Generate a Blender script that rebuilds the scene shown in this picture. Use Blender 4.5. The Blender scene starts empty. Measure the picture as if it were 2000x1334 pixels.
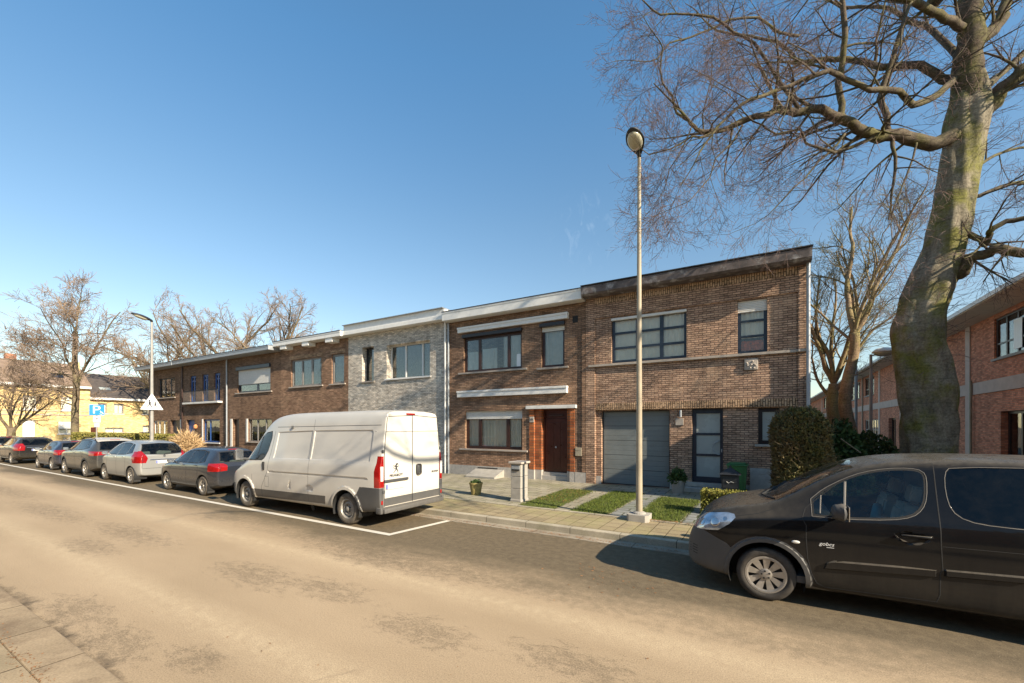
import bpy, bmesh, math, random
from mathutils import Vector, Matrix
from mathutils.bvhtree import BVHTree
R = math.radians
random.seed(7)
scene = bpy.context.scene
COL = scene.collection
TH = math.atan2(490, 830)
CAMZ = 2.15

# ------------------------------------------------------------------ objects
def tag(o, label=None, cat=None, group=None, kind=None):
    if label: o['label'] = label
    if cat: o['category'] = cat
    if group: o['group'] = group
    if kind: o['kind'] = kind
    return o

def empty(name, loc=(0, 0, 0), label=None, cat=None, group=None, rz=0):
    o = bpy.data.objects.new(name, None)
    o.empty_display_size = 0.3
    o.location = loc
    o.rotation_euler = (0, 0, rz)
    COL.objects.link(o)
    return tag(o, label, cat, group)

def link_mesh(name, me, parent=None, loc=None):
    o = bpy.data.objects.new(name, me)
    COL.objects.link(o)
    if parent is not None:
        o.parent = parent
    if loc is not None:
        o.location = loc
    return o

def copy_tree(o, parent=None):
    c = o.copy()
    COL.objects.link(c)
    c.parent = parent
    for ch in list(o.children):
        copy_tree(ch, c)
    return c

class MB:
    """collects geometry for one mesh object"""
    def __init__(s, off=(0, 0, 0)):
        s.v = []; s.f = []; s.m = []; s.off = off
    def add(s, vs, fs, mi=0):
        n = len(s.v)
        ox, oy, oz = s.off
        s.v += [(v[0]-ox, v[1]-oy, v[2]-oz) for v in vs]
        s.f += [tuple(i+n for i in f) for f in fs]
        s.m += [mi]*len(fs)
        return s
    def quad(s, a, b, c, d, mi=0):
        return s.add([a, b, c, d], [(0, 1, 2, 3)], mi)
    def box(s, x0, x1, y0, y1, z0, z1, mi=0):
        vs = [(x0,y0,z0),(x1,y0,z0),(x1,y1,z0),(x0,y1,z0),(x0,y0,z1),(x1,y0,z1),(x1,y1,z1),(x0,y1,z1)]
        return s.add(vs, [(0,3,2,1),(4,5,6,7),(0,1,5,4),(1,2,6,5),(2,3,7,6),(3,0,4,7)], mi)
    def bbox(s, x0, x1, y0, y1, z0, z1, b=0.01, mi=0):
        """box with bevelled edges"""
        bm = bmesh.new()
        bmesh.ops.create_cube(bm, size=1)
        for v in bm.verts:
            v.co = Vector(((x0+x1)/2+v.co.x*(x1-x0), (y0+y1)/2+v.co.y*(y1-y0), (z0+z1)/2+v.co.z*(z1-z0)))
        bmesh.ops.bevel(bm, geom=bm.edges[:], offset=b, segments=2, affect='EDGES', profile=.5)
        s.addbm(bm, mi); bm.free()
        return s
    def addbm(s, bm, mi=0, M=None):
        bm.verts.index_update()
        vs = [((M @ v.co) if M else v.co) for v in bm.verts]
        s.add([tuple(v) for v in vs], [tuple(v.index for v in f.verts) for f in bm.faces], mi)
        return s
    def prism(s, poly, axis, a0, a1, mi=0):
        """poly of 2d points extruded along axis ('x','y','z') from a0 to a1"""
        n = len(poly)
        def P(p, a):
            return {'x': (a, p[0], p[1]), 'y': (p[0], a, p[1]), 'z': (p[0], p[1], a)}[axis]
        vs = [P(p, a0) for p in poly]+[P(p, a1) for p in poly]
        fs = [tuple(range(n)), tuple(range(2*n-1, n-1, -1))]
        fs += [(i, (i+1) % n, n+(i+1) % n, n+i) for i in range(n)]
        return s.add(vs, fs, mi)
    def tube(s, pts, rad, sides=8, cap=True, mi=0):
        pts = [Vector(p) for p in pts]
        n = len(pts)
        if not hasattr(rad, '__len__'): rad = [rad]*n
        t0 = (pts[1]-pts[0]).normalized()
        ref = Vector((0, 0, 1)) if abs(t0.z) < .9 else Vector((1, 0, 0))
        u = t0.cross(ref).normalized()
        vs = []
        for i, p in enumerate(pts):
            t = (pts[min(i+1, n-1)]-pts[max(i-1, 0)])
            if t.length < 1e-9: t = t0
            t.normalize()
            u = (u - t*u.dot(t))
            if u.length < 1e-6: u = t.orthogonal()
            u.normalize()
            w = t.cross(u)
            for k in range(sides):
                a = 2*math.pi*k/sides
                q = p+(u*math.cos(a)+w*math.sin(a))*rad[i]
                vs.append((q.x, q.y, q.z))
        fs = []
        for i in range(n-1):
            for k in range(sides):
                k2 = (k+1) % sides
                fs.append((i*sides+k, i*sides+k2, (i+1)*sides+k2, (i+1)*sides+k))
        if cap:
            fs.append(tuple(range(sides-1, -1, -1)))
            fs.append(tuple(range((n-1)*sides, n*sides)))
        return s.add(vs, fs, mi)
    def lathe(s, prof, sides=24, origin=(0, 0, 0), axis='z', mi=0, close=False, cap=True):
        """prof: (r, a) along the axis"""
        ox, oy, oz = origin
        vs = []
        for r, a in prof:
            for k in range(sides):
                t = 2*math.pi*k/sides
                c, q = r*math.cos(t), r*math.sin(t)
                vs.append((ox+c, oy+q, oz+a) if axis == 'z' else ((ox+c, oy+a, oz+q) if axis == 'y' else (ox+a, oy+c, oz+q)))
        fs = []
        n = len(prof)
        for i in range(n-1 if not close else n):
            j = (i+1) % n
            for k in range(sides):
                k2 = (k+1) % sides
                fs.append((i*sides+k, i*sides+k2, j*sides+k2, j*sides+k))
        if not close and cap:
            fs.append(tuple(range(sides-1, -1, -1)))
            fs.append(tuple(range((n-1)*sides, n*sides)))
        return s.add(vs, fs, mi)
    def build(s, name, mat, parent=None, smooth=False, angle=None, loc=None, split=False):
        if split:
            par = list(range(len(s.v)))
            def find(a):
                while par[a] != a: par[a] = par[par[a]]; a = par[a]
                return a
            for f in s.f:
                for b in f[1:]: par[find(b)] = find(f[0])
            groups = {}
            for f in s.f: groups.setdefault(find(f[0]), []).append(f)
            res = None
            for fl in groups.values():
                q = MB(); idx = {}
                for f in fl:
                    for a in f:
                        if a not in idx: idx[a] = len(q.v); q.v.append(s.v[a])
                    q.f.append(tuple(idx[a] for a in f)); q.m.append(0)
                res = q.build(name, mat, parent, smooth, angle, loc)
            return res
        me = bpy.data.meshes.new(name)
        me.from_pydata(s.v, [], s.f)
        for m in (mat if isinstance(mat, (list, tuple)) else [mat]):
            me.materials.append(m)
        if any(s.m): me.polygons.foreach_set('material_index', s.m)
        bm = bmesh.new(); bm.from_mesh(me)
        if len(bm.faces) < 60000:
            bmesh.ops.recalc_face_normals(bm, faces=bm.faces[:])
        bm.to_mesh(me); bm.free()
        if smooth:
            me.shade_smooth()
            if angle: me.set_sharp_from_angle(angle=R(angle))
        me.update()
        o = link_mesh(name, me, parent, loc)
        return o

# ------------------------------------------------------------------ materials
def newmat(name):
    m = bpy.data.materials.new(name); m.use_nodes = True
    nt = m.node_tree
    for n in list(nt.nodes): nt.nodes.remove(n)
    out = nt.nodes.new('ShaderNodeOutputMaterial')
    return m, nt, out

class NT:
    def __init__(s, nt): s.nt = nt
    def n(s, t, **kw):
        nd = s.nt.nodes.new(t)
        for k, v in kw.items():
            if k.startswith('i_'):
                nd.inputs[k[2:].replace('_', ' ')].default_value = v
            else: setattr(nd, k, v)
        return nd
    def l(s, a, b): s.nt.links.new(a, b)
    def pos(s):
        return s.n('ShaderNodeNewGeometry').outputs['Position']
    def noise(s, vec, scale, detail=4, rough=.6, dist=0.):
        nd = s.n('ShaderNodeTexNoise'); nd.inputs['Scale'].default_value = scale
        nd.inputs['Detail'].default_value = detail; nd.inputs['Roughness'].default_value = rough
        nd.inputs['Distortion'].default_value = dist
        if vec is not None: s.l(vec, nd.inputs['Vector'])
        return nd.outputs['Fac']
    def math(s, op, a, b=None, c=None, clamp=False):
        nd = s.n('ShaderNodeMath', operation=op, use_clamp=clamp)
        for i, x in enumerate((a, b, c)):
            if x is None: continue
            if isinstance(x, (int, float)): nd.inputs[i].default_value = x
            else: s.l(x, nd.inputs[i])
        return nd.outputs[0]
    def ramp(s, fac, stops, interp='LINEAR'):
        nd = s.n('ShaderNodeValToRGB'); cr = nd.color_ramp; cr.interpolation = interp
        while len(cr.elements) < len(stops): cr.elements.new(.5)
        for e, (p, c) in zip(cr.elements, stops):
            e.position = p
            e.color = (c, c, c, 1) if isinstance(c, (int, float)) else (*c[:3], 1)
        s.l(fac, nd.inputs[0])
        return nd.outputs[0]
    def mix(s, fac, a, b, mode='MIX'):
        nd = s.n('ShaderNodeMix', data_type='RGBA', blend_type=mode)
        for k, x in ((0, fac), (6, a), (7, b)):
            if isinstance(x, (int, float)): nd.inputs[k].default_value = x
            elif isinstance(x, (tuple, list)): nd.inputs[k].default_value = (*x[:3], 1)
            else: s.l(x, nd.inputs[k])
        return nd.outputs[2]
    def mapping(s, vec, scale=(1, 1, 1), rot=(0, 0, 0), loc=(0, 0, 0)):
        nd = s.n('ShaderNodeMapping')
        nd.inputs['Scale'].default_value = scale; nd.inputs['Rotation'].default_value = rot
        nd.inputs['Location'].default_value = loc
        s.l(vec, nd.inputs['Vector']); return nd.outputs[0]
    def bump(s, h, strength=.5, dist=.01, normal=None):
        nd = s.n('ShaderNodeBump'); nd.inputs['Strength'].default_value = strength
        nd.inputs['Distance'].default_value = dist
        s.l(h, nd.inputs['Height'])
        if normal is not None: s.l(normal, nd.inputs['Normal'])
        return nd.outputs[0]
    def bsdf(s, out, color, rough=.7, metal=0., normal=None, spec=.5, coat=0., **kw):
        b = s.n('ShaderNodeBsdfPrincipled')
        for k, x in (('Base Color', color), ('Roughness', rough), ('Metallic', metal), ('Specular IOR Level', spec), ('Coat Weight', coat)):
            if isinstance(x, (int, float)): b.inputs[k].default_value = x
            elif isinstance(x, (tuple, list)): b.inputs[k].default_value = (*x[:3], 1)
            else: s.l(x, b.inputs[k])
        for k, x in kw.items(): b.inputs[k].default_value = x
        if normal is not None: s.l(normal, b.inputs['Normal'])
        s.l(b.outputs[0], out.inputs[0])
        return b

def simple(name, c, rough=.6, metal=0., var=.12, scale=6., bump=0., bscale=80., spec=.5, coat=0., dirt=None, objco=False):
    """plain surface with slight mottling"""
    m, nt, out = newmat(name); g = NT(nt)
    p = g.n('ShaderNodeTexCoord').outputs['Object'] if objco else g.pos()
    n1 = g.noise(p, scale, 5)
    hi = tuple(min(1, x*(1+var)) for x in c); lo = tuple(x*(1-var) for x in c)
    col = g.mix(g.ramp(n1, [(.3, 0.), (.7, 1.)]), lo, hi)
    if dirt:
        n2 = g.noise(p, scale*.6, 8, .7)
        col = g.mix(g.ramp(n2, [(dirt[1], 0.), (min(.99, dirt[1]+.18), dirt[2] if len(dirt) > 2 else .8)]), col, dirt[0])
    nrm = None
    if bump: nrm = g.bump(g.noise(p, bscale, 4), bump, .004)
    rg = g.ramp(n1, [(.3, max(0, rough-.06)), (.7, min(1, rough+.06))])
    g.bsdf(out, col, rg, metal, nrm, spec, coat)
    return m

def brick(name, c1, c2, mortar, w=.22, h=.065, ms=.011, bump=.8, bdist=.012, tint=None, bias=0., vary=.35, soldier=False, rough=.85):
    m, nt, out = newmat(name); g = NT(nt)
    p = g.pos()
    sx = g.n('ShaderNodeSeparateXYZ'); g.l(p, sx.inputs[0])
    u = g.math('ADD', sx.outputs[0], sx.outputs[1])
    cb = g.n('ShaderNodeCombineXYZ'); g.l(u, cb.inputs[0]); g.l(sx.outputs[2], cb.inputs[1])
    if soldier:
        g.l(sx.outputs[2], cb.inputs[0]); g.l(u, cb.inputs[1])
    wob = g.noise(p, 3., 3)
    vec = g.mix(1., cb.outputs[0], cb.outputs[0])
    b = g.n('ShaderNodeTexBrick'); b.offset = .5
    g.l(cb.outputs[0], b.inputs['Vector'])
    for k, x in (('Scale', 1.), ('Mortar Size', ms), ('Mortar Smooth', .25), ('Bias', bias), ('Brick Width', w), ('Row Height', h)):
        b.inputs[k].default_value = x
    b.inputs['Color1'].default_value = (*c1, 1); b.inputs['Color2'].default_value = (*c2, 1); b.inputs['Mortar'].default_value = (*mortar, 1)
    n1 = g.noise(p, .55, 6, .62); n2 = g.noise(p, 26., 4)
    col = g.mix(1., b.outputs['Color'], g.ramp(n1, [(.3, 1-vary), (.72, 1+vary*.3 if vary < .9 else 1.)]), 'MULTIPLY')
    col = g.mix(1., col, g.ramp(n2, [(.25, .72), (.75, 1.)]), 'MULTIPLY')
    stk = g.noise(g.mapping(p, (2.2, 2.2, .28)), 1., 7, .7)
    col = g.mix(1., col, g.ramp(stk, [(.34, .84), (.5, 1.), (.7, 1.12)]), 'MULTIPLY')
    if tint: col = g.mix(g.ramp(g.noise(p, 1.3, 5), [(.5, 0.), (.75, .5)]), col, tint)
    # every brick stands out a little differently
    w2 = g.n('ShaderNodeTexWhiteNoise', noise_dimensions='2D')
    row = g.math('FLOOR', g.math('DIVIDE', sx.outputs[2], h))
    uu = g.math('FLOOR', g.math('DIVIDE', g.math('ADD', u, g.math('MULTIPLY', g.math('MODULO', row, 2.), w*.5)), w))
    c2n = g.n('ShaderNodeCombineXYZ'); g.l(uu, c2n.inputs[0]); g.l(row, c2n.inputs[1])
    g.l(c2n.outputs[0], w2.inputs['Vector'])
    col = g.mix(1., col, g.ramp(w2.outputs['Value'], [(0., .72), (.5, 1.), (1., 1.28)]), 'MULTIPLY')
    hgt = g.math('SUBTRACT', g.math('MULTIPLY', w2.outputs['Value'], .3), b.outputs['Fac'])
    hgt = g.math('ADD', hgt, g.math('MULTIPLY', n2, .25))
    g.bsdf(out, col, rough, 0., g.bump(hgt, bump, bdist), .25)
    return m

def glassmat(name, tint=(.8, .85, .85), refl=1., rough=.02, ior=1.5, dirt=0., mult=1.6):
    m, nt, out = newmat(name); g = NT(nt)
    t = g.n('ShaderNodeBsdfTransparent'); t.inputs[0].default_value = (*tint, 1)
    gl = g.n('ShaderNodeBsdfGlossy'); gl.inputs['Roughness'].default_value = rough
    gl.inputs[0].default_value = (refl, refl, refl, 1)
    fr = g.n('ShaderNodeFresnel'); fr.inputs[0].default_value = ior
    nz = g.bump(g.noise(g.pos(), 1.1, 2), .12, .02)
    g.l(nz, gl.inputs['Normal'])
    mx = g.n('ShaderNodeMixShader')
    g.l(g.math('MINIMUM', g.math('MULTIPLY', fr.outputs[0], mult), .95), mx.inputs[0]); g.l(t.outputs[0], mx.inputs[1]); g.l(gl.outputs[0], mx.inputs[2])
    last = mx.outputs[0]
    if dirt:
        d = g.n('ShaderNodeBsdfDiffuse'); d.inputs[0].default_value = (.32, .28, .22, 1)
        m2 = g.n('ShaderNodeMixShader')
        g.l(g.ramp(g.noise(g.pos(), 9., 8, .7), [(.42, 0.), (.75, dirt)]), m2.inputs[0]); g.l(last, m2.inputs[1]); g.l(d.outputs[0], m2.inputs[2])
        last = m2.outputs[0]
    g.l(last, out.inputs[0])
    return m

def paint(name, c, metal=0., rough=.35, coat=.6, dust=(.3, .26, .2), dustamt=.25, low=0.25, spec=.5):
    """car paint: dust gathers low down (object z) and on upward faces"""
    m, nt, out = newmat(name); g = NT(nt)
    tc = g.n('ShaderNodeTexCoord').outputs['Object']
    sx = g.n('ShaderNodeSeparateXYZ'); g.l(tc, sx.inputs[0])
    nv = g.n('ShaderNodeSeparateXYZ'); g.l(g.n('ShaderNodeNewGeometry').outputs['Normal'], nv.inputs[0])
    n1 = g.noise(tc, 5., 9, .7); n2 = g.noise(tc, 1.2, 4)
    streak = g.noise(g.mapping(tc, (14, 14, 1.2)), 1., 5)
    lowm = g.ramp(sx.outputs[2], [(0.15, 1.), (.45, .55), (.75, .10), (.95, 0.)])
    up = g.ramp(nv.outputs[2], [(.35, 0.), (.9, 1.)])
    f = g.math('ADD', g.math('MULTIPLY', lowm, low), g.math('MULTIPLY', up, dustamt))
    f = g.math('ADD', f, dustamt*.06)
    f = g.math('MULTIPLY', f, g.math('ADD', g.math('MULTIPLY', n1, 1.1), g.math('MULTIPLY', streak, .7)), clamp=True)
    col = g.mix(f, g.mix(g.ramp(n2, [(.3, 0.), (.7, 1.)]), tuple(x*.93 for x in c), c), dust)
    rg = g.math('ADD', rough, g.math('MULTIPLY', f, .45), clamp=True)
    ct = g.math('MULTIPLY', g.math('SUBTRACT', 1., g.math('MULTIPLY', f, 1.2), clamp=True), coat)
    g.bsdf(out, col, rg, metal, None, spec, ct, **{'Coat Roughness': .06})
    return m

def emit(name, c, s=1.):
    m, nt, out = newmat(name); g = NT(nt)
    e = g.n('ShaderNodeEmission'); e.inputs[0].default_value = (*c, 1); e.inputs[1].default_value = s
    g.l(e.outputs[0], out.inputs[0]); return m

M = {}
M['brick_brown'] = brick('brick_brown', (.29, .165, .10), (.41, .245, .155), (.15, .105, .075), tint=(.36, .24, .15), vary=.25)
M['brick_tan'] = brick('brick_tan', (.45, .275, .185), (.60, .39, .265), (.19, .125, .09), ms=.012, tint=(.54, .37, .245), bump=1., bdist=.016, vary=.22)
M['brick_tan_soldier'] = brick('brick_tan_soldier', (.46, .29, .17), (.60, .40, .25), (.12, .08, .05), bump=1., soldier=True, vary=.25)
M['brick_dark'] = brick('brick_dark', (.24, .14, .085), (.33, .20, .125), (.13, .09, .065), vary=.3)
M['brick_white'] = brick('brick_white', (.88, .77, .63), (.58, .52, .44), (.36, .32, .28), w=.19, h=.06, ms=.009, tint=(.84, .77, .65), bump=1., bdist=.03, vary=.15)
M['brick_orange'] = brick('brick_orange', (.42, .12, .045), (.5, .17, .06), (.22, .13, .08), w=.3, h=.1)
M['brick_red'] = brick('brick_red', (.64, .20, .105), (.76, .29, .155), (.42, .23, .15), bump=.4, vary=.25)
M['brick_yellow'] = brick('brick_yellow', (.80, .56, .22), (.84, .62, .28), (.66, .50, .27), bump=.3, tint=(.80, .50, .26), vary=.15)
M['white_paint'] = simple('white_paint', (.66, .64, .60), .5, var=.06, dirt=((.34, .32, .28), .55, .5))
M['white_trim'] = simple('white_trim', (.72, .70, .66), .5, var=.06, dirt=((.40, .37, .32), .56, .45))
M['zinc'] = simple('zinc', (.34, .36, .38), .5, .4, var=.12)
M['bluestone'] = simple('bluestone', (.38, .35, .31), .75, var=.15, scale=9, bump=.3)
M['sillstone'] = simple('sillstone', (.36, .31, .26), .8, var=.15, scale=7, bump=.3)
M['concrete'] = simple('concrete', (.33, .305, .265), .85, var=.14, scale=5, bump=.4, dirt=((.2, .17, .14), .55, .5))
M['soffit'] = simple('soffit', (.72, .62, .48), .8, var=.1, scale=2)
M['band'] = simple('band', (.50, .37, .30), .85, var=.12, scale=2, bump=.3, dirt=((.3, .22, .18), .58, .4))
M['stucco'] = simple('stucco', (.38, .33, .28), .9, var=.12, scale=3, bump=.4)
M['roofing'] = simple('roofing', (.045, .045, .05), .9, var=.2)
M['oldwood'] = simple('oldwood', (.075, .05, .042), .75, var=.3, scale=4, bump=.5, bscale=20, dirt=((.33, .31, .30), .56, .9))
M['woodtop'] = simple('woodtop', (.11, .09, .085), .8, var=.4, scale=5, bump=.6, bscale=14, dirt=((.42, .40, .39), .52, .95))
M['frame_black'] = simple('frame_black', (.018, .014, .015), .35, var=.1)
M['frame_blue'] = simple('frame_blue', (.018, .028, .045), .35, var=.1)
M['frame_grey'] = simple('frame_grey', (.20, .185, .17), .5, var=.1)
M['frame_brown'] = simple('frame_brown', (.04, .018, .014), .4, var=.15)
M['frame_white'] = simple('frame_white', (.68, .66, .62), .4, var=.05)
M['frame_brightblue'] = simple('frame_brightblue', (.02, .08, .26), .4, var=.15)
M['door_brown'] = simple('door_brown', (.07, .018, .010), .32, var=.2, scale=3)
M['garage'] = simple('garage', (.165, .18, .175), .5, var=.1, scale=2)
M['garage_line'] = simple('garage_line', (.02, .022, .026), .7)
M['rubber'] = simple('rubber', (.022, .021, .02), .85, var=.2, scale=30, bump=.3, objco=True)
M['black'] = simple('black', (.012, .012, .012), .8)
M['glass'] = glassmat('glass', (.96, .97, .95), 1., .015, 1.5, mult=1.1)
M['glass_frost'] = simple('glass_frost', (.34, .37, .35), .25, var=.08, scale=1.5)
M['curtain'] = simple('curtain', (.90, .84, .72), .9, var=.05, scale=3)
M['curtain_grey'] = simple('curtain_grey', (.50, .51, .48), .9, var=.1)
M['curtain_rust'] = simple('curtain_rust', (.52, .10, .03), .9, var=.5, scale=16)
M['room'] = simple('room', (.12, .11, .10), .9)
M['shutter'] = simple('shutter', (.68, .66, .61), .5, var=.05)
M['lampglass'] = simple('lampglass', (.42, .40, .30), .15, var=.15, scale=30)
M['galv'] = simple('galv', (.30, .285, .26), .5, .2, var=.15, scale=3)
M['post_paint'] = simple('post_paint', (.34, .285, .20), .6, 0., var=.15, scale=2.5, dirt=((.22, .19, .15), .56, .8))
M['plastic_green'] = simple('plastic_green', (.05, .17, .055), .45, var=.15)
M['iron'] = simple('iron', (.03, .032, .035), .5, .3, var=.2)
M['terracotta'] = simple('terracotta', (.30, .24, .085), .8, var=.3, scale=12)
M['tile_dark'] = simple('tile_dark', (.075, .062, .055), .8, var=.3, scale=2)
M['tile_brown'] = simple('tile_brown', (.22, .155, .11), .8, var=.25, scale=1.5)
M['sign_blue'] = simple('sign_blue', (.02, .22, .62), .4, var=.03)
M['sign_white'] = simple('sign_white', (.80, .80, .78), .4, var=.03)
M['sign_red'] = simple('sign_red', (.55, .02, .02), .4, var=.03)
M['sign_grey'] = simple('sign_grey', (.34, .35, .42), .5, var=.04)
M['ink'] = simple('ink', (.02, .02, .025), .6)
M['ink_blue'] = simple('ink_blue', (.04, .04, .16), .6)
M['orangebox'] = simple('orangebox', (.62, .24, .09), .8)
# ------------------------------------------------------------------ ground
def road_mat():
    m, nt, out = newmat('road_asphalt'); g = NT(nt)
    p = g.pos(); sx = g.n('ShaderNodeSeparateXYZ'); g.l(p, sx.inputs[0])
    X, Y = sx.outputs[0], sx.outputs[1]
    big = g.noise(g.mapping(p, (.35, 1., 1.)), .8, 6, .6)
    fine = g.noise(p, 75., 4, .8)
    mid = g.noise(p, 9., 6, .7)
    # dusty pale carriageway, darker newer asphalt along the bays
    edge = g.math('ADD', Y, g.math('MULTIPLY', g.math('SUBTRACT', big, .5), 2.2))
    edge = g.math('ADD', edge, g.math('MULTIPLY', g.math('SUBTRACT', mid, .5), 1.3))
    k = g.ramp(g.math('MULTIPLY', edge, .1), [(.475, 0.), (.555, 1.)])
    pale = g.mix(g.ramp(big, [(.3, 0.), (.7, 1.)]), (.335, .245, .15), (.42, .31, .195))
    # pale wheel tracks
    tr = g.math('ADD', g.ramp(g.math('MULTIPLY', Y, .1), [(.40, 0.), (.44, 1.), (.47, 0.)]), g.ramp(g.math('MULTIPLY', Y, .1), [(.2, 0.), (.235, 1.), (.27, 0.)]))
    tr = g.math('MULTIPLY', tr, g.ramp(mid, [(.35, .2), (.65, .75)]))
    pale = g.mix(tr, pale, (.52, .40, .255))
    dark = g.mix(g.ramp(mid, [(.3, 0.), (.75, 1.)]), (.10, .075, .045), (.18, .138, .085))
    col = g.mix(k, pale, dark)
    # stains where the dust has worn off
    st = None
    for (cx, cy, rx, ry) in [(-6.3, 3.4, 1.1, .34), (-6.9, 1.7, .8, .26), (-5.6, 1.65, .7, .24), (-11, 3.45, 1.9, .35), (-15.6, 3.3, 2.6, .4), (-1.5, 3.6, .7, .3), (-3.1, 3.35, .7, .3), (-4.5, 1.9, .45, .2), (-5.3, 4.95, 2.4, .5), (-4.9, 3.6, .8, .3), (-10.4, 2.7, 1.1, .3), (-22, 3.6, 4, .35), (1.8, 4.1, 1.3, .4)]:
        dx = g.math('DIVIDE', g.math('SUBTRACT', X, cx), rx); dy = g.math('DIVIDE', g.math('SUBTRACT', Y, cy), ry)
        d = g.math('ADD', g.math('MULTIPLY', dx, dx), g.math('MULTIPLY', dy, dy))
        v = g.math('SUBTRACT', 1., g.math('MULTIPLY', d, .4), clamp=True)
        st = v if st is None else g.math('MAXIMUM', st, v)
    blot = g.noise(g.mapping(p, (1., 2.0, 1.), (0, 0, -.5)), 5.2, 12, .84, .5)
    lv = g.math('ADD', g.math('MULTIPLY', st, .225), blot)
    sm = g.ramp(lv, [(.645, 0.), (.70, .6), (.80, 1.)])
    spk = g.ramp(g.noise(p, 34., 5, .85), [(.40, .2), (.54, 1.)])
    sm = g.math('MULTIPLY', sm, spk)
    spots = g.ramp(g.noise(g.mapping(p, (1., 1.6, 1.)), 7.5, 6, .75), [(.685, 0.), (.72, .6)])
    sm = g.math('MAXIMUM', sm, spots)
    col = g.mix(g.math('MULTIPLY', sm, .62), col, (.10, .075, .048))
    # near gutter dirt
    gd = g.math('ADD', Y, g.math('MULTIPLY', g.math('SUBTRACT', mid, .5), .18))
    col = g.mix(g.ramp(gd, [(0., 0.), (.99, 0.), (1., 0.)]), col, (.05, .04, .03))
    gd2 = g.math('ADD', Y, g.math('MULTIPLY', g.math('SUBTRACT', g.noise(p, 2.3, 8, .75), .5), .9))
    near = g.ramp(g.math('SUBTRACT', gd2, .9), [(.44, 1.), (.62, 0.)])
    col = g.mix(g.math('MULTIPLY', near, .9), col, (.06, .045, .03))
    # fallen dirt at the far kerb
    far = g.ramp(g.math('MULTIPLY', g.math('ADD', Y, g.math('MULTIPLY', g.math('SUBTRACT', blot, .5), .5)), .1), [(.757, 0.), (.779, .75)])
    col = g.mix(far, col, (.10, .068, .04))
    vo = g.n('ShaderNodeTexVoronoi', feature='DISTANCE_TO_EDGE'); vo.inputs['Scale'].default_value = .35
    dv_ = g.n('ShaderNodeVectorMath', operation='ADD'); g.l(p, dv_.inputs[0])
    nn_ = g.n('ShaderNodeTexNoise'); nn_.inputs['Scale'].default_value = 1.6; nn_.inputs['Detail'].default_value = 6; g.l(p, nn_.inputs['Vector']); g.l(nn_.outputs['Color'], dv_.inputs[1]); g.l(dv_.outputs[0], vo.inputs['Vector'])
    ck = g.math('MULTIPLY', g.ramp(vo.outputs['Distance'], [(.0, 1.), (.004, .8), (.009, 0.)]), g.ramp(g.noise(p, .7, 3), [(.64, 0.), (.72, .35)]))
    col = g.mix(ck, col, (.07, .05, .035))
    # fine grain: pale grit and dark pits
    col = g.mix(1., col, g.ramp(fine, [(.28, .45), (.5, 1.), (.72, 1.35)]), 'MULTIPLY')
    grit = g.ramp(g.noise(p, 38., 2, .9), [(.70, 0.), (.74, .7)])
    col = g.mix(grit, col, (.62, .52, .38))
    nrm = g.bump(g.math('ADD', fine, g.math('MULTIPLY', mid, .5)), .55, .006)
    g.bsdf(out, col, .88, 0., nrm, .3)
    return m

def paving_mat(name, c1, c2, joint, w, h, ms=.008, rot=0, moss=(.2, .2, .05), mossamt=.5, off=0., loc=(0, 0, 0), bump=.5, mossscale=1.1):
    m, nt, out = newmat(name); g = NT(nt)
    p = g.pos()
    v = g.mapping(p, (1, 1, 1), (0, 0, rot), loc)
    b = g.n('ShaderNodeTexBrick'); b.offset = off
    g.l(v, b.inputs['Vector'])
    for k, x in (('Scale', 1.), ('Mortar Size', ms), ('Mortar Smooth', .3), ('Bias', 0.), ('Brick Width', w), ('Row Height', h)):
        b.inputs[k].default_value = x
    b.inputs['Color1'].default_value = (*c1, 1); b.inputs['Color2'].default_value = (*c2, 1); b.inputs['Mortar'].default_value = (*joint, 1)
    n1 = g.noise(p, 1.4, 7, .65); n2 = g.noise(p, 60., 3); n3 = g.noise(p, mossscale, 6, .7)
    col = g.mix(1., b.outputs['Color'], g.ramp(n1, [(.3, .72), (.7, 1.1)]), 'MULTIPLY')
    col = g.mix(g.ramp(n3, [(.48, 0.), (.68, mossamt)]), col, moss)
    col = g.mix(1., col, g.ramp(n2, [(.3, .8), (.7, 1.15)]), 'MULTIPLY')
    hgt = g.math('ADD', g.math('MULTIPLY', b.outputs['Fac'], -1.), g.math('MULTIPLY', n2, .3))
    g.bsdf(out, col, .9, 0., g.bump(hgt, bump, .008), .2)
    return m

M['road'] = road_mat()
M['soil'] = simple('soil', (.12, .095, .065), .95, var=.25, scale=.8)
M['sidewalk'] = paving_mat('sidewalk', (.31, .245, .145), (.37, .295, .18), (.10, .075, .04), .31, .31, .009, moss=(.27, .27, .10), mossamt=.55, mossscale=.7)
M['forecourt'] = paving_mat('forecourt', (.30, .27, .20), (.36, .32, .235), (.10, .085, .05), .42, .42, .014, moss=(.17, .17, .07), mossamt=.5, off=.5)
M['forecourt_grey'] = paving_mat('forecourt_grey', (.22, .22, .21), (.28, .28, .26), (.08, .08, .05), .5, .28, .02, moss=(.13, .16, .06), mossamt=.6, off=.5)
M['kerb'] = paving_mat('kerb', (.42, .37, .28), (.46, .40, .30), (.12, .10, .07), 1.0, 4.0, .008, moss=(.20, .19, .10), mossamt=.45, bump=.3, loc=(.3, 0, 0))
M['gutter'] = paving_mat('gutter', (.33, .285, .215), (.36, .31, .235), (.14, .11, .08), 1.0, 4.0, .01, moss=(.15, .11, .07), mossamt=.5, bump=.3)
M['near_kerb'] = paving_mat('near_kerb', (.36, .27, .17), (.40, .30, .19), (.10, .07, .04), 1.0, 6.0, .008, moss=(.16, .11, .07), mossamt=.75, bump=.3, loc=(.23, 1, 0), mossscale=1.6)
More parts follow.
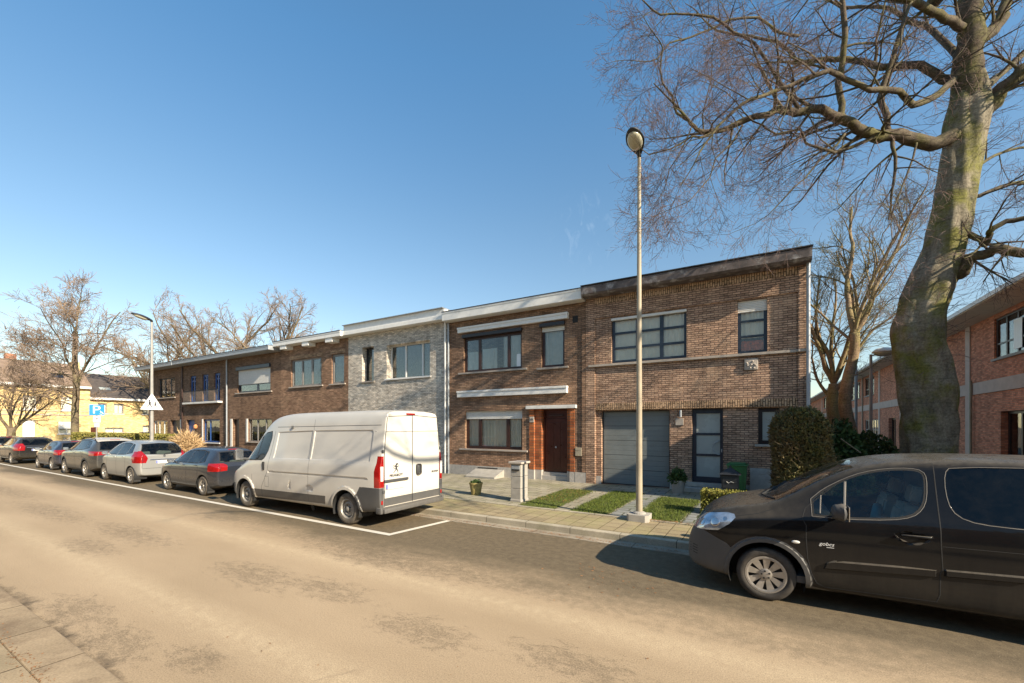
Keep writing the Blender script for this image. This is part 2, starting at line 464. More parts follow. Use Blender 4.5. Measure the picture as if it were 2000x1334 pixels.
M['near_pavement'] = paving_mat('near_pavement', (.35, .265, .165), (.38, .29, .185), (.10, .07, .04), .9, .9, .01, moss=(.2, .2, .12), mossamt=.3, bump=.3, loc=(0, -.1, 0))
def line_mat():
    m, nt, out = newmat('road_paint'); g = NT(nt); p = g.pos()
    w = g.ramp(g.noise(p, 22., 6, .8), [(.62, 0.), (.72, .7)])
    col = g.mix(w, (.62, .57, .48), (.30, .24, .17))
    g.bsdf(out, col, .7, 0., g.bump(g.noise(p, 90., 3), .4, .004), .3); return m
M['line'] = line_mat()

def sheet(name, x0, x1, y0, y1, z, mat, kind='structure'):
    mb = MB(); mb.quad((x0, y0, z), (x1, y0, z), (x1, y1, z), (x0, y1, z))
    o = mb.build(name, mat); o['kind'] = kind; return o
def slab(name, x0, x1, y0, y1, z0, z1, mat, b=.012):
    mb = MB(); mb.bbox(x0, x1, y0, y1, z0, z1, b)
    o = mb.build(name, mat, smooth=False); o['kind'] = 'structure'; return o

sheet('ground', -900, 900, -900, 900, -.03, M['soil'])
sheet('road', -64, 60, 1.2, 7.9, 0., M['road'])
sheet('cross_road', -63.5, -56, -60, 60, .004, M['road'])
# parking bay marking: long line, end line
mb = MB()
mb.quad((-62, 5.96, .008), (-6.42, 5.93, .008), (-6.27, 6.06, .008), (-62, 6.09, .008))
mb.quad((-6.42, 5.93, .0085), (-6.29, 5.93, .0085), (-6.06, 7.56, .0085), (-6.19, 7.56, .0085))
o = mb.build('bay_marking', M['line']); o['kind'] = 'structure'
slab('gutter', -56, 60, 7.55, 7.85, -.05, .012, M['gutter'], .004)
slab('kerb', -56, 60, 7.853, 8.02, -.05, .13, M['kerb'], .015)
slab('pavement', -56, 60, 8.024, 9.26, -.05, .128, M['sidewalk'], .004)
slab('garden_edging', -56, 1.2, 9.264, 9.33, -.05, .155, M['kerb'], .012)
slab('forecourt', -56, 1.0, 9.334, 30, -.05, .135, M['forecourt'], .004)
sheet('schoolyard', 1.004, 8.0, 9.262, 110, .12, M['forecourt_grey'])
slab('near_kerb', -60, 40, 1.0, 1.34, -.05, .12, M['near_kerb'], .014)
slab('near_pavement', -60, 40, -7.4, .996, -.05, .118, M['near_pavement'], .004)
slab('square', -56.2, -41.8, 30.01, 60, -.05, .1, M['forecourt'])

# grass: many blades over low mounds
def grassmat():
    m, nt, out = newmat('grass_blades'); g = NT(nt); p = g.pos()
    col = g.mix(g.ramp(g.noise(p, 6., 4), [(.35, 0.), (.65, 1.)]), (.055, .085, .012), (.13, .155, .025))
    g.bsdf(out, col, .7, 0., None, .2); return m
M['grass'] = grassmat()
M['moss'] = simple('moss', (.085, .095, .022), .95, var=.5, scale=9, bump=.8, bscale=40)
def grass_patch(poly, n, h=.05, name='grass'):
    mb = MB()
    z0 = .139
    pj = []
    for i in range(len(poly)):
        (ax, ay), (bx_, by_) = poly[i], poly[(i+1) % len(poly)]
        for k in range(10): pj.append((ax+(bx_-ax)*k/10+random.gauss(0, .045), ay+(by_-ay)*k/10+random.gauss(0, .03)))
    mb.add([(x, y, z0+.006) for x, y in pj], [tuple(range(len(pj)))])
    xs = [q[0] for q in poly]; ys = [q[1] for q in poly]
    def inside(x, y):
        c = False; j = len(poly)-1
        for i in range(len(poly)):
            if (poly[i][1] > y) != (poly[j][1] > y) and x < (poly[j][0]-poly[i][0])*(y-poly[i][1])/(poly[j][1]-poly[i][1])+poly[i][0]: c = not c
            j = i
        return c
    k = 0
    while k < n:
        x = random.uniform(min(xs)-.04, max(xs)+.04); y = random.uniform(min(ys)-.04, max(ys)+.04)
        if not inside(x+random.gauss(0, .07), y+random.gauss(0, .07)): continue
        k += 1
        a = random.uniform(0, 6.28); hh = h*random.uniform(.4, 1.3); w = .006
        lx, ly = random.gauss(0, .5)*hh, random.gauss(0, .5)*hh
        mb.add([(x-w*math.cos(a), y-w*math.sin(a), z0), (x+w*math.cos(a), y+w*math.sin(a), z0), (x+lx, y+ly, z0+hh)], [(0, 1, 2)], 1)
    o = mb.build(name, [M['moss'], M['grass']]); o['kind'] = 'stuff'
    return o
g1 = grass_patch([(-5.35, 9.4), (-4.35, 9.36), (-4.5, 12.6), (-5.4, 12.6)], 6000, .04)
tag(g1, 'mossy grass strip with fallen leaves right of the stone letterbox pillar', 'grass')
g2 = grass_patch([(-3.95, 9.36), (-3.05, 9.36), (-3.05, 12.9), (-3.95, 12.9)], 7500, .05)
tag(g2, 'green grass strip in front of the grey garage door left of the lamp post', 'grass')
g3 = grass_patch([(-2.45, 9.36), (-1.5, 9.36), (-1.45, 12.4), (-2.5, 12.5)], 7000, .05)
tag(g3, 'green grass strip right behind the lamp post foot', 'grass')
# grey stepping slabs between the strips
for nm, x0, x1, y0, y1 in [('garden_path', -3.0, -2.5, 9.37, 13.9), ('garden_path', -1.44, .95, 9.37, 14.0)]:
    slab(nm, x0, x1, y0, y1, .13, .142, M['forecourt_grey'], .004)
# leaf litter
M['litter'] = simple('litter', (.26, .12, .045), .9, var=.6, scale=3)
mb = MB()
def leaf(mb, x, y, z, s):
    a = random.uniform(0, 6.28); c, q = math.cos(a), math.sin(a); t = random.uniform(.0, .5)*s
    mb.add([(x+c*s, y+q*s, z+.004), (x-q*s*.5, y+c*s*.5, z+t), (x-c*s, y-q*s, z+.004), (x+q*s*.5, y-c*s*.5, z+t*.5)], [(0, 1, 2), (0, 2, 3)])
for i in range(900):
    leaf(mb, random.uniform(-9, -1.2), 7.72-abs(random.gauss(0, .09)), .012 if random.random() < .8 else .014, random.uniform(.008, .022))
for i in range(420):
    leaf(mb, random.gauss(-4.9, .35), random.uniform(10.2, 12.6), .16+random.uniform(0, .03), random.uniform(.012, .028))
for i in range(300):
    leaf(mb, random.uniform(-2.1, -.7), random.gauss(9.3, .05), .158, random.uniform(.01, .02))
for i in range(60):
    leaf(mb, random.uniform(-14, 2), random.uniform(1.5, 5.6), .004, random.uniform(.008, .018))
for i in range(260):
    leaf(mb, random.uniform(-7, -3.5), random.gauss(1.01, .035), .122, random.uniform(.006, .014))
for i in range(50):
    leaf(mb, random.gauss(-1.6, .5), random.gauss(6.0, .35), .004, random.uniform(.012, .026))
o = mb.build('leaf_litter', M['litter']); tag(o, 'brown fallen leaves scattered along kerb and grass', 'leaves', kind='stuff')
# ------------------------------------------------------------------ houses
FY = 14.25     # street facade plane
def wall_cells(mb, x0, x1, z0, z1, holes, y, reveal, axis='y', mi=0):
    """front plane with rectangular openings and their reveals; axis 'y': plane y=const, faces -y; 'x': plane x=const (x,z)->(y)"""
    def P(a, b, d):  # a along wall, b height, d depth into house
        return (a, y+d, b) if axis == 'y' else (y+d, a, b)
    xs = sorted({x0, x1, *[h[0] for h in holes], *[h[1] for h in holes]})
    zs = sorted({z0, z1, *[h[2] for h in holes], *[h[3] for h in holes]})
    xs = [x for x in xs if x0 <= x <= x1]; zs = [z for z in zs if z0 <= z <= z1]
    for i in range(len(xs)-1):
        for j in range(len(zs)-1):
            cx, cz = (xs[i]+xs[i+1])/2, (zs[j]+zs[j+1])/2
            if any(h[0] < cx < h[1] and h[2] < cz < h[3] for h in holes): continue
            mb.quad(P(xs[i], zs[j], 0), P(xs[i+1], zs[j], 0), P(xs[i+1], zs[j+1], 0), P(xs[i], zs[j+1], 0), mi)
    for a, b, c, d in [h[:4] for h in holes]:
        mb.quad(P(a, c, 0), P(a, d, 0), P(a, d, reveal), P(a, c, reveal), mi)
        mb.quad(P(b, c, 0), P(b, c, reveal), P(b, d, reveal), P(b, d, 0), mi)
        mb.quad(P(a, d, 0), P(b, d, 0), P(b, d, reveal), P(a, d, reveal), mi)
        mb.quad(P(a, c, 0), P(a, c, reveal), P(b, c, reveal), P(b, c, 0), mi)

def house_root(x0, x1, label, group='brick row houses along the street', cat='house', name='row_house'):
    return empty(name, ((x0+x1)/2, FY, .13), label, cat, group)
def O(root): return tuple(root.location)

def curtain_mb(mb, x0, x1, z0, z1, y, folds=18, amp=.035):
    n = max(6, int((x1-x0)*40)); vs = []; ph = random.uniform(0, 6)
    for i in range(n+1):
        x = x0+(x1-x0)*i/n
        d = amp*math.sin(x*folds*2.2+ph)*(.6+.4*math.sin(x*5+ph))
        vs += [(x, y+d, z0), (x, y+d*.6, z1)]
    mb.add(vs, [(2*i, 2*i+2, 2*i+3, 2*i+1) for i in range(n)])

def window(root, x0, x1, z0, z1, frame, mull=(), trans=(), fw=.06, depth=.09, sill=None, sillx=.08, curtain=None, cz=None, cmat='curtain', shutter=0, shbox=None, y=FY, bar=.05, sill_h=.07, sill_out=.07, pane='glass', reflabel=None, tilt=None):
    off = O(root)
    mb = MB(off); yy = y+depth; t = .06
    mb.box(x0, x1, yy, yy+t, z0, z0+fw); mb.box(x0, x1, yy, yy+t, z1-fw, z1)
    mb.box(x0, x0+fw, yy, yy+t, z0+fw, z1-fw); mb.box(x1-fw, x1, yy, yy+t, z0+fw, z1-fw)
    w = x1-x0; h = z1-z0
    for f in mull: mb.box(x0+w*f-bar*.8, x0+w*f+bar*.8, yy-.004, yy+t-.004, z0+fw, z1-fw)
    for q in trans:
        a, b, f = q if isinstance(q, tuple) else (0, 1, q)
        mb.box(x0+w*a+.01, x0+w*b-.01, yy-.002, yy+t-.006, z0+h*f-bar*.5, z0+h*f+bar*.5)
    fr = mb.build('window', M[frame], root)
    cuts = [0]+list(mull)+[1]
    for i in range(len(cuts)-1):
        a, b = x0+w*cuts[i]+.02, x0+w*cuts[i+1]-.02
        p = MB(off); p.box(a, b, yy+.025, yy+.031, z0+.03, z1-.03)
        p.build('pane', M[pane], fr)
    if sill:
        s_ = MB(off); s_.bbox(x0-sillx, x1+sillx, y-sill_out, y+depth-.004, z0-sill_h, z0-.002, .006)
        s_.build('sill', M[sill], fr)
    if curtain:
        for (a, b, c, d) in curtain:
            c_ = MB(off); curtain_mb(c_, x0+w*a, x0+w*b, z0+h*c, z0+h*d, yy+.10)
            c_.build('curtain', M[cmat], fr, smooth=True)
    if shutter:
        s_ = MB(off); n = int(shutter/.045)
        for k in range(n):
            za = z1-shutter+k*shutter/n
            s_.prism([(yy-.03, za+.004), (yy-.036, za+shutter/n*.5), (yy-.03, za+shutter/n-.002), (yy-.012, za+shutter/n-.002), (yy-.012, za+.004)], 'x', x0+.01, x1-.01)
        s_.build('roller_shutter', M['shutter'], fr)
    if shbox:
        s_ = MB(off); s_.bbox(x0-.03, x1+.03, y-.1, y+.08, z1-.005, z1+shbox, .01)
        s_.build('shutter_box', M['frame_blue' if frame == 'frame_blue' else 'frame_black'], fr)
    return fr

def shell(root, x0, x1, top, mat, holes, depth=9.5, y=FY, front=True, reveal=.22, z0=-.1):
    off = O(root); mb = MB(off)
    if front: wall_cells(mb, x0, x1, z0, top, holes, y, reveal)
    # gable sides and back, flat roof
    mb.quad((x0, y, z0), (x0, y, top), (x0, y+depth, top), (x0, y+depth, z0))
    mb.quad((x1, y, z0), (x1, y+depth, z0), (x1, y+depth, top), (x1, y, top))
    mb.quad((x0, y+depth, z0), (x0, y+depth, top), (x1, y+depth, top), (x1, y+depth, z0))
    mb.box(x0+.01, x1-.01, y+.32, y+depth-.02, z0+.01, z0+.15)
    mb.box(x0+.01, x1-.01, y+.32, y+depth-.02, 3.05, 3.25)   # floor between the storeys
    mb.box(x0+.01, x1-.01, y+2.6, y+2.7, .2, top-.02)        # inner wall
    me = mb.build('wall', M[mat], root)
    return me

def roof(root, x0, x1, z, depth=9.5, y=FY):
    mb = MB(O(root)); mb.box(x0, x1, y+.02, y+depth+.05, z-.1, z)
    return mb.build('roof', M['roofing'], root)

def cornice(root, x0, x1, zt, h, out, mat, topmat='roofing', step=.0, lip=.03, y=FY):
    off = O(root)
    mb = MB(off)
    if step:   # two-part cornice: upper fascia set back over a gutter board
        mb.bbox(x0, x1, y-out, y+.02, zt-h, zt-h+step, .008)
        mb.bbox(x0, x1, y-out+.07, y+.018, zt-h+step+.001, zt, .006)
    else:
        mb.bbox(x0, x1, y-out, y+.02, zt-h, zt, .012)
        mb.bbox(x0, x1, y-out-.015, y-out+.02, zt-.07, zt-.002, .005)
    c = mb.build('cornice', M[mat], root)
    t = MB(off); t.box(x0, x1, y-out-lip, y+.3, zt+.001, zt+.028)
    t.build('roof_edge', M[topmat], c)
    return c

def downpipe(root, x, y, z0, z1, r=.045, mat='zinc', name='downpipe'):
    mb = MB(O(root)); mb.tube([(x, y, z0), (x, y, z1)], r, 12)
    for z in (z0+.8, (z0+z1)/2, z1-.4): mb.tube([(x, y, z-.02), (x, y, z+.02)], r*1.25, 12)
    return mb.build(name, M[mat], root, smooth=True, angle=40)

# ---- house with the grey garage door -------------------------------------
x0, x1 = -5.36, 1.04
rt = house_root(x0, x1, 'tan brick end house with grey garage door behind the tall lamp post')
off = O(rt)
TOP = 6.6
gar = (-4.85, -2.58, .14, 2.66); dor = (-1.92, -1.04, .40, 2.69); smw = (-.12, .42, 1.62, 2.67)
wa = (-4.47, -2.06, 4.30, 5.83); wb = (-.65, .11, 4.28, 5.84)
# upper storey wall (front plane), ground floor set 6 cm back under the soldier course
mb = MB(off)
wall_cells(mb, x0+.32, x1-.2, 2.72, 5.88, [wa, wb], FY, .26)
mb.quad((x0+.32, FY, 2.72), (x0+.32, FY, 2.722), (x1-.2, FY, 2.722), (x1-.2, FY, 2.72))
mb.quad((x0+.32, FY, 2.72), (x1-.2, FY, 2.72), (x1-.2, FY+.08, 2.72), (x0+.32, FY+.08, 2.72))
wall_cells(mb, x0+.32, x1-.2, -.1, 2.72, [gar, dor, smw], FY+.08, .26)
# frieze and corner piers stand proud
mb.box(x0+.32, x1-.2, FY-.045, FY+.1, 5.885, 6.62)
mb.box(x0, x0+.319, FY-.045, FY+.1, -.1, 6.62)
mb.box(x1-.199, x1, FY-.045, FY+.1, -.1, 6.62)
D = 9.5
mb.quad((x0, FY+.1, -.1), (x0, FY+.1, TOP), (x0, FY+D, TOP), (x0, FY+D, -.1))
mb.quad((x1, FY+.1, -.1), (x1, FY+D, -.1), (x1, FY+D, TOP), (x1, FY+.1, TOP))
mb.quad((x0, FY+D, -.1), (x0, FY+D, TOP), (x1, FY+D, TOP), (x1, FY+D, -.1))
mb.box(x0+.02, x1-.02, FY+.45, FY+D-.02, 3.05, 3.25)
mb.box(x0+.02, x1-.02, FY+2.8, FY+2.9, .2, TOP-.02)
mb.build('wall', M['brick_tan'], rt)
mb = MB(off); mb.box(x0+.325, x1-.205, FY-.014, FY+.06, 2.706, 2.93)
mb.box(x0+.325, x1-.205, FY-.062, FY-.03, 6.36, 6.58)
mb.build('soldier_course', M['brick_tan_soldier'], rt, split=True)
roof(rt, x0, x1, 6.72)
# weathered timber cornice
mb = MB(off)
pr = [(FY-.46, 6.93), (FY-.50, 6.90), (FY-.50, 6.66), (FY-.42, 6.60), (FY-.05, 6.60), (FY+.3, 6.60), (FY+.3, 6.93)]
mb.prism(pr, 'x', x0-.02, x1+.09)
c = mb.build('cornice', M['woodtop'], rt)
mb = MB(off); mb.box(x0-.03, x1+.11, FY-.53, FY+.3, 6.932, 6.96); mb.build('roof_edge', M['roofing'], c)
mb = MB(off)
mb.bbox(x0+.1, x1-.2, FY-.10, FY-.002, 4.20, 4.275, .008); mb.bbox(x1-.2, x1+.03, FY-.15, FY-.046, 4.20, 4.275, .008)
mb.build('string_course', M['sillstone'], rt)
window(rt, *wa, 'frame_blue', mull=(.36, .68), trans=((0, 1, .33), (0, 1, .66)), fw=.09, depth=.1, bar=.07, curtain=[(0, .36, 0, 1), (.36, 1, 0, 1)])
mb = MB(off); mb.bbox(wa[0]+.0, wa[1], FY-.012, FY+.09, 5.74, 5.82, .005); mb.build('window_head_trim', M['shutter'], rt)
f = window(rt, *wb, 'frame_blue', trans=(.33, .62), fw=.09, depth=.1, bar=.06, curtain=[(0, 1, .3, 1)], shutter=.34)
mb = MB(off); curtain_mb(mb, wb[0]+.08, wb[1]-.08, 4.34, 4.68, FY+.21, 30, .015); mb.build('curtain', M['curtain_rust'], f, smooth=True)
f = window(rt, smw[0], smw[1], smw[2], smw[3], 'frame_black', fw=.11, depth=.12, y=FY+.08, sill='bluestone', sill_out=.08, pane='glass_frost')
# garage door of horizontal boards in wide sections
mb = MB(off); yy = FY+.24
nsec = 5; hsec = (gar[3]-gar[2]-.03)/nsec
for k in range(nsec):
    za = gar[2]+.02+k*hsec
    for j in range(3):
        zb_ = za+j*hsec/3
        mb.bbox(gar[0]+.045, gar[1]-.045, yy, yy+.04, zb_+(.006 if j == 0 else .0015), zb_+hsec/3-(.006 if j == 2 else .0015), .003)
gd = mb.build('garage_door', M['garage'], rt)
mb = MB(off); mb.box(gar[0]+.002, gar[0]+.045, yy-.02, yy+.06, gar[2], gar[3]-.002); mb.box(gar[1]-.045, gar[1]-.002, yy-.02, yy+.06, gar[2], gar[3]-.002)
mb.box(gar[0]+.045, gar[1]-.045, yy-.02, yy+.06, gar[3]-.02, gar[3]-.002); mb.box(gar[0]+.04, gar[1]-.04, yy+.035, yy+.05, gar[2], gar[3]-.01)
mb.build('frame', M['garage_line'], gd)
# front door: dark frame, three frosted panes, half round handle
mb = MB(off); yy = FY+.2; a, b, c_, d = dor
fw = .12
mb.box(a, a+fw, yy, yy+.07, c_, d); mb.box(b-fw*.75, b, yy, yy+.07, c_, d); mb.box(a+fw, b-fw*.75, yy, yy+.07, d-.15, d); mb.box(a+fw, b-fw*.75, yy, yy+.07, c_, c_+.17)
h = d-c_
for f_ in (.37, .655): mb.box(a+fw, b-fw*.75, yy+.003, yy+.067, c_+h*f_-.035, c_+h*f_+.035)
fd = mb.build('front_door', M['frame_blue'], rt)
for q0, q1 in ((.07, .36), (.385, .64), (.67, .94)):
    mb = MB(off); mb.box(a+fw-.005, b-fw*.75+.005, yy+.03, yy+.04, c_+h*q0, c_+h*q1); mb.build('pane', M['glass_frost'], fd)
mb = MB(off); cx, cz = b-.09, c_+h*.47
mb.tube([(cx-.02-math.sin(t)*.18, yy-.05, cz+math.cos(t)*.2) for t in [k*math.pi/14 for k in range(15)]], .012, 8)
mb.tube([(cx-.02, yy-.05, cz+.2), (cx-.02, yy+.01, cz+.2)], .01, 8); mb.tube([(cx-.02, yy-.05, cz-.2), (cx-.02, yy+.01, cz-.2)], .01, 8)
mb.build('handle', M['zinc'], fd, smooth=True)
mb = MB(off); mb.box(b-.06, b-.03, yy-.015, yy-.001, cz-.13, cz-.03); mb.build('lock', M['zinc'], fd)
mb = MB(off); mb.bbox(-2.05, -.93, FY-.02, FY+.3, .27, .398, .01); mb.bbox(-2.15, -.85, FY-.32, FY-.021, .13, .262, .01)
mb.build('doorstep', M['bluestone'], rt)
# bluestone plinth pieces, nameplate, wall lamp, stone relief
mb = MB(off)
for u, v in ((x0+.33, gar[0]-.003), (gar[1]+.003, dor[0]-.003), (dor[1]+.003, x1-.21)): mb.box(u, v, FY+.055, FY+.12, .1, .40)
mb.build('plinth', M['bluestone'], rt, split=True)
mb = MB(off); mb.bbox(-2.40, -2.16, FY+.05, FY+.085, 2.17, 2.39, .008); mb.build('nameplate', M['stucco'], rt)
mb = MB(off); mb.tube([(-2.24, FY+.02, 2.43), (-2.24, FY+.02, 2.65)], .035, 14); mb.box(-2.26, -2.22, FY+.03, FY+.082, 2.5, 2.58); mb.build('wall_lamp', M['zinc'], rt, smooth=True, angle=40)
mb = MB(off); mb.bbox(-.47, -.12, FY-.05, FY+.001, 3.78, 4.12, .02)
for k in range(9):
    u, v = random.uniform(-.42, -.17), random.uniform(3.83, 4.07)
    mb.lathe([(.001, -.03), (.02, -.02), (.03, 0), (.03, .02)], 8, (u, FY-.05, v), 'y')
mb.build('relief_tile', M['stucco'], rt, smooth=True, angle=50)
downpipe(rt, x1+.03, FY-.14, .13, 6.62, .05)
mb = MB(off); mb.box(x1-.04, x1+.14, FY-.24, FY-.05, 2.95+.0, 3.7); 
mb.build('pipe_box', M['black'], rt) if False else None
# ---- house with the brown door ------------------------------------------
x0, x1 = -11.58, -5.365
r4 = house_root(x0, x1, 'brown brick house with brown front door in an orange brick porch beside the garage house'); rt = r4
off = O(rt)
wa = (-10.76, -7.98, 4.37, 5.80); wb = (-7.15, -6.2, 4.32, 5.83); wc = (-10.69, -7.96, 1.22, 2.76); dor = (-7.64, -5.80, .1, 2.78)
shell(rt, x0, x1, 6.62, 'brick_brown', [wa, wb, wc, dor], reveal=.24)
roof(rt, x0, x1, 6.85)
cornice(rt, x0+.0, x1-.03, 6.90, .36, .42, 'white_trim')
window(rt, *wa, 'frame_brown', mull=(.27, .77), fw=.1, depth=.1, bar=.07, sill='sillstone', sillx=.25, shbox=.13, curtain=[(0, .27, 0, .6), (.3, .55, 0, .65), (.66, .98, 0, 1)], cmat='curtain_grey')
window(rt, *wb, 'frame_brown', fw=.1, depth=.1, sill='sillstone', sillx=.16, shbox=.13, shutter=.17, curtain=[(0, 1, 0, 1)], cmat='curtain_grey')
f = window(rt, *wc, 'frame_brown', mull=(.25, .74), fw=.11, depth=.12, bar=.09, sill='sillstone', sillx=.25, shutter=.33, curtain=[(0, 1, 0, .8)])
for z0_, z1_, u, v in ((6.02, 6.24, -10.98, -6.03), (3.34, 3.60, -11.0, -6.06)):
    mb = MB(off); mb.bbox(u, v, FY-.14, FY-.001, z0_, z1_-.08, .008); mb.bbox(u-.01, v+.01, FY-.165, FY-.001, z1_-.078, z1_, .006)
    mb.build('awning_box', M['white_trim'], rt, split=True)
# porch
mb = MB(off)
for u, v in ((-7.64, -7.44), (-5.98, -5.80)): mb.box(u, v, FY-.03, FY+.18, .5, 2.78)
for u, v in ((-7.44, -7.17), (-6.12, -5.98)): mb.box(u, v, FY+.06, FY+.26, .5, 2.78)
mb.build('porch_brick', M['brick_orange'], rt, split=True)
mb = MB(off)
for u, v in ((-7.65, -7.43), (-5.99, -5.79)): mb.box(u, v, FY-.035, FY+.18, .1, .499)
for u, v in ((-7.43, -7.165), (-6.125, -5.99)): mb.box(u, v, FY+.055, FY+.26, .1, .499)
mb.box(-7.16, -6.13, FY+.10, FY+.3, .1, .30); mb.box(-7.16, -6.13, FY+.16, FY+.3, .30, .42)
mb.build('doorstep', M['bluestone'], rt)
mb = MB(off); mb.bbox(-7.75, -5.72, FY-.12, FY+.24, 2.785, 2.91, .012); mb.build('porch_slab', M['white_paint'], rt)
mb = MB(off); yy = FY+.26
mb.box(-7.165, -7.10, yy-.02, yy+.1, .42, 2.78); mb.box(-6.19, -6.125, yy-.02, yy+.1, .42, 2.78); mb.box(-7.10, -6.19, yy-.02, yy+.1, 2.70, 2.78)
mb.bbox(-7.095, -6.195, yy, yy+.06, .43, 2.42, .01); mb.box(-7.095, -6.195, yy+.03, yy+.06, 2.43, 2.70)
for k in range(3):
    mb.bbox(-6.98+k*.28, -6.76+k*.28, yy-.012, yy+.01, .6, 2.28, .008)
fd = mb.build('front_door', M['door_brown'], rt)
mb = MB(off); mb.lathe([(.001, -.07), (.03, -.065), (.04, -.045), (.02, -.03), (.02, 0)], 16, (-6.64, yy-.01, 1.36), 'y'); mb.build('knob', M['zinc'], fd, smooth=True)
mb = MB(off); mb.bbox(-6.95, -6.35, yy-.02, yy+.02, 2.52, 2.58, .008); mb.build('vent_slot', M['frame_brown'], fd)
mb = MB(off); mb.bbox(-5.80+.03, -5.52, FY-.05, FY-.002, 1.08, 1.38, .012); mb.box(-5.75, -5.54, FY-.055, FY-.05, 1.28, 1.31)
mb.build('letterbox', M['post_paint'], rt)
mb = MB(off); mb.bbox(-5.88, -5.68, FY-.012, FY-.001, 5.85, 6.09, .004); mb.build('vent', M['black'], rt)
# house number shield
mb = MB(off); mb.bbox(-7.62, -7.42, FY-.06, FY-.031, 2.28, 2.5, .02); hn = mb.build('house_number_plate', M['stucco'], rt)
mb = MB(off); mb.box(x0+.02, -7.66, FY-.04, FY+.02, .1, .52); mb.box(-5.78, x1, FY-.04, FY+.02, .1, .50); mb.build('plinth', M['bluestone'], rt, split=True)
mb = MB(off)
mb.prism([(FY-.75, .136), (FY-.041, .136), (FY-.041, .42), (FY-.06, .42), (FY-.75, .2)], 'x', -10.1, -8.75); hatch = mb.build('cellar_hatch', M['concrete'], rt)
mb = MB(off); mb.box(-10.0, -9.05, FY-.055, FY-.042, .44, .475); mb.build('cellar_slot', M['black'], rt)
downpipe(rt, x0+.07, FY-.07, .13, 6.5, .04)
# poster in the upstairs window
f = MB(off); f.box(-8.26, -8.02, FY+.105, FY+.112, 4.47, 4.95); pst = f.build('poster', M['sign_white'], rt)
# brick pier between the two houses
mb = MB(off); mb.box(-5.52, -5.37, FY-.042, FY-.001, .505, 6.5); mb.build('pier', M['brick_brown'], rt)
off4 = O(r4)
# ---- pale house ----------------------------------------------------------
x0, x1 = -17.99, -11.585
rt = house_root(x0, x1, 'pale white brick house with deep set windows behind the white van'); off = O(rt)
wa = (-16.98, -16.15, 4.33, 6.0); wb = (-15.28, -12.6, 4.36, 5.95)
lo = [(-17.2, -16.2, .3, 2.6), (-15.3, -12.6, 1.0, 2.6)]
shell(rt, x0, x1, 6.65, 'brick_white', [wa, wb]+lo, reveal=.36)
roof(rt, x0, x1, 6.9)
cornice(rt, x0, x1, 7.12, .48, .36, 'white_trim', step=.17, topmat='zinc')
window(rt, *wa, 'frame_black', fw=.06, depth=.28, sill='sillstone', curtain=[(0, 1, 0, 1)], cmat='curtain_grey')
window(rt, *wb, 'frame_white', mull=(.36, .75), fw=.06, depth=.28, bar=.045, sill='white_paint', curtain=[(0, .5, 0, 1), (.5, 1, 0, 1)], cmat='curtain_grey')
window(rt, *lo[1], 'frame_white', mull=(.5,), depth=.28, sill='white_paint', curtain=[(0, 1, 0, 1)])
mb = MB(off); mb.bbox(-17.2, -16.2, FY+.28, FY+.34, .3, 2.6, .01); mb.build('front_door', M['frame_black'], rt)
downpipe(rt, x1-.1, FY-.07, .13, 6.6, .05, 'white_paint')
mb = MB(off); mb.tube([(-16.3, FY+1.2, 6.9), (-16.3, FY+1.2, 7.62)], .07, 12); mb.lathe([(.16, 0), (.16, .03), (.02, .09)], 14, (-16.3, FY+1.2, 7.62)); mb.build('flue', M['zinc'], rt)
# ---- brown house with bracketed cornice ----------------------------------
x0, x1 = -23.8, -17.995
rt = house_root(x0, x1, 'brown brick house with block brackets under its cornice left of the pale house'); off = O(rt)
wa = (-22.82, -20.12, 4.33, 5.83); wb = (-19.3, -18.32, 4.33, 5.85)
lo = [(-23.1, -22.1, .3, 2.5), (-21.4, -18.7, 1.1, 2.6)]
shell(rt, x0, x1, 6.6, 'brick_brown', [wa, wb]+lo)
roof(rt, x0, x1, 6.75)
cornice(rt, x0, x1, 6.87, .26, .48, 'white_trim')
mb = MB(off)
for cx in (-22.9, -20.9, -18.95): mb.bbox(cx-.28, cx+.28, FY-.44, FY-.002, 6.40, 6.605, .01)
mb.build('cornice_bracket', M['white_trim'], rt, split=True)
window(rt, *wa, 'frame_grey', mull=(.34, .66), fw=.09, depth=.08, bar=.07, sill='sillstone', sillx=.14, curtain=[(0, .33, 0, 1)])
window(rt, *wb, 'frame_grey', fw=.1, depth=.08, sill='sillstone', sillx=.14)
window(rt, *lo[1], 'frame_grey', mull=(.34, .66), sill='sillstone', curtain=[(0, 1, 0, 1)])
mb = MB(off); mb.bbox(-23.1, -22.1, FY+.15, FY+.2, .3, 2.5, .01); mb.build('front_door', M['frame_grey'], rt)
mb = MB(off)
mb.box(-22.95, -20.0, FY-.02, FY+.01, 5.86, 6.06); mb.box(-19.4, -18.2, FY-.02, FY+.01, 5.88, 6.06); mb.build('soldier_course', M['brick_tan_soldier'], rt, split=True)
mb = MB(off); mb.box(-22.5, -22.1, FY+1.5, FY+1.9, 6.7, 7.15); mb.build('chimney', M['brick_dark'], rt)
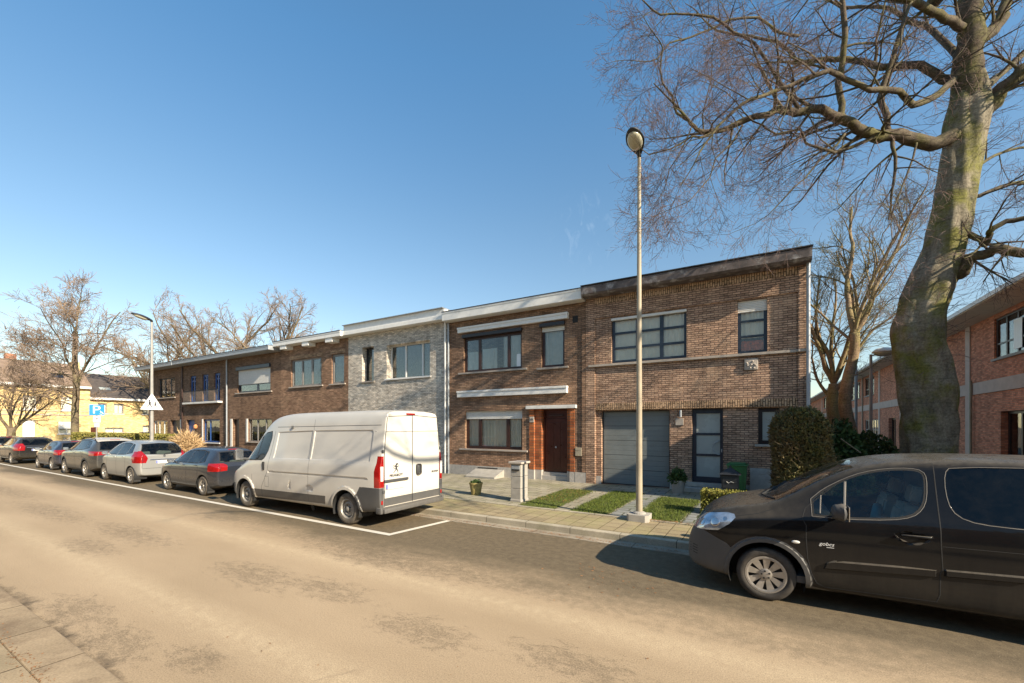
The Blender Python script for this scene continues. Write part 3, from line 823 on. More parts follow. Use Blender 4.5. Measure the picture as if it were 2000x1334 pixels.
# ---- three small houses at the far end ------------------------------------
x0, x1 = -29.72, -23.805
rt = house_root(x0, x1, 'dark brick house with half lowered white shutters upstairs behind the grey hatchback'); off = O(rt)
wa = (-28.47, -24.86, 4.22, 5.62); dor = (-29.08, -28.29, .3, 2.58); wl = (-27.25, -24.7, 1.2, 2.58)
shell(rt, x0, x1, 6.45, 'brick_dark', [wa, dor, wl]); roof(rt, x0, x1, 6.6)
cornice(rt, x0, x1, 6.67, .24, .72, 'zinc')
window(rt, *wa, 'frame_blue', mull=(.58,), trans=(.36,), fw=.1, bar=.08, sill='sillstone', sillx=.2, shutter=.9, shbox=.2, curtain=[(0, 1, 0, .4)])
window(rt, *wl, 'frame_grey', mull=(.35, .7), sill='sillstone', sillx=.15, curtain=[(0, 1, 0, .9)])
mb = MB(off); mb.bbox(dor[0], dor[1], FY+.16, FY+.2, .3, 2.58, .01); mb.build('front_door', M['frame_black'], rt)
mb = MB(off); mb.box(-29.3, -29.083, FY-.03, FY+.05, .13, 2.6); mb.box(-27.45, -27.26, FY-.03, FY+.05, 1.1, 2.6); mb.build('surround_lit_reveal', M['white_paint'], rt, split=True)  # white door surround; the strip by the window paints its sunlit reveal
downpipe(rt, x0+.1, FY-.08, .13, 6.4)
x0, x1 = -35.68, -29.725
rt = house_root(x0, x1, 'dark brick house with three narrow bright blue balcony windows'); off = O(rt)
ws = [(-34.77, -33.87, 3.8, 5.65), (-33.0, -32.16, 3.8, 5.65), (-31.41, -30.61, 3.8, 5.65)]
dor = (-35.3, -34.1, .3, 2.58); wl = (-32.86, -30.67, 1.05, 2.6)
shell(rt, x0, x1, 6.45, 'brick_dark', ws+[dor, wl]); roof(rt, x0, x1, 6.6)
cornice(rt, x0, x1, 6.67, .24, .72, 'zinc')
for w_ in ws: window(rt, *w_, 'frame_brightblue', mull=(.5,), trans=(.8,), fw=.12, bar=.07)
window(rt, *wl, 'frame_brightblue', mull=(.35,), fw=.1, sill='white_paint', curtain=[(0, .5, 0, 1)])
mb = MB(off); mb.bbox(dor[0], dor[1], FY+.16, FY+.2, .3, 2.58, .01); mb.build('front_door', M['frame_brightblue'], rt)
mb = MB(off); mb.bbox(-35.2, -30.3, FY-.3, FY-.001, 3.66, 3.78, .01); mb.build('ledge', M['white_paint'], rt)
mb = MB(off)
mb.tube([(-35.1, FY-.26, 4.55), (-30.4, FY-.26, 4.55)], .02, 6)
for k in range(38):
    x = -35.1+k*4.7/37; mb.tube([(x, FY-.26, 3.78), (x, FY-.26, 4.55)], .011, 5, cap=False)
mb.build('balcony_railing', M['iron'], rt)
mb = MB(off); mb.box(-33.0, -32.87, FY-.03, FY+.05, 1.0, 2.62); mb.build('surround_lit_reveal', M['white_paint'], rt, split=True)  # white strip painting the sunlit side of the window reveal
mb = MB(off); mb.lathe([(.02, 0), (.1, .05), (.12, .2), (.05, .3)], 12, (-33.6, FY-.15, 1.95)); mb.build('wall_lamp', M['orangebox'], rt)
x0, x1 = -41.6, -35.685
rt = house_root(x0, x1, 'dark brick house at the far left end of the row behind the clipped hedge'); off = O(rt)
wa = (-39.78, -37.05, 4.28, 5.72); dor = (-37.79, -36.2, .3, 2.57); wl = (-40.69, -38.3, 1.1, 2.55)
shell(rt, x0, x1, 6.45, 'brick_dark', [wa, dor, wl]); roof(rt, x0, x1, 6.6)
cornice(rt, x0-.25, x1, 6.67, .26, .74, 'zinc')
window(rt, *wa, 'frame_blue', mull=(.33, .68), sill='sillstone', curtain=[(0, .33, 0, 1), (.68, 1, 0, 1)])
window(rt, *wl, 'frame_white', mull=(.33, .68), sill='sillstone', curtain=[(0, 1, 0, 1)])
mb = MB(off); mb.bbox(dor[0], dor[1], FY+.16, FY+.2, .3, 2.57, .01); mb.build('front_door', M['frame_blue'], rt)
mb = MB(off)
for x in (-40.82, -36.19): mb.box(x, x+.12, FY-.03, FY+.05, .13, 2.62)  # sunlit reveals of window and door put in as white strips
mb.build('surround_lit_reveal', M['white_paint'], rt, split=True)
downpipe(rt, x1-.05, FY-.08, .13, 6.4, mat='frame_brown')

# ---- yellow houses across the end of the street (facing +x) ---------------
def xwindow(root, X, y0, y1, z0, z1, frame, off, shut=0, mull=(.5,)):
    mb = MB(off); fw = .1
    mb.box(X-.16, X-.1, y0, y1, z0, z0+fw); mb.box(X-.16, X-.1, y0, y1, z1-fw, z1); mb.box(X-.16, X-.1, y0, y0+fw, z0+fw, z1-fw); mb.box(X-.16, X-.1, y1-fw, y1, z0+fw, z1-fw)
    for f in mull:
        c = y0+(y1-y0)*f; mb.box(X-.155, X-.105, c-.04, c+.04, z0+fw, z1-fw)
    fr = mb.build('window', M[frame], root)
    mb = MB(off); mb.box(X-.14, X-.13, y0+.05, y1-.05, z0+.05, z1-.05); mb.build('pane', M['glass'], fr)
    mb = MB(off); mb.box(X-.32, X-.3, y0+.05, y1-.05, z0+.05, z1-.05); mb.build('curtain', M['curtain'], fr)
    mb = MB(off); mb.box(X+.002, X+.08, y0-.1, y1+.1, z0-.09, z0); mb.build('sill', M['white_paint'], fr)
    if shut:
        mb = MB(off); mb.box(X-.09, X-.06, y0, y1, z1-shut, z1); mb.build('roller_shutter', M['shutter'], fr)
    return fr
def xhouse(name, X, y0, y1, eave, ridge, wall, tile, holes, label, depth=8.5, fascia='white_trim', group=None):
    rt = empty(name, (X, (y0+y1)/2, 0), label, 'house', group); off = O(rt)
    mb = MB(off)
    def P(a, b, d): return (X-d, a, b)
    ys = sorted({y0, y1, *[h[0] for h in holes], *[h[1] for h in holes]}); zs = sorted({-.1, eave, *[h[2] for h in holes], *[h[3] for h in holes]})
    for i in range(len(ys)-1):
        for j in range(len(zs)-1):
            cy, cz = (ys[i]+ys[i+1])/2, (zs[j]+zs[j+1])/2
            if any(h[0] < cy < h[1] and h[2] < cz < h[3] for h in holes): continue
            mb.quad(P(ys[i], zs[j], 0), P(ys[i+1], zs[j], 0), P(ys[i+1], zs[j+1], 0), P(ys[i], zs[j+1], 0))
    for h in holes:
        a, b, c, d = h[:4]
        mb.quad(P(a, c, 0), P(a, d, 0), P(a, d, .2), P(a, c, .2)); mb.quad(P(b, c, 0), P(b, d, 0), P(b, d, .2), P(b, c, .2))
        mb.quad(P(a, d, 0), P(b, d, 0), P(b, d, .2), P(a, d, .2)); mb.quad(P(a, c, 0), P(b, c, 0), P(b, c, .2), P(a, c, .2))
    for y in (y0, y1):
        mb.add([(X, y, -.1), (X-depth, y, -.1), (X-depth, y, eave), (X-depth/2, y, ridge), (X, y, eave)], [(0, 1, 2, 3, 4)])
    mb.quad((X-depth, y0, -.1), (X-depth, y1, -.1), (X-depth, y1, eave), (X-depth, y0, eave))
    mb.build('wall', M[wall], rt)
    mb = MB(off)
    o_ = .35; sl = (ridge-eave)/(depth/2)
    for sgn in (1, -1):
        xe = X+o_ if sgn > 0 else X-depth-o_
        mb.add([(xe, y0-.05, eave-o_*sl+.05), (xe, y1+.05, eave-o_*sl+.05), (X-depth/2, y1+.05, ridge+.05), (X-depth/2, y0-.05, ridge+.05),
                (xe, y0-.05, eave-o_*sl+.2), (xe, y1+.05, eave-o_*sl+.2), (X-depth/2, y1+.05, ridge+.22), (X-depth/2, y0-.05, ridge+.22)],
               [(0, 1, 2, 3), (4, 5, 6, 7), (0, 1, 5, 4), (0, 3, 7, 4), (1, 2, 6, 5)])
    rf = mb.build('roof', M[tile], rt)
    mb = MB(off); mb.box(X+.003, X+.42, y0, y1, eave-.32, eave-.08); mb.build('gutter_board', M[fascia], rt)
    return rt, off, rf
rt, off, rf = xhouse('yellow_house', -65, 2.5, 17.0, 6.6, 9.1, 'brick_yellow', 'tile_brown',
    [(11.97, 12.5+.4, 3.84, 5.29), (14.73, 15.8, 3.84, 5.29), (11.94, 12.8, .3, 2.78), (14.5, 15.8, 1.3, 2.65), (9.2, 10.2, 3.84, 5.29), (8.6, 10.2, 1.2, 2.65), (6, 7, 3.84, 5.29), (4.2, 5.4, 3.84, 5.29)],
    'yellow brick house with brown tiled roof across the end of the street', group='yellow houses at the end of the street')
for a in ((11.97, 12.9, 3.84, 5.29), (14.73, 15.8, 3.84, 5.29), (9.2, 10.2, 3.84, 5.29), (6, 7, 3.84, 5.29), (4.2, 5.4, 3.84, 5.29), (8.6, 10.2, 1.2, 2.65)): xwindow(rt, -65, *a, 'frame_white', off)
xwindow(rt, -65, 14.5, 15.8, 1.3, 2.65, 'frame_white', off, shut=.8)
mb = MB(off); mb.box(-65.16, -65.1, 11.94, 12.8, .3, 2.3); mb.box(-65.1, -65.05, 11.9, 12.84, 2.3, 2.78)
mb.build('front_door', M['frame_white'], rt)
mb = MB(off)
mb.box(-64.999, -64.93, 2.5, 17, 3.28, 3.4); mb.box(-64.999, -64.95, 2.5, 17, 3.7, 3.78); mb.box(-64.999, -64.95, 2.5, 17, .1, .6); mb.build('string_course', M['stucco'], rt)
mb = MB(off); mb.box(-68.5, -67.9, 16.2, 16.9, 7.9, 9.5); mb.build('chimney', M['brick_yellow'], rf)
mb = MB(off); mb.box(-70, -69.3, 11.5, 12.3, 8.6, 9.9); mb.build('chimney', M['brick_red'], rf)
for y in (12.1, 14.3, 9):
    mb = MB(off); mb.add([(-66.0+.0, y, 7.42), (-66.0, y+.9, 7.42), (-66.9, y+.9, 7.95), (-66.9, y, 7.95)], [(0, 1, 2, 3)]); o = mb.build('skylight', M['frame_blue'], rf)
rt, off, rf = xhouse('yellow_house', -66, 17.1, 30, 5.5, 8.3, 'brick_yellow', 'tile_dark',
    [(17.9, 18.7, 3.6, 4.8), (19.3, 20.2, 3.6, 4.8), (18.5, 20.2, .9, 1.95), (17.3, 17.9, .2, 2.0), (22, 23, 3.6, 4.8), (22, 23.4, .9, 2.2)],
    'lower yellow brick house with dark slate roof behind the blue parking sign', group='yellow houses at the end of the street')
for a in ((17.9, 18.7, 3.6, 4.8), (19.3, 20.2, 3.6, 4.8), (18.5, 20.2, .9, 1.95), (22, 23, 3.6, 4.8), (22, 23.4, .9, 2.2)): xwindow(rt, -66, *a, 'frame_grey', off)
mb = MB(off); mb.box(-66.16, -66.1, 17.3, 17.9, .2, 2.0); mb.build('front_door', M['door_brown'], rt)
mb = MB(off); mb.add([(-67.1, 18.4, 6.45), (-67.1, 19.4, 6.45), (-67.9, 19.4, 6.95), (-67.9, 18.4, 6.95)], [(0, 1, 2, 3)]); mb.build('skylight', M['glass_frost'], rf)

# ---- red brick school along the side street -------------------------------
rt = empty('school_building', (8, 50, .12), 'long red brick school building with pale concrete band and overhanging eaves right of the beech', 'building')
off = O(rt); X = 8.0; Y0, Y1 = 10.6, 104
win_up = [(22.0, 24.55), (30.2, 32.6), (34.4, 36.8), (46, 49.5), (52, 57), (62, 68), (74, 80), (13, 17)]
win_dn = [(44.5, 49.5), (56, 61), (66, 72)]
doors = [(22.3-1.0, 24.0), (39.2, 41.2), (30.0, 31.2)]
holes = [(a, b, 4.82, 6.42) for a, b in win_up]+[(a, b, 1.0, 2.7) for a, b in win_dn]+[(a, b, .12, 2.72) for a, b in doors]
mb = MB(off)
ys = sorted({Y0, Y1, *[h[0] for h in holes], *[h[1] for h in holes]}); zs = sorted({-.1, 6.9, *[h[2] for h in holes], *[h[3] for h in holes]})
for i in range(len(ys)-1):
    for j in range(len(zs)-1):
        cy, cz = (ys[i]+ys[i+1])/2, (zs[j]+zs[j+1])/2
        if any(h[0] < cy < h[1] and h[2] < cz < h[3] for h in holes): continue
        mb.quad((X, ys[i], zs[j]), (X, ys[i+1], zs[j]), (X, ys[i+1], zs[j+1]), (X, ys[i], zs[j+1]))
for a, b, c, d in holes:
    r_ = .3
    mb.quad((X, a, c), (X+r_, a, c), (X+r_, a, d), (X, a, d)); mb.quad((X, b, c), (X+r_, b, c), (X+r_, b, d), (X, b, d))
    mb.quad((X, a, c), (X, b, c), (X+r_, b, c), (X+r_, a, c)); mb.quad((X, a, d), (X, b, d), (X+r_, b, d), (X+r_, a, d))
mb.quad((X, Y0, -.1), (X+12, Y0, -.1), (X+12, Y0, 6.9), (X, Y0, 6.9))
mb.quad((X, Y1, -.1), (X+12, Y1, -.1), (X+12, Y1, 6.9), (X, Y1, 6.9)); mb.quad((X+12, Y0, -.1), (X+12, Y1, -.1), (X+12, Y1, 6.9), (X+12, Y0, 6.9))
mb.box(X+.4, X+11.9, Y0+.1, Y1-.1, 3.6, 3.9); mb.box(X+4, X+4.1, Y0+.1, Y1-.1, 0, 6.8)
mb.build('wall', M['brick_red'], rt)
mb = MB(off); mb.box(X-.05, X+.002, Y0, Y1, 3.52, 4.02)
for y in (17.8, 27.0, 37.8, 44.0, 50.6, 58.5, 70, 82): mb.box(X-.045, X+.001, y-.24, y+.24, .12, 3.519); mb.box(X-.045, X+.001, y-.24, y+.24, 4.021, 6.6)
mb.build('concrete_band', M['band'], rt)
mb = MB(off)
mb.prism([(X-1.05, 6.80), (X+12.3, 6.80+.25), (X+12.3, 7.15), (X-1.05, 6.88)], 'y', Y0-.4, Y1+.4)
rf = mb.build('roof', M['roofing'], rt)
mb = MB(off); mb.prism([(X-1.10, 6.73), (X-1.055, 6.73), (X-1.055, 6.89), (X-1.10, 6.89)], 'y', Y0-.4, Y1+.4)
mb.build('fascia', M['white_trim'], rt)
mb = MB(off); mb.prism([(X-1.05, 6.70), (X-.01, 6.60), (X-.01, 6.775), (X-1.05, 6.775)], 'y', Y0-.4, Y1+.4)
mb.build('soffit', M['soffit'], rt)
for (a, b) in win_up:
    n = max(2, round((b-a)/.9)); mb = MB(off)
    xf0, xf1 = X+.06, X+.12; c, d = 4.82, 6.42
    mb.box(xf0, xf1, a, b, c, c+.07); mb.box(xf0, xf1, a, b, d-.07, d)
    for k in range(n+1):
        y = a+(b-a)*k/n; y = min(max(y, a+.05), b-.05); mb.box(xf0+.002, xf1-.002, y-.05, y+.05, c+.07, d-.07)
    mb.box(xf0+.004, xf1-.004, a+.05, b-.05, c+.55, c+.61)
    fr = mb.build('window', M['frame_brown'], rt)
    mb = MB(off); mb.box(xf0+.03, xf0+.035, a+.04, b-.04, c+.04, d-.04); mb.build('pane', M['glass'], fr)
    mb = MB(off)
    for k in range(n):
        if random.random() < .6:
            y = a+(b-a)*k/n; mb.box(X+.35, X+.36, y+.1, y+(b-a)/n-.1, c, d-.1*random.randint(0, 6))
    if mb.v: mb.build('curtain', M['curtain'], fr)
    mb = MB(off); mb.box(X-.08, X-.001, a-.06, b+.06, c-.08, c); mb.build('sill', M['concrete'], fr)
for (a, b) in win_dn:
    mb = MB(off); n = 5
    for k in range(n+1):
        y = a+(b-a)*k/n; y = min(max(y, a+.05), b-.05); mb.box(X+.06, X+.12, y-.05, y+.05, 1.0, 2.7)
    mb.box(X+.055, X+.125, a, b, 1.0, 1.08); mb.box(X+.055, X+.125, a, b, 1.8, 1.87); mb.box(X+.055, X+.125, a, b, 2.62, 2.7)
    fr = mb.build('window', M['frame_grey'], rt)
    mb = MB(off); mb.box(X+.09, X+.095, a+.04, b-.04, 1.04, 2.66); mb.build('pane', M['glass'], fr)
for (a, b) in doors:
    mb = MB(off)
    ym = a+(b-a)*.62
    for y in (a+.05, a+(b-a)*.2, ym, b-.05): mb.box(X+.2, X+.27, y-.05, y+.05, .12, 2.72)
    mb.box(X+.195, X+.275, a, b, 2.62, 2.715); mb.box(X+.195, X+.275, a, b, .13, .3)
    dr = mb.build('entrance_door', M['frame_brown'], rt)
    mb = MB(off); mb.box(X+.23, X+.235, a+.05, b-.05, .2, 2.66); mb.build('pane', M['glass'], dr)
for y in (27.45-1.0, 37.2, 50.2):
    mb = MB(off); mb.tube([(X-.1, y, .12), (X-.1, y, 4.15 if y < 30 else 6.6)], .05, 10); mb.build('downpipe', M['post_paint'], rt, smooth=True, angle=40)
mb = MB(off); mb.box(X+.05, X+.056, 22.55, 23.15, 5.0, 6.1); mb.build('paper_notice', M['sign_white'], rt)

# ---- houses on the camera's side of the street (seen in windows and paint) --
for i, (a, b, h, wl) in enumerate([(-34, -22, 6.6, 'brick_red'), (-22, -10, 7.2, 'brick_orange'), (-10, 2, 6.6, 'brick_brown'), (2, 14, 7.0, 'brick_red')]):
    rt = empty('opposite_house', ((a+b)/2, -7.5, 0), ['red brick house opposite, farthest left behind the viewer', 'orange brick house opposite the pale house', 'brown brick house opposite the garage house', 'red brick house opposite the side street'][i], 'house', 'houses on the near side of the street')
    off = O(rt); mb = MB(off); mb.box(a, b-.01, -16, -7.5, -.05, h); mb.build('wall', M[wl], rt)
    mb = MB(off); mb.box(a, b-.01, -16, -7.1, h+.002, h+.3); mb.build('roof', M['white_trim'], rt)
    for k in range(3):
        for z in (1.0, 4.2):
            x = a+1.2+k*3.7; mb = MB(off); mb.box(x, x+2.0, -7.5+.002, -7.42, z, z+1.6); f = mb.build('window', M['frame_white'], rt)
            mb = MB(off); mb.box(x+.12, x+1.88, -7.419, -7.40, z+.12, z+1.48); mb.build('pane', M['frame_blue'], f)
# ------------------------------------------------------------------ vehicles
def lerp_tab(tab, x):
    if x <= tab[0][0]: return tab[0][1]
    for (a, b), (c, d) in zip(tab, tab[1:]):
        if x <= c: return b+(d-b)*(x-a)/(c-a)
    return tab[-1][1]

M['tl_red'] = simple('tl_red', (.27, .007, .006), .12, var=.25, scale=9, coat=1., objco=True)
M['tl_clear'] = simple('tl_clear', (.62, .60, .56), .15, var=.1, coat=1., objco=True)
M['hl_glass'] = simple('hl_glass', (.42, .47, .52), .08, .55, var=.45, scale=8, coat=1., objco=True)
M['hl_lens'] = glassmat('hl_lens', (.9, .93, .95), 1., .02, 1.5)
M['beading'] = simple('beading', (.22, .20, .17), .4, objco=True)
M['chrome'] = simple('chrome', (.55, .55, .55), .15, .9, var=.05, objco=True)
M['alloy'] = simple('alloy', (.40, .37, .33), .35, .5, var=.15, scale=20, objco=True)
M['steelrim'] = simple('steelrim', (.30, .28, .25), .5, .3, var=.2, scale=20, objco=True)
M['tyre'] = simple('tyre', (.05, .043, .036), .85, var=.35, scale=14, bump=.4, bscale=60, objco=True)
M['tyre_dusty'] = simple('tyre_dusty', (.11, .092, .07), .9, var=.4, scale=10, bump=.4, bscale=60, objco=True)
M['plastic'] = paint('plastic', (.035, .036, .038), 0, .6, 0., (.22, .18, .13), .35, .65)
M['plastic_grey'] = paint('plastic_grey', (.055, .057, .06), 0, .55, 0., (.20, .175, .14), .3, .4)
M['carglass'] = glassmat('carglass', (.74, .82, .77), 1., .01, 1.5, dirt=.03, mult=.9)
M['carglass_dark'] = glassmat('carglass_dark', (.03, .03, .035), .8, .01, 1.45, dirt=.02, mult=1.)
M['windscreen'] = glassmat('windscreen', (.62, .68, .66), 1., .02, 1.5, dirt=.28, mult=1.1)
M['seat'] = simple('seat', (.10, .11, .11), .9, var=.2, objco=True)
M['seat_lt'] = simple('seat_lt', (.42, .42, .38), .9, var=.2, objco=True)
M['interior'] = simple('interior', (.10, .10, .095), .9, var=.2, objco=True)
M['plate'] = simple('plate', (.62, .62, .60), .4, var=.06, objco=True)
M['plate_blue'] = simple('plate_blue', (.03, .06, .35), .4, objco=True)
M['pt_black'] = paint('pt_black', (.004, .005, .007), 0., .06, .05, (.17, .145, .11), .52, .17, .22)
M['pt_white'] = paint('pt_white', (.59, .565, .51), 0., .3, .6, (.24, .19, .12), .42, .8)
M['pt_anth'] = paint('pt_anth', (.030, .037, .052), .4, .22, .8, (.22, .18, .12), .14, .25)
M['pt_silver'] = paint('pt_silver', (.40, .40, .38), .5, .32, .8, (.30, .26, .2), .15, .3)
M['pt_grey'] = paint('pt_grey', (.085, .083, .078), .5, .25, .8, (.24, .2, .14), .16, .28)
M['pt_navy'] = paint('pt_navy', (.010, .018, .045), .2, .22, 1., (.2, .17, .12), .2, .35)
M['pt_dark'] = paint('pt_dark', (.018, .018, .019), .3, .2, .8, (.22, .18, .12), .14, .25)

def chaikin(P, n=1):
    for _ in range(n):
        Q = []
        for i in range(len(P)):
            a, b = P[i], P[(i+1) % len(P)]
            Q += [(a[0]*.75+b[0]*.25, a[1]*.75+b[1]*.25), (a[0]*.25+b[0]*.75, a[1]*.25+b[1]*.75)]
        P = Q
    return P

class Shell:
    """a smooth body loft whose surface can be cut into crisp regions"""
    def __init__(s, st, subdiv=3):
        # st rows: x, zb, hw, zsh, ztop, hwt
        s.mats = []; s.names = []
        rings = []
        def half(row):
            x, zb, hw, zs, zt, ht = row
            k = min(1., max(.05, (zt-zs)/.45)); hs = zs-zb
            return [(0, zb), (hw*.6, zb), (hw*.93, zb+.01), (hw*.992, zb+.09*min(1, hs/.4)), (hw, zb+hs*.42), (hw*1.0, zb+hs*.76), (hw*.985, zs-.015),
                    (min(hw*.955, ht+.3), zs+.035*k), (ht+(hw-ht)*.28, zs+(zt-zs)*.58), (ht+.012, zt-.10*k), (ht*.955, zt-.032*k), (ht*.80, zt-.004), (ht*.42, zt+.012), (0, zt+.016)]
        for row in st:
            h = half(row); x = row[0]
            ring = [(x, -y, z) for y, z in h] + [(x, y, z) for y, z in h[-2:0:-1]]
            rings.append(ring)
        def shrink(ring, k, dx):
            cz = sum(p[2] for p in ring)/len(ring)
            return [(p[0]+dx, p[1]*k, cz+(p[2]-cz)*k) for p in ring]
        rings = [shrink(rings[0], .5, -.004), shrink(rings[0], .93, -.004)]+rings+[shrink(rings[-1], .955, .004), shrink(rings[-1], .5, .004)]
        n = len(rings[0]); vs = [p for r in rings for p in r]
        fs = []
        for i in range(len(rings)-1):
            for k in range(n):
                fs.append((i*n+k, i*n+(k+1) % n, (i+1)*n+(k+1) % n, (i+1)*n+k))
        # caps as quad strips between mirrored points
        for base in (0, (len(rings)-1)*n):
            h = n//2
            for k in range(h):
                a, b = base+k, base+k+1; c, d = base+(n-k-1) % n if True else 0, base+(n-k) % n
                q = [a, b, c, d]
                q2 = []
                for t in q:
                    if t not in q2: q2.append(t)
                if len(q2) >= 3: fs.append(tuple(q2))
        me = bpy.data.meshes.new('shell'); me.from_pydata(vs, [], fs); me.update()
        o = bpy.data.objects.new('shell', me); COL.objects.link(o)
        md = o.modifiers.new('s', 'SUBSURF'); md.levels = subdiv; md.render_levels = subdiv
        dg = bpy.context.evaluated_depsgraph_get()
        me2 = bpy.data.meshes.new_from_object(o.evaluated_get(dg))
        bpy.data.objects.remove(o); bpy.data.meshes.remove(me)
        s.bm = bmesh.new(); s.bm.from_mesh(me2); bpy.data.meshes.remove(me2)
        bmesh.ops.recalc_face_normals(s.bm, faces=s.bm.faces[:])
        s.bm.verts.ensure_lookup_table(); s.bm.faces.ensure_lookup_table(); s.bm.normal_update()
        s.base_v = [v.co.copy() for v in s.bm.verts]; s.base_n = [v.normal.copy() for v in s.bm.verts]
        s.base_f = [tuple(v.index for v in f.verts) for f in s.bm.faces]
        s.tree = BVHTree.FromPolygons(s.base_v, s.base_f)
        s.lay = s.bm.faces.layers.int.new('part')
    def ray(s, a, b, axis, sign):
        """surface point under a projected point; axis 'y': (x,z); 'x': (y,z); 'z': (x,y)"""
        if axis == 'y': o, d = Vector((a, sign*9, b)), Vector((0, -sign, 0))
        elif axis == 'x': o, d = Vector((sign*9+2, a, b)), Vector((-sign, 0, 0))
        else: o, d = Vector((a, b, 9)), Vector((0, 0, -1))
        h = s.tree.ray_cast(o, d)
        if h[0] is None:
            q = s.tree.find_nearest(o+d*8.2 if axis != 'z' else Vector((a, b, 1)))
            return q[0], q[1]
        return h[0], h[1]
    def cut(s, poly, axis='y', sign=-1, thr=.04, cond=None):
        ax = {'y': (0, 2, 1), 'x': (1, 2, 0), 'z': (0, 1, 2)}[axis]
        pa = [Vector(p) for p in poly]; c = sum(pa, Vector((0, 0)))/len(pa)
        lo = [min(p[i] for p in pa)-.001 for i in (0, 1)]; hi = [max(p[i] for p in pa)+.001 for i in (0, 1)]
        faces = []
        for f in s.bm.faces:
            if f.normal[ax[2]]*sign < thr: continue
            m = f.calc_center_median()
            if axis == 'y' and m.y*sign < .15: continue
            if cond and not cond(m, f.normal): continue
            A = [v.co[ax[0]] for v in f.verts]; B = [v.co[ax[1]] for v in f.verts]
            if max(A) < lo[0] or min(A) > hi[0] or max(B) < lo[1] or min(B) > hi[1]: continue
            faces.append(f)
        for i in range(len(pa)):
            p, q = pa[i], pa[(i+1) % len(pa)]
            e = q-p
            if e.length < 1e-5: continue
            nrm2 = Vector((e.y, -e.x)).normalized()
            co = Vector((0, 0, 0)); no = Vector((0, 0, 0))
            co[ax[0]], co[ax[1]] = p; no[ax[0]], no[ax[1]] = nrm2
            # only faces the edge line crosses near the polygon
            ge = set(); gv = set()
            for f in faces:
                ge.update(f.edges); gv.update(f.verts)
            r = bmesh.ops.bisect_plane(s.bm, geom=list(gv)+list(ge)+faces, dist=1e-6, plane_co=co, plane_no=no)
            faces = [g for g in r['geom'] if isinstance(g, bmesh.types.BMFace)]
        ins = []
        for f in faces:
            m = f.calc_center_median(); m2 = Vector((m[ax[0]], m[ax[1]])); ok = True; sg = 0
            for i in range(len(pa)):
                p, q = pa[i], pa[(i+1) % len(pa)]
                cr = (q-p).cross(m2-p)
                if abs(cr) < 1e-9: continue
                if sg == 0: sg = 1 if cr > 0 else -1
                elif (cr > 0) != (sg > 0): ok = False; break
            if ok: ins.append(f)
        return ins
    def mark(s, name, mat, poly, axis='y', sign=-1, thr=.04, cond=None, over=None):
        if name not in s.names: s.names.append(name); s.mats.append(mat)
        k = s.names.index(name)+1
        fs = s.cut(poly, axis, sign, thr, cond)
        for f in fs:
            if over is None or f[s.lay] in [s.names.index(n)+1 if n else 0 for n in over]: f[s.lay] = k
        return fs
    def emboss(s, poly, d, grow=.02, axis='y', sign=-1, thr=.04):
        """push the inside of a convex polygon out by d with a sloped rim"""
        s.cut(poly, axis, sign, thr)
        pa = [Vector(p) for p in poly]; c = sum(pa, Vector((0, 0)))/len(pa)
        inner = []
        for p in pa:
            v = c-p; inner.append(p+Vector((math.copysign(min(grow, abs(v.x)*.5), v.x), math.copysign(min(grow, abs(v.y)*.5), v.y))))
        fs = s.cut(inner, axis, sign, thr)
        i = {'y': 1, 'x': 0, 'z': 2}[axis]
        for v in {v for f in fs for v in f.verts}: v.co[i] += d*sign
        return fs
    def delete(s, faces):
        bmesh.ops.delete(s.bm, geom=[f for f in faces if f.is_valid], context='FACES')
    def smooth_normal(s, co):
        h = s.tree.find_nearest(co)
        if h[0] is None: return None
        f = s.base_f[h[2]]; n = Vector((0, 0, 0))
        for i in f:
            d = (s.base_v[i]-h[0]).length; n += s.base_n[i]/(d+1e-4)
        return n.normalized()
    def finish(s, root, bodyname, bodymat):
        s.bm.normal_update(); s.bm.verts.index_update()
        names = [bodyname]+s.names; mats = [bodymat]+s.mats; out = {}
        cache = {}
        for k, (nm, mt) in enumerate(zip(names, mats)):
            fs = [f for f in s.bm.faces if f[s.lay] == k]
            if not fs: continue
            # split disconnected pieces (each lamp, each window) into parts of their own
            comps = [fs]
            if k > 0:
                left = set(fs); comps = []
                while left:
                    st = [left.pop()]; comp = [st[0]]
                    while st:
                        f = st.pop()
                        for e in f.edges:
                            for g in e.link_faces:
                                if g in left: left.discard(g); st.append(g); comp.append(g)
                    if len(comp) > 2 or sum(f.calc_area() for f in comp) > .004: comps.append(comp)
            for comp in comps:
                idx = {}; vs = []; fl = []; ln = []
                for f in comp:
                    t = []
                    for v in f.verts:
                        if v.index not in idx: idx[v.index] = len(vs); vs.append(tuple(v.co))
                        t.append(idx[v.index])
                        if v.index not in cache: cache[v.index] = s.smooth_normal(v.co)
                        n = cache[v.index]
                        if n is None or n.dot(f.normal) < .93: n = f.normal if (n is None or n.dot(f.normal) < .80) else (n+f.normal).normalized()
                        ln.append(tuple(n))
                    fl.append(tuple(t))
                me = bpy.data.meshes.new(nm); me.from_pydata(vs, [], fl); me.materials.append(mt)
                me.shade_smooth(); me.normals_split_custom_set(ln); me.update()
                o = link_mesh(nm, me, root)
                out.setdefault(nm, []).append(o)
        return out

def circle(cx, cz, r, n=28, a0=0, a1=2*math.pi):
    return [(cx+r*math.cos(a0+(a1-a0)*k/n), cz+r*math.sin(a0+(a1-a0)*k/n)) for k in range(n)]

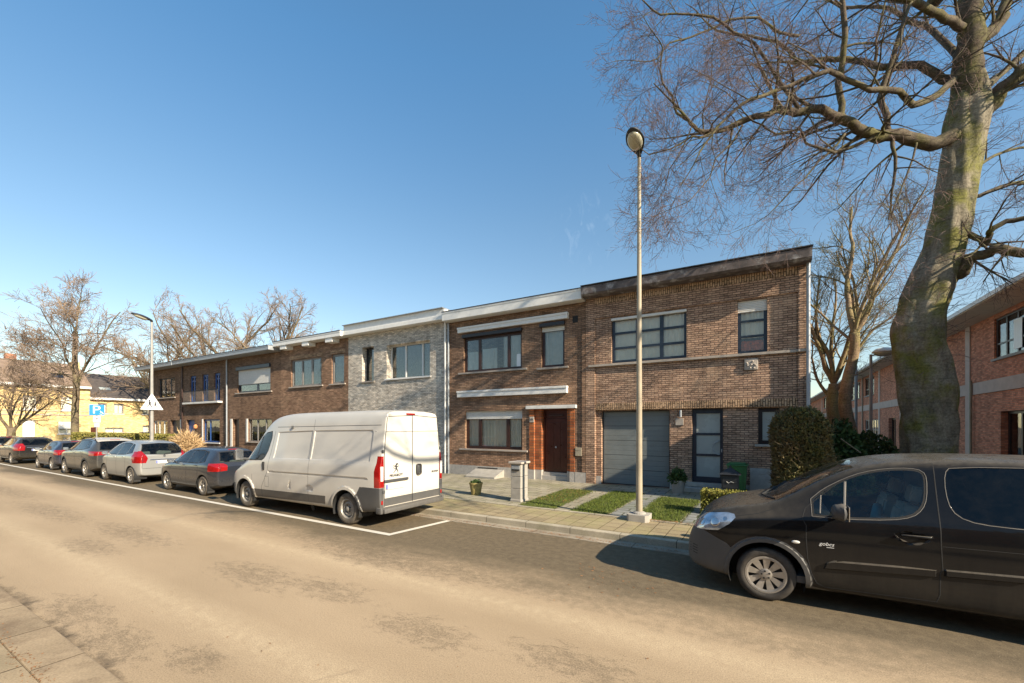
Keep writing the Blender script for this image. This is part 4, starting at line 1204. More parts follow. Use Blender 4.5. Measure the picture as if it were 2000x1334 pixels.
def ribbon(mb, sh, pts, w, axis='y', sign=-1, lift=.0015, closed=False, step=.05, h=0.):
    """narrow strip following the body under a projected polyline"""
    P = []
    pp = list(pts)+([pts[0]] if closed else [])
    for a, b in zip(pp, pp[1:]):
        L = math.hypot(b[0]-a[0], b[1]-a[1]); n = max(1, int(L/step))
        for k in range(n): P.append((a[0]+(b[0]-a[0])*k/n, a[1]+(b[1]-a[1])*k/n))
    P.append(pp[-1])
    hits = [sh.ray(p[0], p[1], axis, sign) for p in P]
    co = [h_[0] for h_ in hits]; no = [sh.smooth_normal(h_[0]) or h_[1] for h_ in hits]
    vs = []
    for i in range(len(co)):
        t = (co[min(i+1, len(co)-1)]-co[max(i-1, 0)])
        if t.length < 1e-6: t = Vector((1, 0, 0))
        t.normalize(); sd = t.cross(no[i]).normalized()
        c = co[i]
        vs += [tuple(c-sd*w/2+no[i]*lift*.3), tuple(c-sd*w*.35+no[i]*(lift+h)), tuple(c+sd*w*.35+no[i]*(lift+h)), tuple(c+sd*w/2+no[i]*lift*.3)]
    fs = []
    for i in range(len(co)-1):
        for k in range(3): fs.append((4*i+k, 4*i+k+1, 4*i+5+k, 4*i+4+k))
    mb.add(vs, fs)

def wheel(root, x, y, r, w, sign, style='alloy', spokes=5, rimr=None, tyremat='tyre', face=1, dusty=False):
    rr = rimr or r*.64
    mb = MB()
    s = -sign    # outer face towards sign*y
    def A(v): return v*s
    tp = [(rr, -w*.42), (rr+.012, -w*.47), (r*.84, -w*.5), (r*.95, -w*.44), (r*.99, -w*.34), (r, -w*.2), (r, w*.2), (r*.99, w*.34), (r*.95, w*.44), (r*.84, w*.5), (rr+.012, w*.47), (rr, w*.42)]
    mb.lathe([(a, A(b)) for a, b in tp], 48, (0, 0, 0), 'y', close=True)
    ty = mb.build('wheel', M[tyremat], root, smooth=True, angle=50, loc=(x, y, r))
    mb = MB()
    # barrel and lip
    mb.lathe([(rr+.004, A(-w*.43)), (rr+.002, A(-w*.46)), (rr-.012, A(-w*.46)), (rr-.022, A(-w*.36)), (rr-.03, A(w*.3)), (rr+.002, A(w*.42))], 48, (0, 0, 0), 'y', cap=False)
    yo = -w*.40
    def spoke(a, w0, w1, r0, r1, y0, y1, t=.018):
        ca, sa = math.cos(a), math.sin(a)
        vs = []
        for rr_, ww, yy in ((r0, w0, y0), (r1, w1, y1)):
            for dy in (0, t):
                for sg in (-1, 1):
                    vs.append((ca*rr_-sa*ww*sg, A(yy+dy), sa*rr_+ca*ww*sg))
        mb.add(vs, [(0, 1, 5, 4), (2, 3, 7, 6), (0, 4, 6, 2), (1, 3, 7, 5), (0, 2, 3, 1), (4, 5, 7, 6)])
    if style == 'alloy':
        for k in range(spokes):
            a = 2*math.pi*k/spokes+.3; spoke(a, .032, .03, rr*.16, rr-.012, yo+.005, yo+.002)
    elif style == 'double':
        for k in range(spokes):
            for dd in (-.15, .15):
                spoke(2*math.pi*k/spokes+dd+.2, .013, .012, rr*.18, rr-.012, yo+.01, yo)
    elif style == 'cover':
        for k in range(spokes):
            a = 2*math.pi*k/spokes+.12; spoke(a, .022, .042, rr*.30, rr-.03, yo+.01, yo-.004, .012)
        mb.lathe([(rr-.034, A(yo-.006)), (rr-.016, A(yo-.012)), (rr-.002, A(yo-.004)), (rr-.002, A(yo+.02)), (rr-.034, A(yo+.012))], 48, (0, 0, 0), 'y', close=True)
    elif style == 'steel':
        mb.lathe([(rr-.02, A(-w*.2)), (rr*.8, A(-w*.15)), (rr*.72, A(-w*.28)), (rr*.55, A(-w*.34)), (rr*.5, A(-w*.2)), (rr*.1, A(-w*.2))], 48, (0, 0, 0), 'y', cap=False)
    hubr = rr*.30 if style in ('cover',) else rr*.22
    mb.lathe([(.001, A(yo-.012)), (hubr*.6, A(yo-.012)), (hubr, A(yo-.003)), (hubr+.005, A(yo+.02)), (.001, A(yo+.02))], 28, (0, 0, 0), 'y')
    if style == 'steel': mb.lathe([(.001, A(-w*.38)), (rr*.2, A(-w*.38)), (rr*.24, A(-w*.2)), (.001, A(-w*.2))], 20, (0, 0, 0), 'y')
    rim = mb.build('rim', M['steelrim' if style == 'steel' else 'alloy'], ty, smooth=True, angle=30)
    mb = MB()
    if style == 'steel':
        for k in range(12):
            a = 2*math.pi*k/12; mb.lathe([(.001, A(-.001)), (.016, A(0)), (.016, A(.02)), (.001, A(.02))], 10, (math.cos(a)*rr*.78, A(-w*.17), math.sin(a)*rr*.78), 'y')
    else:
        mb.lathe([(.001, A(yo+.035)), (rr-.02, A(yo+.035)), (rr-.02, A(yo+.06)), (.001, A(yo+.06))], 32, (0, 0, 0), 'y')
    nb = 5
    for k in range(nb):
        a = 2*math.pi*k/nb+.5; q = rr*(.36 if style == 'steel' else .2)
        yb = (-w*.345 if style == 'steel' else yo-.012)
        mb.lathe([(.001, A(-.006)), (.011, A(-.006)), (.011, A(.01)), (.001, A(.01))], 8, (math.cos(a)*q, A(yb), math.sin(a)*q), 'y')
    mb.build('brake_disc', M['black'], ty, smooth=True, angle=40)
    return ty

def mirror(root, x, y, z, sx, sy, sz, sign, mat, facemat='chrome', arm=.1):
    bm = bmesh.new(); bmesh.ops.create_cube(bm, size=1)
    bmesh.ops.subdivide_edges(bm, edges=bm.edges[:], cuts=3, use_grid_fill=True)
    for v in bm.verts:
        p = v.co*2; m = max(abs(p.x), abs(p.y), abs(p.z)); q = p.normalized()*m
        p = p.lerp(q, .75)
        fr = 1 if p.x > 0 else .85
        v.co = Vector((p.x*sx/2, p.y*sy/2*fr, p.z*sz/2*fr))
    mb = MB(); mb.addbm(bm, 0, Matrix.Translation((x, y, z))); bm.free()
    mb.tube([(x, y-sign*sy*.3, z-sz*.3), (x-.01, y-sign*(sy*.5+arm), z-sz*.4)], [.03, .035], 10)
    o = mb.build('wing_mirror', mat, root, smooth=True, angle=50)
    mb = MB(); mb.bbox(x+sx*.5-.004, x+sx*.5+.006, y-sy*.40, y+sy*.40, z-sz*.38, z+sz*.38, .004)
    mb.build('mirror_glass', M[facemat], o)
    return o

def seats(root, xs, hw, z, mat, back=.62, wy=.24):
    for x in xs:
        for sy in (-1, 1):
            mb = MB(); y = sy*hw*.5
            mb.bbox(x-.26, x+.26, y-wy, y+wy, z-.12, z+.06, .05)
            bm = bmesh.new(); bmesh.ops.create_cube(bm, size=1)
            bmesh.ops.bevel(bm, geom=bm.edges[:], offset=.12, segments=3, affect='EDGES')
            T = Matrix.Translation((x+.33, y, z+back*.5)) @ Matrix.Rotation(.2, 4, 'Y') @ Matrix.Diagonal((.15, wy*1.95, back, 1)); mb.addbm(bm, 0, T)
            T = Matrix.Translation((x+.44, y, z+back+.11)) @ Matrix.Rotation(.2, 4, 'Y') @ Matrix.Diagonal((.1, wy*1.05, .19, 1)); mb.addbm(bm, 0, T)
            bm.free(); mb.build('seat', M[mat], root, smooth=True, angle=40)

def licence_plate(root, x, y, z, sx=.52, sz=.11, lean=0.):
    mb = MB(); mb.bbox(x, x+.012, y-sx/2, y+sx/2, z-sz/2, z+sz/2, .004); p = mb.build('licence_plate', M['plate'], root)
    mb = MB(); mb.box(x+.013, x+.0145, y-sx/2+.006, y-sx/2+.045, z-sz/2+.006, z+sz/2-.006); mb.build('plate_band', M['plate_blue'], p)
    return p

def text_mesh(body, size, name, mat, parent, M4, extrude=.003, shear=0.):
    cu = bpy.data.curves.new('t', 'FONT'); cu.body = body; cu.size = size; cu.extrude = extrude; cu.align_x = 'CENTER'; cu.align_y = 'CENTER'; cu.shear = shear
    o = bpy.data.objects.new('t', cu); COL.objects.link(o)
    me = bpy.data.meshes.new_from_object(o.evaluated_get(bpy.context.evaluated_depsgraph_get()))
    bpy.data.objects.remove(o); bpy.data.curves.remove(cu)
    me.transform(M4); me.materials.clear(); me.materials.append(mat)
    return link_mesh(name, me, parent)
# text facing -y, +x, or the like
def MF(x, y, z, facing='-y'):
    if facing == '-y': r = Matrix.Rotation(math.pi/2, 4, 'X')
    elif facing == '+x': r = Matrix.Rotation(math.pi/2, 4, 'Z') @ Matrix.Rotation(math.pi/2, 4, 'X')
    return Matrix.Translation((x, y, z)) @ r

def liner(mb, x, r, R_, hw, sign):
    vs = []; n = 20
    for k in range(n+1):
        a = -.35+(math.pi+.7)*k/n
        for yy in (hw-.025, hw-.40): vs.append((x+R_*math.cos(a), sign*yy, r+R_*math.sin(a)))
    mb.add(vs, [(2*k, 2*k+1, 2*k+3, 2*k+2) for k in range(n)])
    b = len(mb.v)-2*(n+1)
    mb.f.append(tuple(b+2*k+1 for k in range(n+1))); mb.m.append(0)

def car(name, label, X, Ymid, spec, paintname, cat='car', group='cars parked along the far kerb'):
    """generic passenger car, nose at local x=0 pointing to -x"""
    S = spec
    root = empty(name, (X, Ymid, 0), label, cat, group)
    st = [(x, lerp_tab(S['zb'], x), lerp_tab(S['hw'], x), lerp_tab(S['sh'], x), lerp_tab(S['top'], x), lerp_tab(S['ht'], x)) for x in S['xs']]
    sh = Shell(st, S.get('sub', 2))
    hw = S['W']/2; r = S['r']
    for sg in (-1, 1):
        for w_ in S['side_windows']:
            sh.mark('window_trim', M['black'], [(x+(0), z) for x, z in grow_poly(w_, .022)], 'y', sg)
        for w_ in S['side_windows']:
            sh.mark('side_window', M['carglass'], w_, 'y', sg)
    if 'windscreen' in S: sh.mark('windscreen', M['windscreen'], S['windscreen'], 'x', -1, .12, cond=lambda m, n: m.z > S['zscr'] and m.x < S['L']*.55)
    if 'rear_window' in S:
        sh.mark('window_trim', M['black'], grow_poly(S['rear_window'], .02), 'x', 1, .12, cond=lambda m, n: m.x > S['L']*.6)
        sh.mark('rear_window', M['carglass'], S['rear_window'], 'x', 1, .12, cond=lambda m, n: m.x > S['L']*.6)
    for sg in (-1, 1):
        if 'tail_side' in S: sh.mark('tail_light', M['tl_red'], S['tail_side'], 'y', sg, .35)
        if 'tail_rear' in S: sh.mark('tail_light', M['tl_red'], [(y*sg, z) for y, z in S['tail_rear']], 'x', 1, .12, cond=lambda m, n: m.x > S['L']-.7)
        if 'head_side' in S: sh.mark('headlight', M['hl_glass'], S['head_side'], 'y', sg, .02)
    if 'lower' in S:
        z = S['lower']; L = S['L']
        for sg in (-1, 1): sh.mark('lower_trim', M['plastic'], [(-.2, 0), (L+.2, 0), (L+.2, z), (-.2, z)], 'y', sg, -.2)
        sh.mark('lower_trim', M['plastic'], [(-1.2, 0), (1.2, 0), (1.2, z), (-1.2, z)], 'x', 1, .02, cond=lambda m, n: m.x > L-.6)
    for sg in (-1, 1):
        for wx_ in S['axles']:
            if S.get('cladding'): sh.mark('lower_trim', M['plastic'], circle(wx_, r, r+.12), 'y', sg, -.05)
            sh.delete(sh.cut(circle(wx_, r, r+.055), 'y', sg, -.3))
    sh.delete([f for f in sh.bm.faces if f.normal.z < -.7 and any(abs(f.calc_center_median().x-a) < r+.05 for a in S['axles']) and abs(f.calc_center_median().y) > hw-.45])
    out = sh.finish(root, 'body', M[paintname])
    mb = MB()
    for sg in (-1, 1):
        for a in S['axles']: liner(mb, a, r, r+.06, hw, sg)
    mb.build('wheel_arch', M['black'], root, split=True)
    mb = MB()
    for sg in (-1, 1):
        for ln in S['seams']: ribbon(mb, sh, ln, .011, 'y', sg)
    if 'rear_seams' in S:
        for ln in S['rear_seams']: ribbon(mb, sh, ln, .011, 'x', 1)
    mb.build('panel_gap', M['black'], root, split=True)
    for sg in (-1, 1):
        for i, a in enumerate(S['axles']):
            wheel(root, a, sg*(hw-.115), r, .2, sg, S.get('rim', 'alloy'), S.get('spokes', 5), tyremat='tyre_dusty')
        mx, mz = S['mirror']; mirror(root, mx, sg*(hw+.10), mz, .13, .2, .14, sg, M[paintname])
        for hx, hz in S['handles']:
            p, n = sh.ray(hx, hz, 'y', sg); mb = MB(); mb.bbox(hx-.09, hx+.09, p.y-.02, p.y+.02, hz-.014, hz+.014, .008); mb.build('door_handle', M[paintname], root, smooth=True, angle=40)
    seats(root, S['seatx'], hw-.2, S.get('seatz', .5), 'seat')
    mb = MB(); mb.bbox(S['seatx'][0]-.85, S['seatx'][0]-.5, -hw+.22, hw-.22, .55, .88, .05); mb.build('dashboard', M['interior'], root)
    if 'plate' in S:
        pz = S['plate']; p, n = sh.ray(0, pz, 'x', 1); licence_plate(root, p.x-.004, 0, pz)
    if 'wiper' in S:
        mb = MB(); a, b = S['wiper']; ribbon(mb, sh, [(0, a), (.38, b)], .02, 'x', 1, h=.012); mb.build('wiper', M['black'], root, split=True)
    if 'rails' in S:
        mb = MB()
        for sg in (-1, 1):
            pts = []
            for x in S['rails']:
                z = lerp_tab(S['top'], x); pts.append((x, sg*(lerp_tab(S['ht'], x)-.03), z+.03))
            pts[0] = (pts[0][0], pts[0][1], pts[0][2]-.06); pts[-1] = (pts[-1][0], pts[-1][1], pts[-1][2]-.06)
            mb.tube(pts, .016, 8)
        mb.build('roof_rail', M[S.get('railmat', 'black')], root, smooth=True, split=True)
    if 'flaps' in S:
        mb = MB()
        for sg in (-1, 1): mb.box(S['axles'][1]+r+.0, S['axles'][1]+r+.02, sg*hw-(.0 if sg > 0 else -.0)-sg*.22, sg*hw-sg*.02, .10, .34)
        mb.build('mud_flap', M['rubber'], root, split=True)
    if 'badge' in S:
        p, n = sh.ray(0, S['badge'], 'x', 1); mb = MB(); mb.lathe([(.001, .012), (.04, .012), (.045, 0), (.001, 0)], 20, (p.x, 0, S['badge']), 'x'); mb.build('badge', M['chrome'], root, smooth=True, angle=30)
    if 'brake' in S:
        p, n = sh.ray(0, S['brake'], 'x', 1); mb = MB(); mb.bbox(p.x-.03, p.x+.012, -.17, .17, S['brake']-.015, S['brake']+.015, .006); mb.build('brake_light', M['tl_red'], root)
    if 'strip' in S:
        p, n = sh.ray(0, S['strip'], 'x', 1); mb = MB(); mb.bbox(p.x-.02, p.x+.014, -.45, .45, S['strip']-.018, S['strip']+.018, .006); mb.build('trim_bar', M[S.get('stripmat', 'chrome')], root)
    return root, sh

def grow_poly(poly, d):
    n = len(poly); out = []
    area = sum(poly[i][0]*poly[(i+1) % n][1]-poly[(i+1) % n][0]*poly[i][1] for i in range(n))
    sg = 1 if area > 0 else -1
    for i in range(n):
        p0, p1, p2 = Vector(poly[i-1]), Vector(poly[i]), Vector(poly[(i+1) % n])
        e1, e2 = (p1-p0).normalized(), (p2-p1).normalized()
        n1, n2 = Vector((e1.y, -e1.x))*sg, Vector((e2.y, -e2.x))*sg
        b = (n1+n2)
        b = b/(max(.35, b.length_squared/2))*1.0
        q = p1+b*d
        out.append((q.x, q.y))
    return out

# ---------------- dark grey five door hatchback (nearest car of the row)
hatch = dict(L=3.97, W=1.68, r=.30, axles=(.82, 3.28), sub=2,
    xs=[0, .06, .25, .6, .95, 1.12, 1.45, 1.85, 2.2, 2.7, 3.2, 3.45, 3.62, 3.74, 3.83, 3.91, 3.965],
    zb=[(0, .26), (.3, .19), (3.5, .19), (3.97, .30)],
    hw=[(0, .60), (.06, .68), (.25, .78), (.6, .825), (1, .84), (3.2, .84), (3.6, .82), (3.85, .76), (3.97, .70)],
    sh=[(0, .62), (.06, .68), (.3, .80), (1.0, .90), (2., .93), (3.3, .97), (3.7, .96), (3.97, .88)],
    top=[(0, .66), (.06, .73), (.3, .86), (.95, 1.0), (1.12, 1.05), (1.5, 1.26), (1.85, 1.42), (2.2, 1.455), (2.7, 1.455), (3.2, 1.43), (3.45, 1.395), (3.62, 1.33), (3.74, 1.16), (3.82, 1.03), (3.90, .97), (3.97, .90)],
    ht=[(0, .52), (.3, .66), (1.0, .70), (1.5, .63), (2., .56), (3.2, .55), (3.5, .55), (3.97, .60)],
    side_windows=[[(1.42, .985), (1.60, 1.13), (1.95, 1.32), (2.22, 1.355), (2.20, .99)], [(2.28, .99), (2.29, 1.355), (2.75, 1.36), (2.98, 1.345), (2.96, 1.0)], [(3.03, 1.01), (3.04, 1.335), (3.15, 1.32), (3.30, 1.05)]],
    windscreen=[(-.66, 1.04), (-.5, 1.37), (0, 1.385), (.5, 1.37), (.66, 1.04), (0, 1.01)], zscr=1.0,
    rear_window=[(-.56, 1.05), (-.47, 1.32), (0, 1.34), (.47, 1.32), (.56, 1.05), (0, 1.03)],
    tail_side=[(3.64, .93), (3.70, .97), (4.1, .97), (4.1, .78), (3.68, .79)], tail_rear=[(.44, .78), (.42, .95), (.50, 1.0), (.9, 1.0), (.9, .75)],
    head_side=[(-.1, .62), (-.1, .78), (.25, .82), (.5, .84), (.3, .66)],
    seams=[[(1.15, .34), (1.12, .7), (1.34, .96)], [(2.25, .25), (2.24, .97)], [(2.25, .25), (2.86, .27), (2.98, .5), (3.0, .97)], [(1.15, .30), (2.25, .25)]],
    rear_seams=[[(-.62, .56), (.62, .56)], [(-.66, .56), (-.62, .98)], [(.66, .56), (.62, .98)]],
    mirror=(1.42, 1.02), handles=[(2.05, .90), (2.85, .92)], seatx=(1.75, 2.6), seatz=.52, badge=.9, brake=1.40, wiper=(1.06, 1.09), rim='double', spokes=5, lower=.27, flaps=1)
r_, s_ = car('hatchback', 'dark grey five door hatchback parked directly in front of the white van', -18.15, 7.02+.22, hatch, 'pt_anth')
# ---------------- silver one-box car
mpv = dict(L=3.85, W=1.76, r=.315, axles=(.76, 3.33), sub=2,
    xs=[0, .06, .22, .5, .8, 1.05, 1.4, 1.8, 2.2, 2.7, 3.2, 3.45, 3.62, 3.75, 3.84],
    zb=[(0, .26), (.3, .2), (3.4, .2), (3.85, .32)],
    hw=[(0, .62), (.06, .70), (.25, .80), (.6, .86), (1, .88), (3.2, .88), (3.55, .86), (3.75, .79), (3.85, .72)],
    sh=[(0, .66), (.06, .74), (.3, .90), (.9, 1.0), (2., 1.02), (3.3, 1.06), (3.85, 1.02)],
    top=[(0, .70), (.06, .80), (.3, .96), (.7, 1.08), (1.0, 1.25), (1.4, 1.45), (1.8, 1.555), (2.2, 1.59), (2.7, 1.58), (3.2, 1.54), (3.45, 1.46), (3.62, 1.28), (3.75, 1.12), (3.85, 1.06)],
    ht=[(0, .54), (.3, .70), (.9, .72), (1.5, .64), (2., .60), (3.2, .59), (3.85, .66)],
    side_windows=[[(1.15, 1.06), (1.32, 1.22), (1.75, 1.43), (2.02, 1.48), (2.0, 1.07)], [(2.08, 1.07), (2.09, 1.485), (2.5, 1.49), (2.82, 1.46), (2.86, 1.1)], [(2.93, 1.11), (2.9, 1.45), (3.05, 1.43), (3.3, 1.16)]],
    windscreen=[(-.68, 1.08), (-.54, 1.48), (0, 1.50), (.54, 1.48), (.68, 1.08), (0, 1.05)], zscr=1.06,
    rear_window=[(-.66, 1.13), (-.52, 1.45), (0, 1.48), (.52, 1.45), (.66, 1.13), (0, 1.08)],
    tail_side=[(3.40, 1.02), (3.55, 1.22), (3.9, 1.22), (3.9, .78), (3.72, .78)], tail_rear=[(.56, .78), (.50, .95), (.62, 1.20), (.95, 1.20), (.95, .78)],
    head_side=[(-.1, .70), (-.1, .86), (.25, .95), (.55, .98), (.35, .76)],
    seams=[[(1.1, .3), (1.08, .7), (1.15, 1.04)], [(2.05, .26), (2.04, 1.05)], [(2.05, .26), (2.82, .28), (2.9, .5), (2.9, 1.08)], [(1.1, .27), (2.05, .26)]],
    rear_seams=[[(-.66, .58), (.66, .58)], [(-.68, .58), (-.66, 1.0)], [(.68, .58), (.66, 1.0)]],
    mirror=(1.25, 1.1), handles=[(1.88, .97), (2.72, .99)], seatx=(1.6, 2.45), seatz=.62, plate=.80, badge=1.02, wiper=(1.10, 1.12), rim='alloy', spokes=7, strip=.895, flaps=1)
r_, s_ = car('compact_mpv', 'silver one-box car with tall red tail lights between the grey hatchback and the suv', -23.45, 7.2, mpv, 'pt_silver')
# ---------------- grey SUV with pale roof
suv = dict(L=4.42, W=1.84, r=.345, axles=(.88, 3.54), sub=2,
    xs=[0, .06, .25, .6, 1.0, 1.25, 1.6, 2.0, 2.4, 3.0, 3.6, 3.9, 4.1, 4.28, 4.41],
    zb=[(0, .32), (.3, .24), (3.9, .24), (4.42, .38)],
    hw=[(0, .66), (.06, .76), (.25, .86), (.6, .91), (1, .92), (3.6, .92), (4.0, .90), (4.25, .83), (4.42, .76)],
    sh=[(0, .74), (.06, .82), (.3, .94), (1.0, 1.03), (2., 1.07), (3.5, 1.12), (4.42, 1.04)],
    top=[(0, .80), (.06, .88), (.3, 1.0), (1.0, 1.12), (1.25, 1.2), (1.6, 1.42), (2.0, 1.58), (2.4, 1.62), (3.0, 1.62), (3.6, 1.58), (3.9, 1.53), (4.1, 1.38), (4.28, 1.18), (4.42, 1.08)],
    ht=[(0, .58), (.3, .74), (1.1, .76), (1.6, .68), (2., .64), (3.6, .62), (4.42, .70)],
    side_windows=[[(1.55, 1.12), (1.75, 1.30), (2.1, 1.47), (2.4, 1.51), (2.38, 1.13)], [(2.45, 1.13), (2.47, 1.515), (2.95, 1.52), (3.25, 1.50), (3.3, 1.17)], [(3.37, 1.18), (3.33, 1.49), (3.5, 1.46), (3.72, 1.24)]],
    windscreen=[(-.72, 1.2), (-.56, 1.52), (0, 1.54), (.56, 1.52), (.72, 1.2), (0, 1.15)], zscr=1.12,
    rear_window=[(-.62, 1.16), (-.52, 1.48), (0, 1.50), (.52, 1.48), (.62, 1.16), (0, 1.14)],
    tail_side=[(3.98, .95), (4.05, 1.08), (4.5, 1.08), (4.5, .92)], tail_rear=[(.36, .96), (.36, 1.06), (.95, 1.10), (.95, .90)],
    head_side=[(-.1, .82), (-.1, .92), (.5, 1.0), (.4, .88)],
    seams=[[(1.25, .4), (1.22, .8), (1.42, 1.1)], [(2.42, .3), (2.41, 1.1)], [(2.42, .3), (3.05, .32), (3.25, .6), (3.32, 1.14)]],
    rear_seams=[[(-.66, .66), (.66, .66)]], lower=.36, cladding=1,
    mirror=(1.58, 1.16), handles=[(2.2, 1.0), (3.1, 1.04)], seatx=(1.95, 2.85), seatz=.68, plate=.86, brake=1.55, wiper=(1.18, 1.2), rim='alloy', spokes=5, rails=[2.0, 2.4, 3.0, 3.6, 3.95], railmat='black', strip=1.01, flaps=1)
r_, s_ = car('suv', 'grey suv with white roof and black roof rails ahead of the silver one-box car', -28.1, 7.15, suv, 'pt_grey')
# pale roof skin
sh_ = s_
mb = MB(); vs = []; fs = []; nx, ny = 24, 16
for i in range(nx+1):
    x = 2.05+i*(3.93-2.05)/nx
    for j in range(ny+1):
        y = (-1+2*j/ny)*.585; p, n = sh_.ray(x, y, 'z', 1); vs.append((p.x, p.y, p.z+.006))
mb.add(vs, [(i*(ny+1)+j, (i+1)*(ny+1)+j, (i+1)*(ny+1)+j+1, i*(ny+1)+j+1) for i in range(nx) for j in range(ny)])
mb.build('roof', M['pt_white'], r_, smooth=True)
# ---------------- small navy car
small = dict(hatch); small.update(L=3.7, xs=[x*3.7/3.97 for x in hatch['xs']])
def scaled(S, k, kz, **kw):
    T = dict(S)
    for key in ('zb', 'hw', 'sh', 'top', 'ht'): T[key] = [(x*k, v*(kz if key in ('sh', 'top') else 1)) for x, v in S[key]]
    T['xs'] = [x*k for x in S['xs']]; T['L'] = S['L']*k; T['axles'] = tuple(a*k for a in S['axles'])
    T['side_windows'] = [[(x*k, z*kz) for x, z in w] for w in S['side_windows']]
    for key in ('windscreen', 'rear_window', 'tail_rear'): T[key] = [(y, z*kz) for y, z in S[key]]
    for key in ('tail_side', 'head_side'): T[key] = [(x*k, z*kz) for x, z in S[key]]
    T['seams'] = [[(x*k, z*kz) for x, z in l] for l in S['seams']]; T['rear_seams'] = [[(y, z*kz) for y, z in l] for l in S['rear_seams']]
    T['mirror'] = (S['mirror'][0]*k, S['mirror'][1]*kz); T['handles'] = [(x*k, z*kz) for x, z in S['handles']]
    T['seatx'] = tuple(x*k for x in S['seatx']); T['zscr'] = S['zscr']*kz
    for key in ('plate', 'badge', 'brake', 'strip'):
        if key in S: T[key] = S[key]*kz
    if 'wiper' in S: T['wiper'] = tuple(z*kz for z in S['wiper'])
    T.update(kw); return T
navy = scaled(hatch, .93, .98, plate=.62, rim='alloy')
car('hatchback', 'small navy blue hatchback between the grey suv and the dark estate car', -32.85, 7.22, navy, 'pt_navy')
estate = scaled(suv, .97, .93, r=.31, lower=.3, cladding=0, tail_side=[(3.88, .82), (3.92, 1.16), (4.4, 1.16), (4.4, .80)], tail_rear=[(.52, .78), (.50, 1.0), (.56, 1.16), (.95, 1.16), (.95, .76)], plate=.8, rails=[2.0, 2.4, 3.0, 3.6, 3.8], railmat='chrome')
estate.pop('brake')
car('estate_car', 'dark grey estate car with big red tail light behind the small navy hatchback', -39.9, 7.15, estate, 'pt_dark')
far = scaled(hatch, 1.0, 1.02, plate=.66)
car('hatchback', 'black hatchback at the left edge of the photo, last of the parked row', -45.6, 7.2, far, 'pt_dark')
bk = scaled(mpv, 1.1, 1.0)
car('compact_mpv', 'grey car parked beyond the row beside the low garden walls', -50.5, 12.3, bk, 'pt_anth', group='cars parked beyond the square')

# ================ white panel van =========================================
root = empty('panel_van', (-12.75, 7.12, 0), 'large white panel van seen from behind with dented side and black bumper corners', 'van')
L = 6.0; hw = 1.02
tab_top = [(0, .80), (.05, .88), (.3, 1.02), (.55, 1.14), (.75, 1.30), (1.1, 1.72), (1.5, 2.12), (1.8, 2.32), (2.1, 2.42), (2.6, 2.475), (5.6, 2.50), (5.85, 2.49), (5.97, 2.46)]
tab_sh = [(0, .70), (.05, .78), (.3, .93), (.55, 1.02), (.75, 1.10), (1.1, 1.24), (1.5, 1.30), (5.97, 1.34)]
tab_hw = [(0, .72), (.05, .84), (.2, .94), (.45, 1.0), (.8, 1.02), (5.7, 1.02), (5.88, 1.01), (5.97, .99)]
tab_ht = [(0, .66), (.3, .80), (.75, .84), (1.1, .80), (1.5, .78), (2.1, .80), (5.7, .80), (5.97, .79)]
tab_zb = [(0, .28), (.3, .24), (.9, .26), (5.4, .28), (5.97, .36)]
xs = [0, .05, .18, .35, .55, .75, .95, 1.2, 1.5, 1.8, 2.1, 2.6, 3.3, 4.0, 4.7, 5.3, 5.7, 5.88, 5.95, 5.975]
sh = Shell([(x, lerp_tab(tab_zb, x), lerp_tab(tab_hw, x), lerp_tab(tab_sh, x), lerp_tab(tab_top, x), lerp_tab(tab_ht, x)) for x in xs], 2)
rw = .345; AX = (.92, 4.955)
for sg in (-1, 1):
    # pressed panels: recessed fields, swage, wheel arch flares, dents
    sh.emboss([(2.16, 1.33), (2.2, 2.0), (3.60, 2.045), (3.60, 1.36)], -.018, .02, sign=sg)
    sh.emboss([(3.66, 1.36), (3.66, 2.045), (5.62, 2.07), (5.66, 2.03), (5.66, 1.39)], -.018, .02, sign=sg)
    sh.emboss([(1.98, .97), (1.98, 1.02), (5.60, 1.08), (5.66, 1.02)], -.020, .016, sign=sg)
    sh.emboss(circle(AX[1], rw, .52, 24), .028, .03, sign=sg)
    sh.emboss(circle(AX[0], rw, .52, 24), .028, .03, sign=sg)
    sh.emboss([(2.80, .62), (2.84, .80), (2.93, .86), (2.98, .74), (2.94, .60)], -.02, .04, sign=sg)
    sh.emboss([(3.52, .62), (3.50, .74), (3.66, .82), (3.86, .70), (3.8, .60)], -.022, .05, sign=sg)
    win = [(1.02, 1.27), (1.22, 1.62), (1.42, 1.84), (1.62, 1.965), (1.90, 2.0), (1.93, 1.86), (1.86, 1.52), (1.76, 1.34), (1.68, 1.29)]
    sh.mark('window_trim', M['black'], grow_poly(win, .02), 'y', sg); sh.mark('side_window', M['carglass'], win, 'y', sg)
    sh.mark('side_moulding', M['plastic'], [(1.32, .33), (1.30, .53), (4.26, .575), (4.24, .39)], 'y', sg)
    sh.mark('bumper', M['plastic_grey'], [(5.27, .2), (5.27, .66), (5.40, .86), (6.2, .865), (6.2, .2)], 'y', sg, .2)
    sh.mark('bumper', M['plastic'], [(-.1, .1), (-.1, .62), (.36, .62), (.44, .1)], 'y', sg, -.3)
    sh.mark('tail_light', M['tl_red'], [(5.83, .868), (5.82, 1.20), (5.87, 1.40), (5.93, 1.50), (6.2, 1.50), (6.2, .868)], 'y', sg, .3)
    sh.mark('tail_light', M['tl_red'], [(sg*.875, .868), (sg*.885, 1.52), (sg*1.1, 1.52), (sg*1.1, .868)], 'x', 1, .1, cond=lambda m, n: m.x > 5.5)
    sh.mark('bumper', M['plastic_grey'], [(sg*.88, .2), (sg*.88, .865), (sg*1.1, .865), (sg*1.1, .2)], 'x', 1, -.1, cond=lambda m, n: m.x > 5.5)
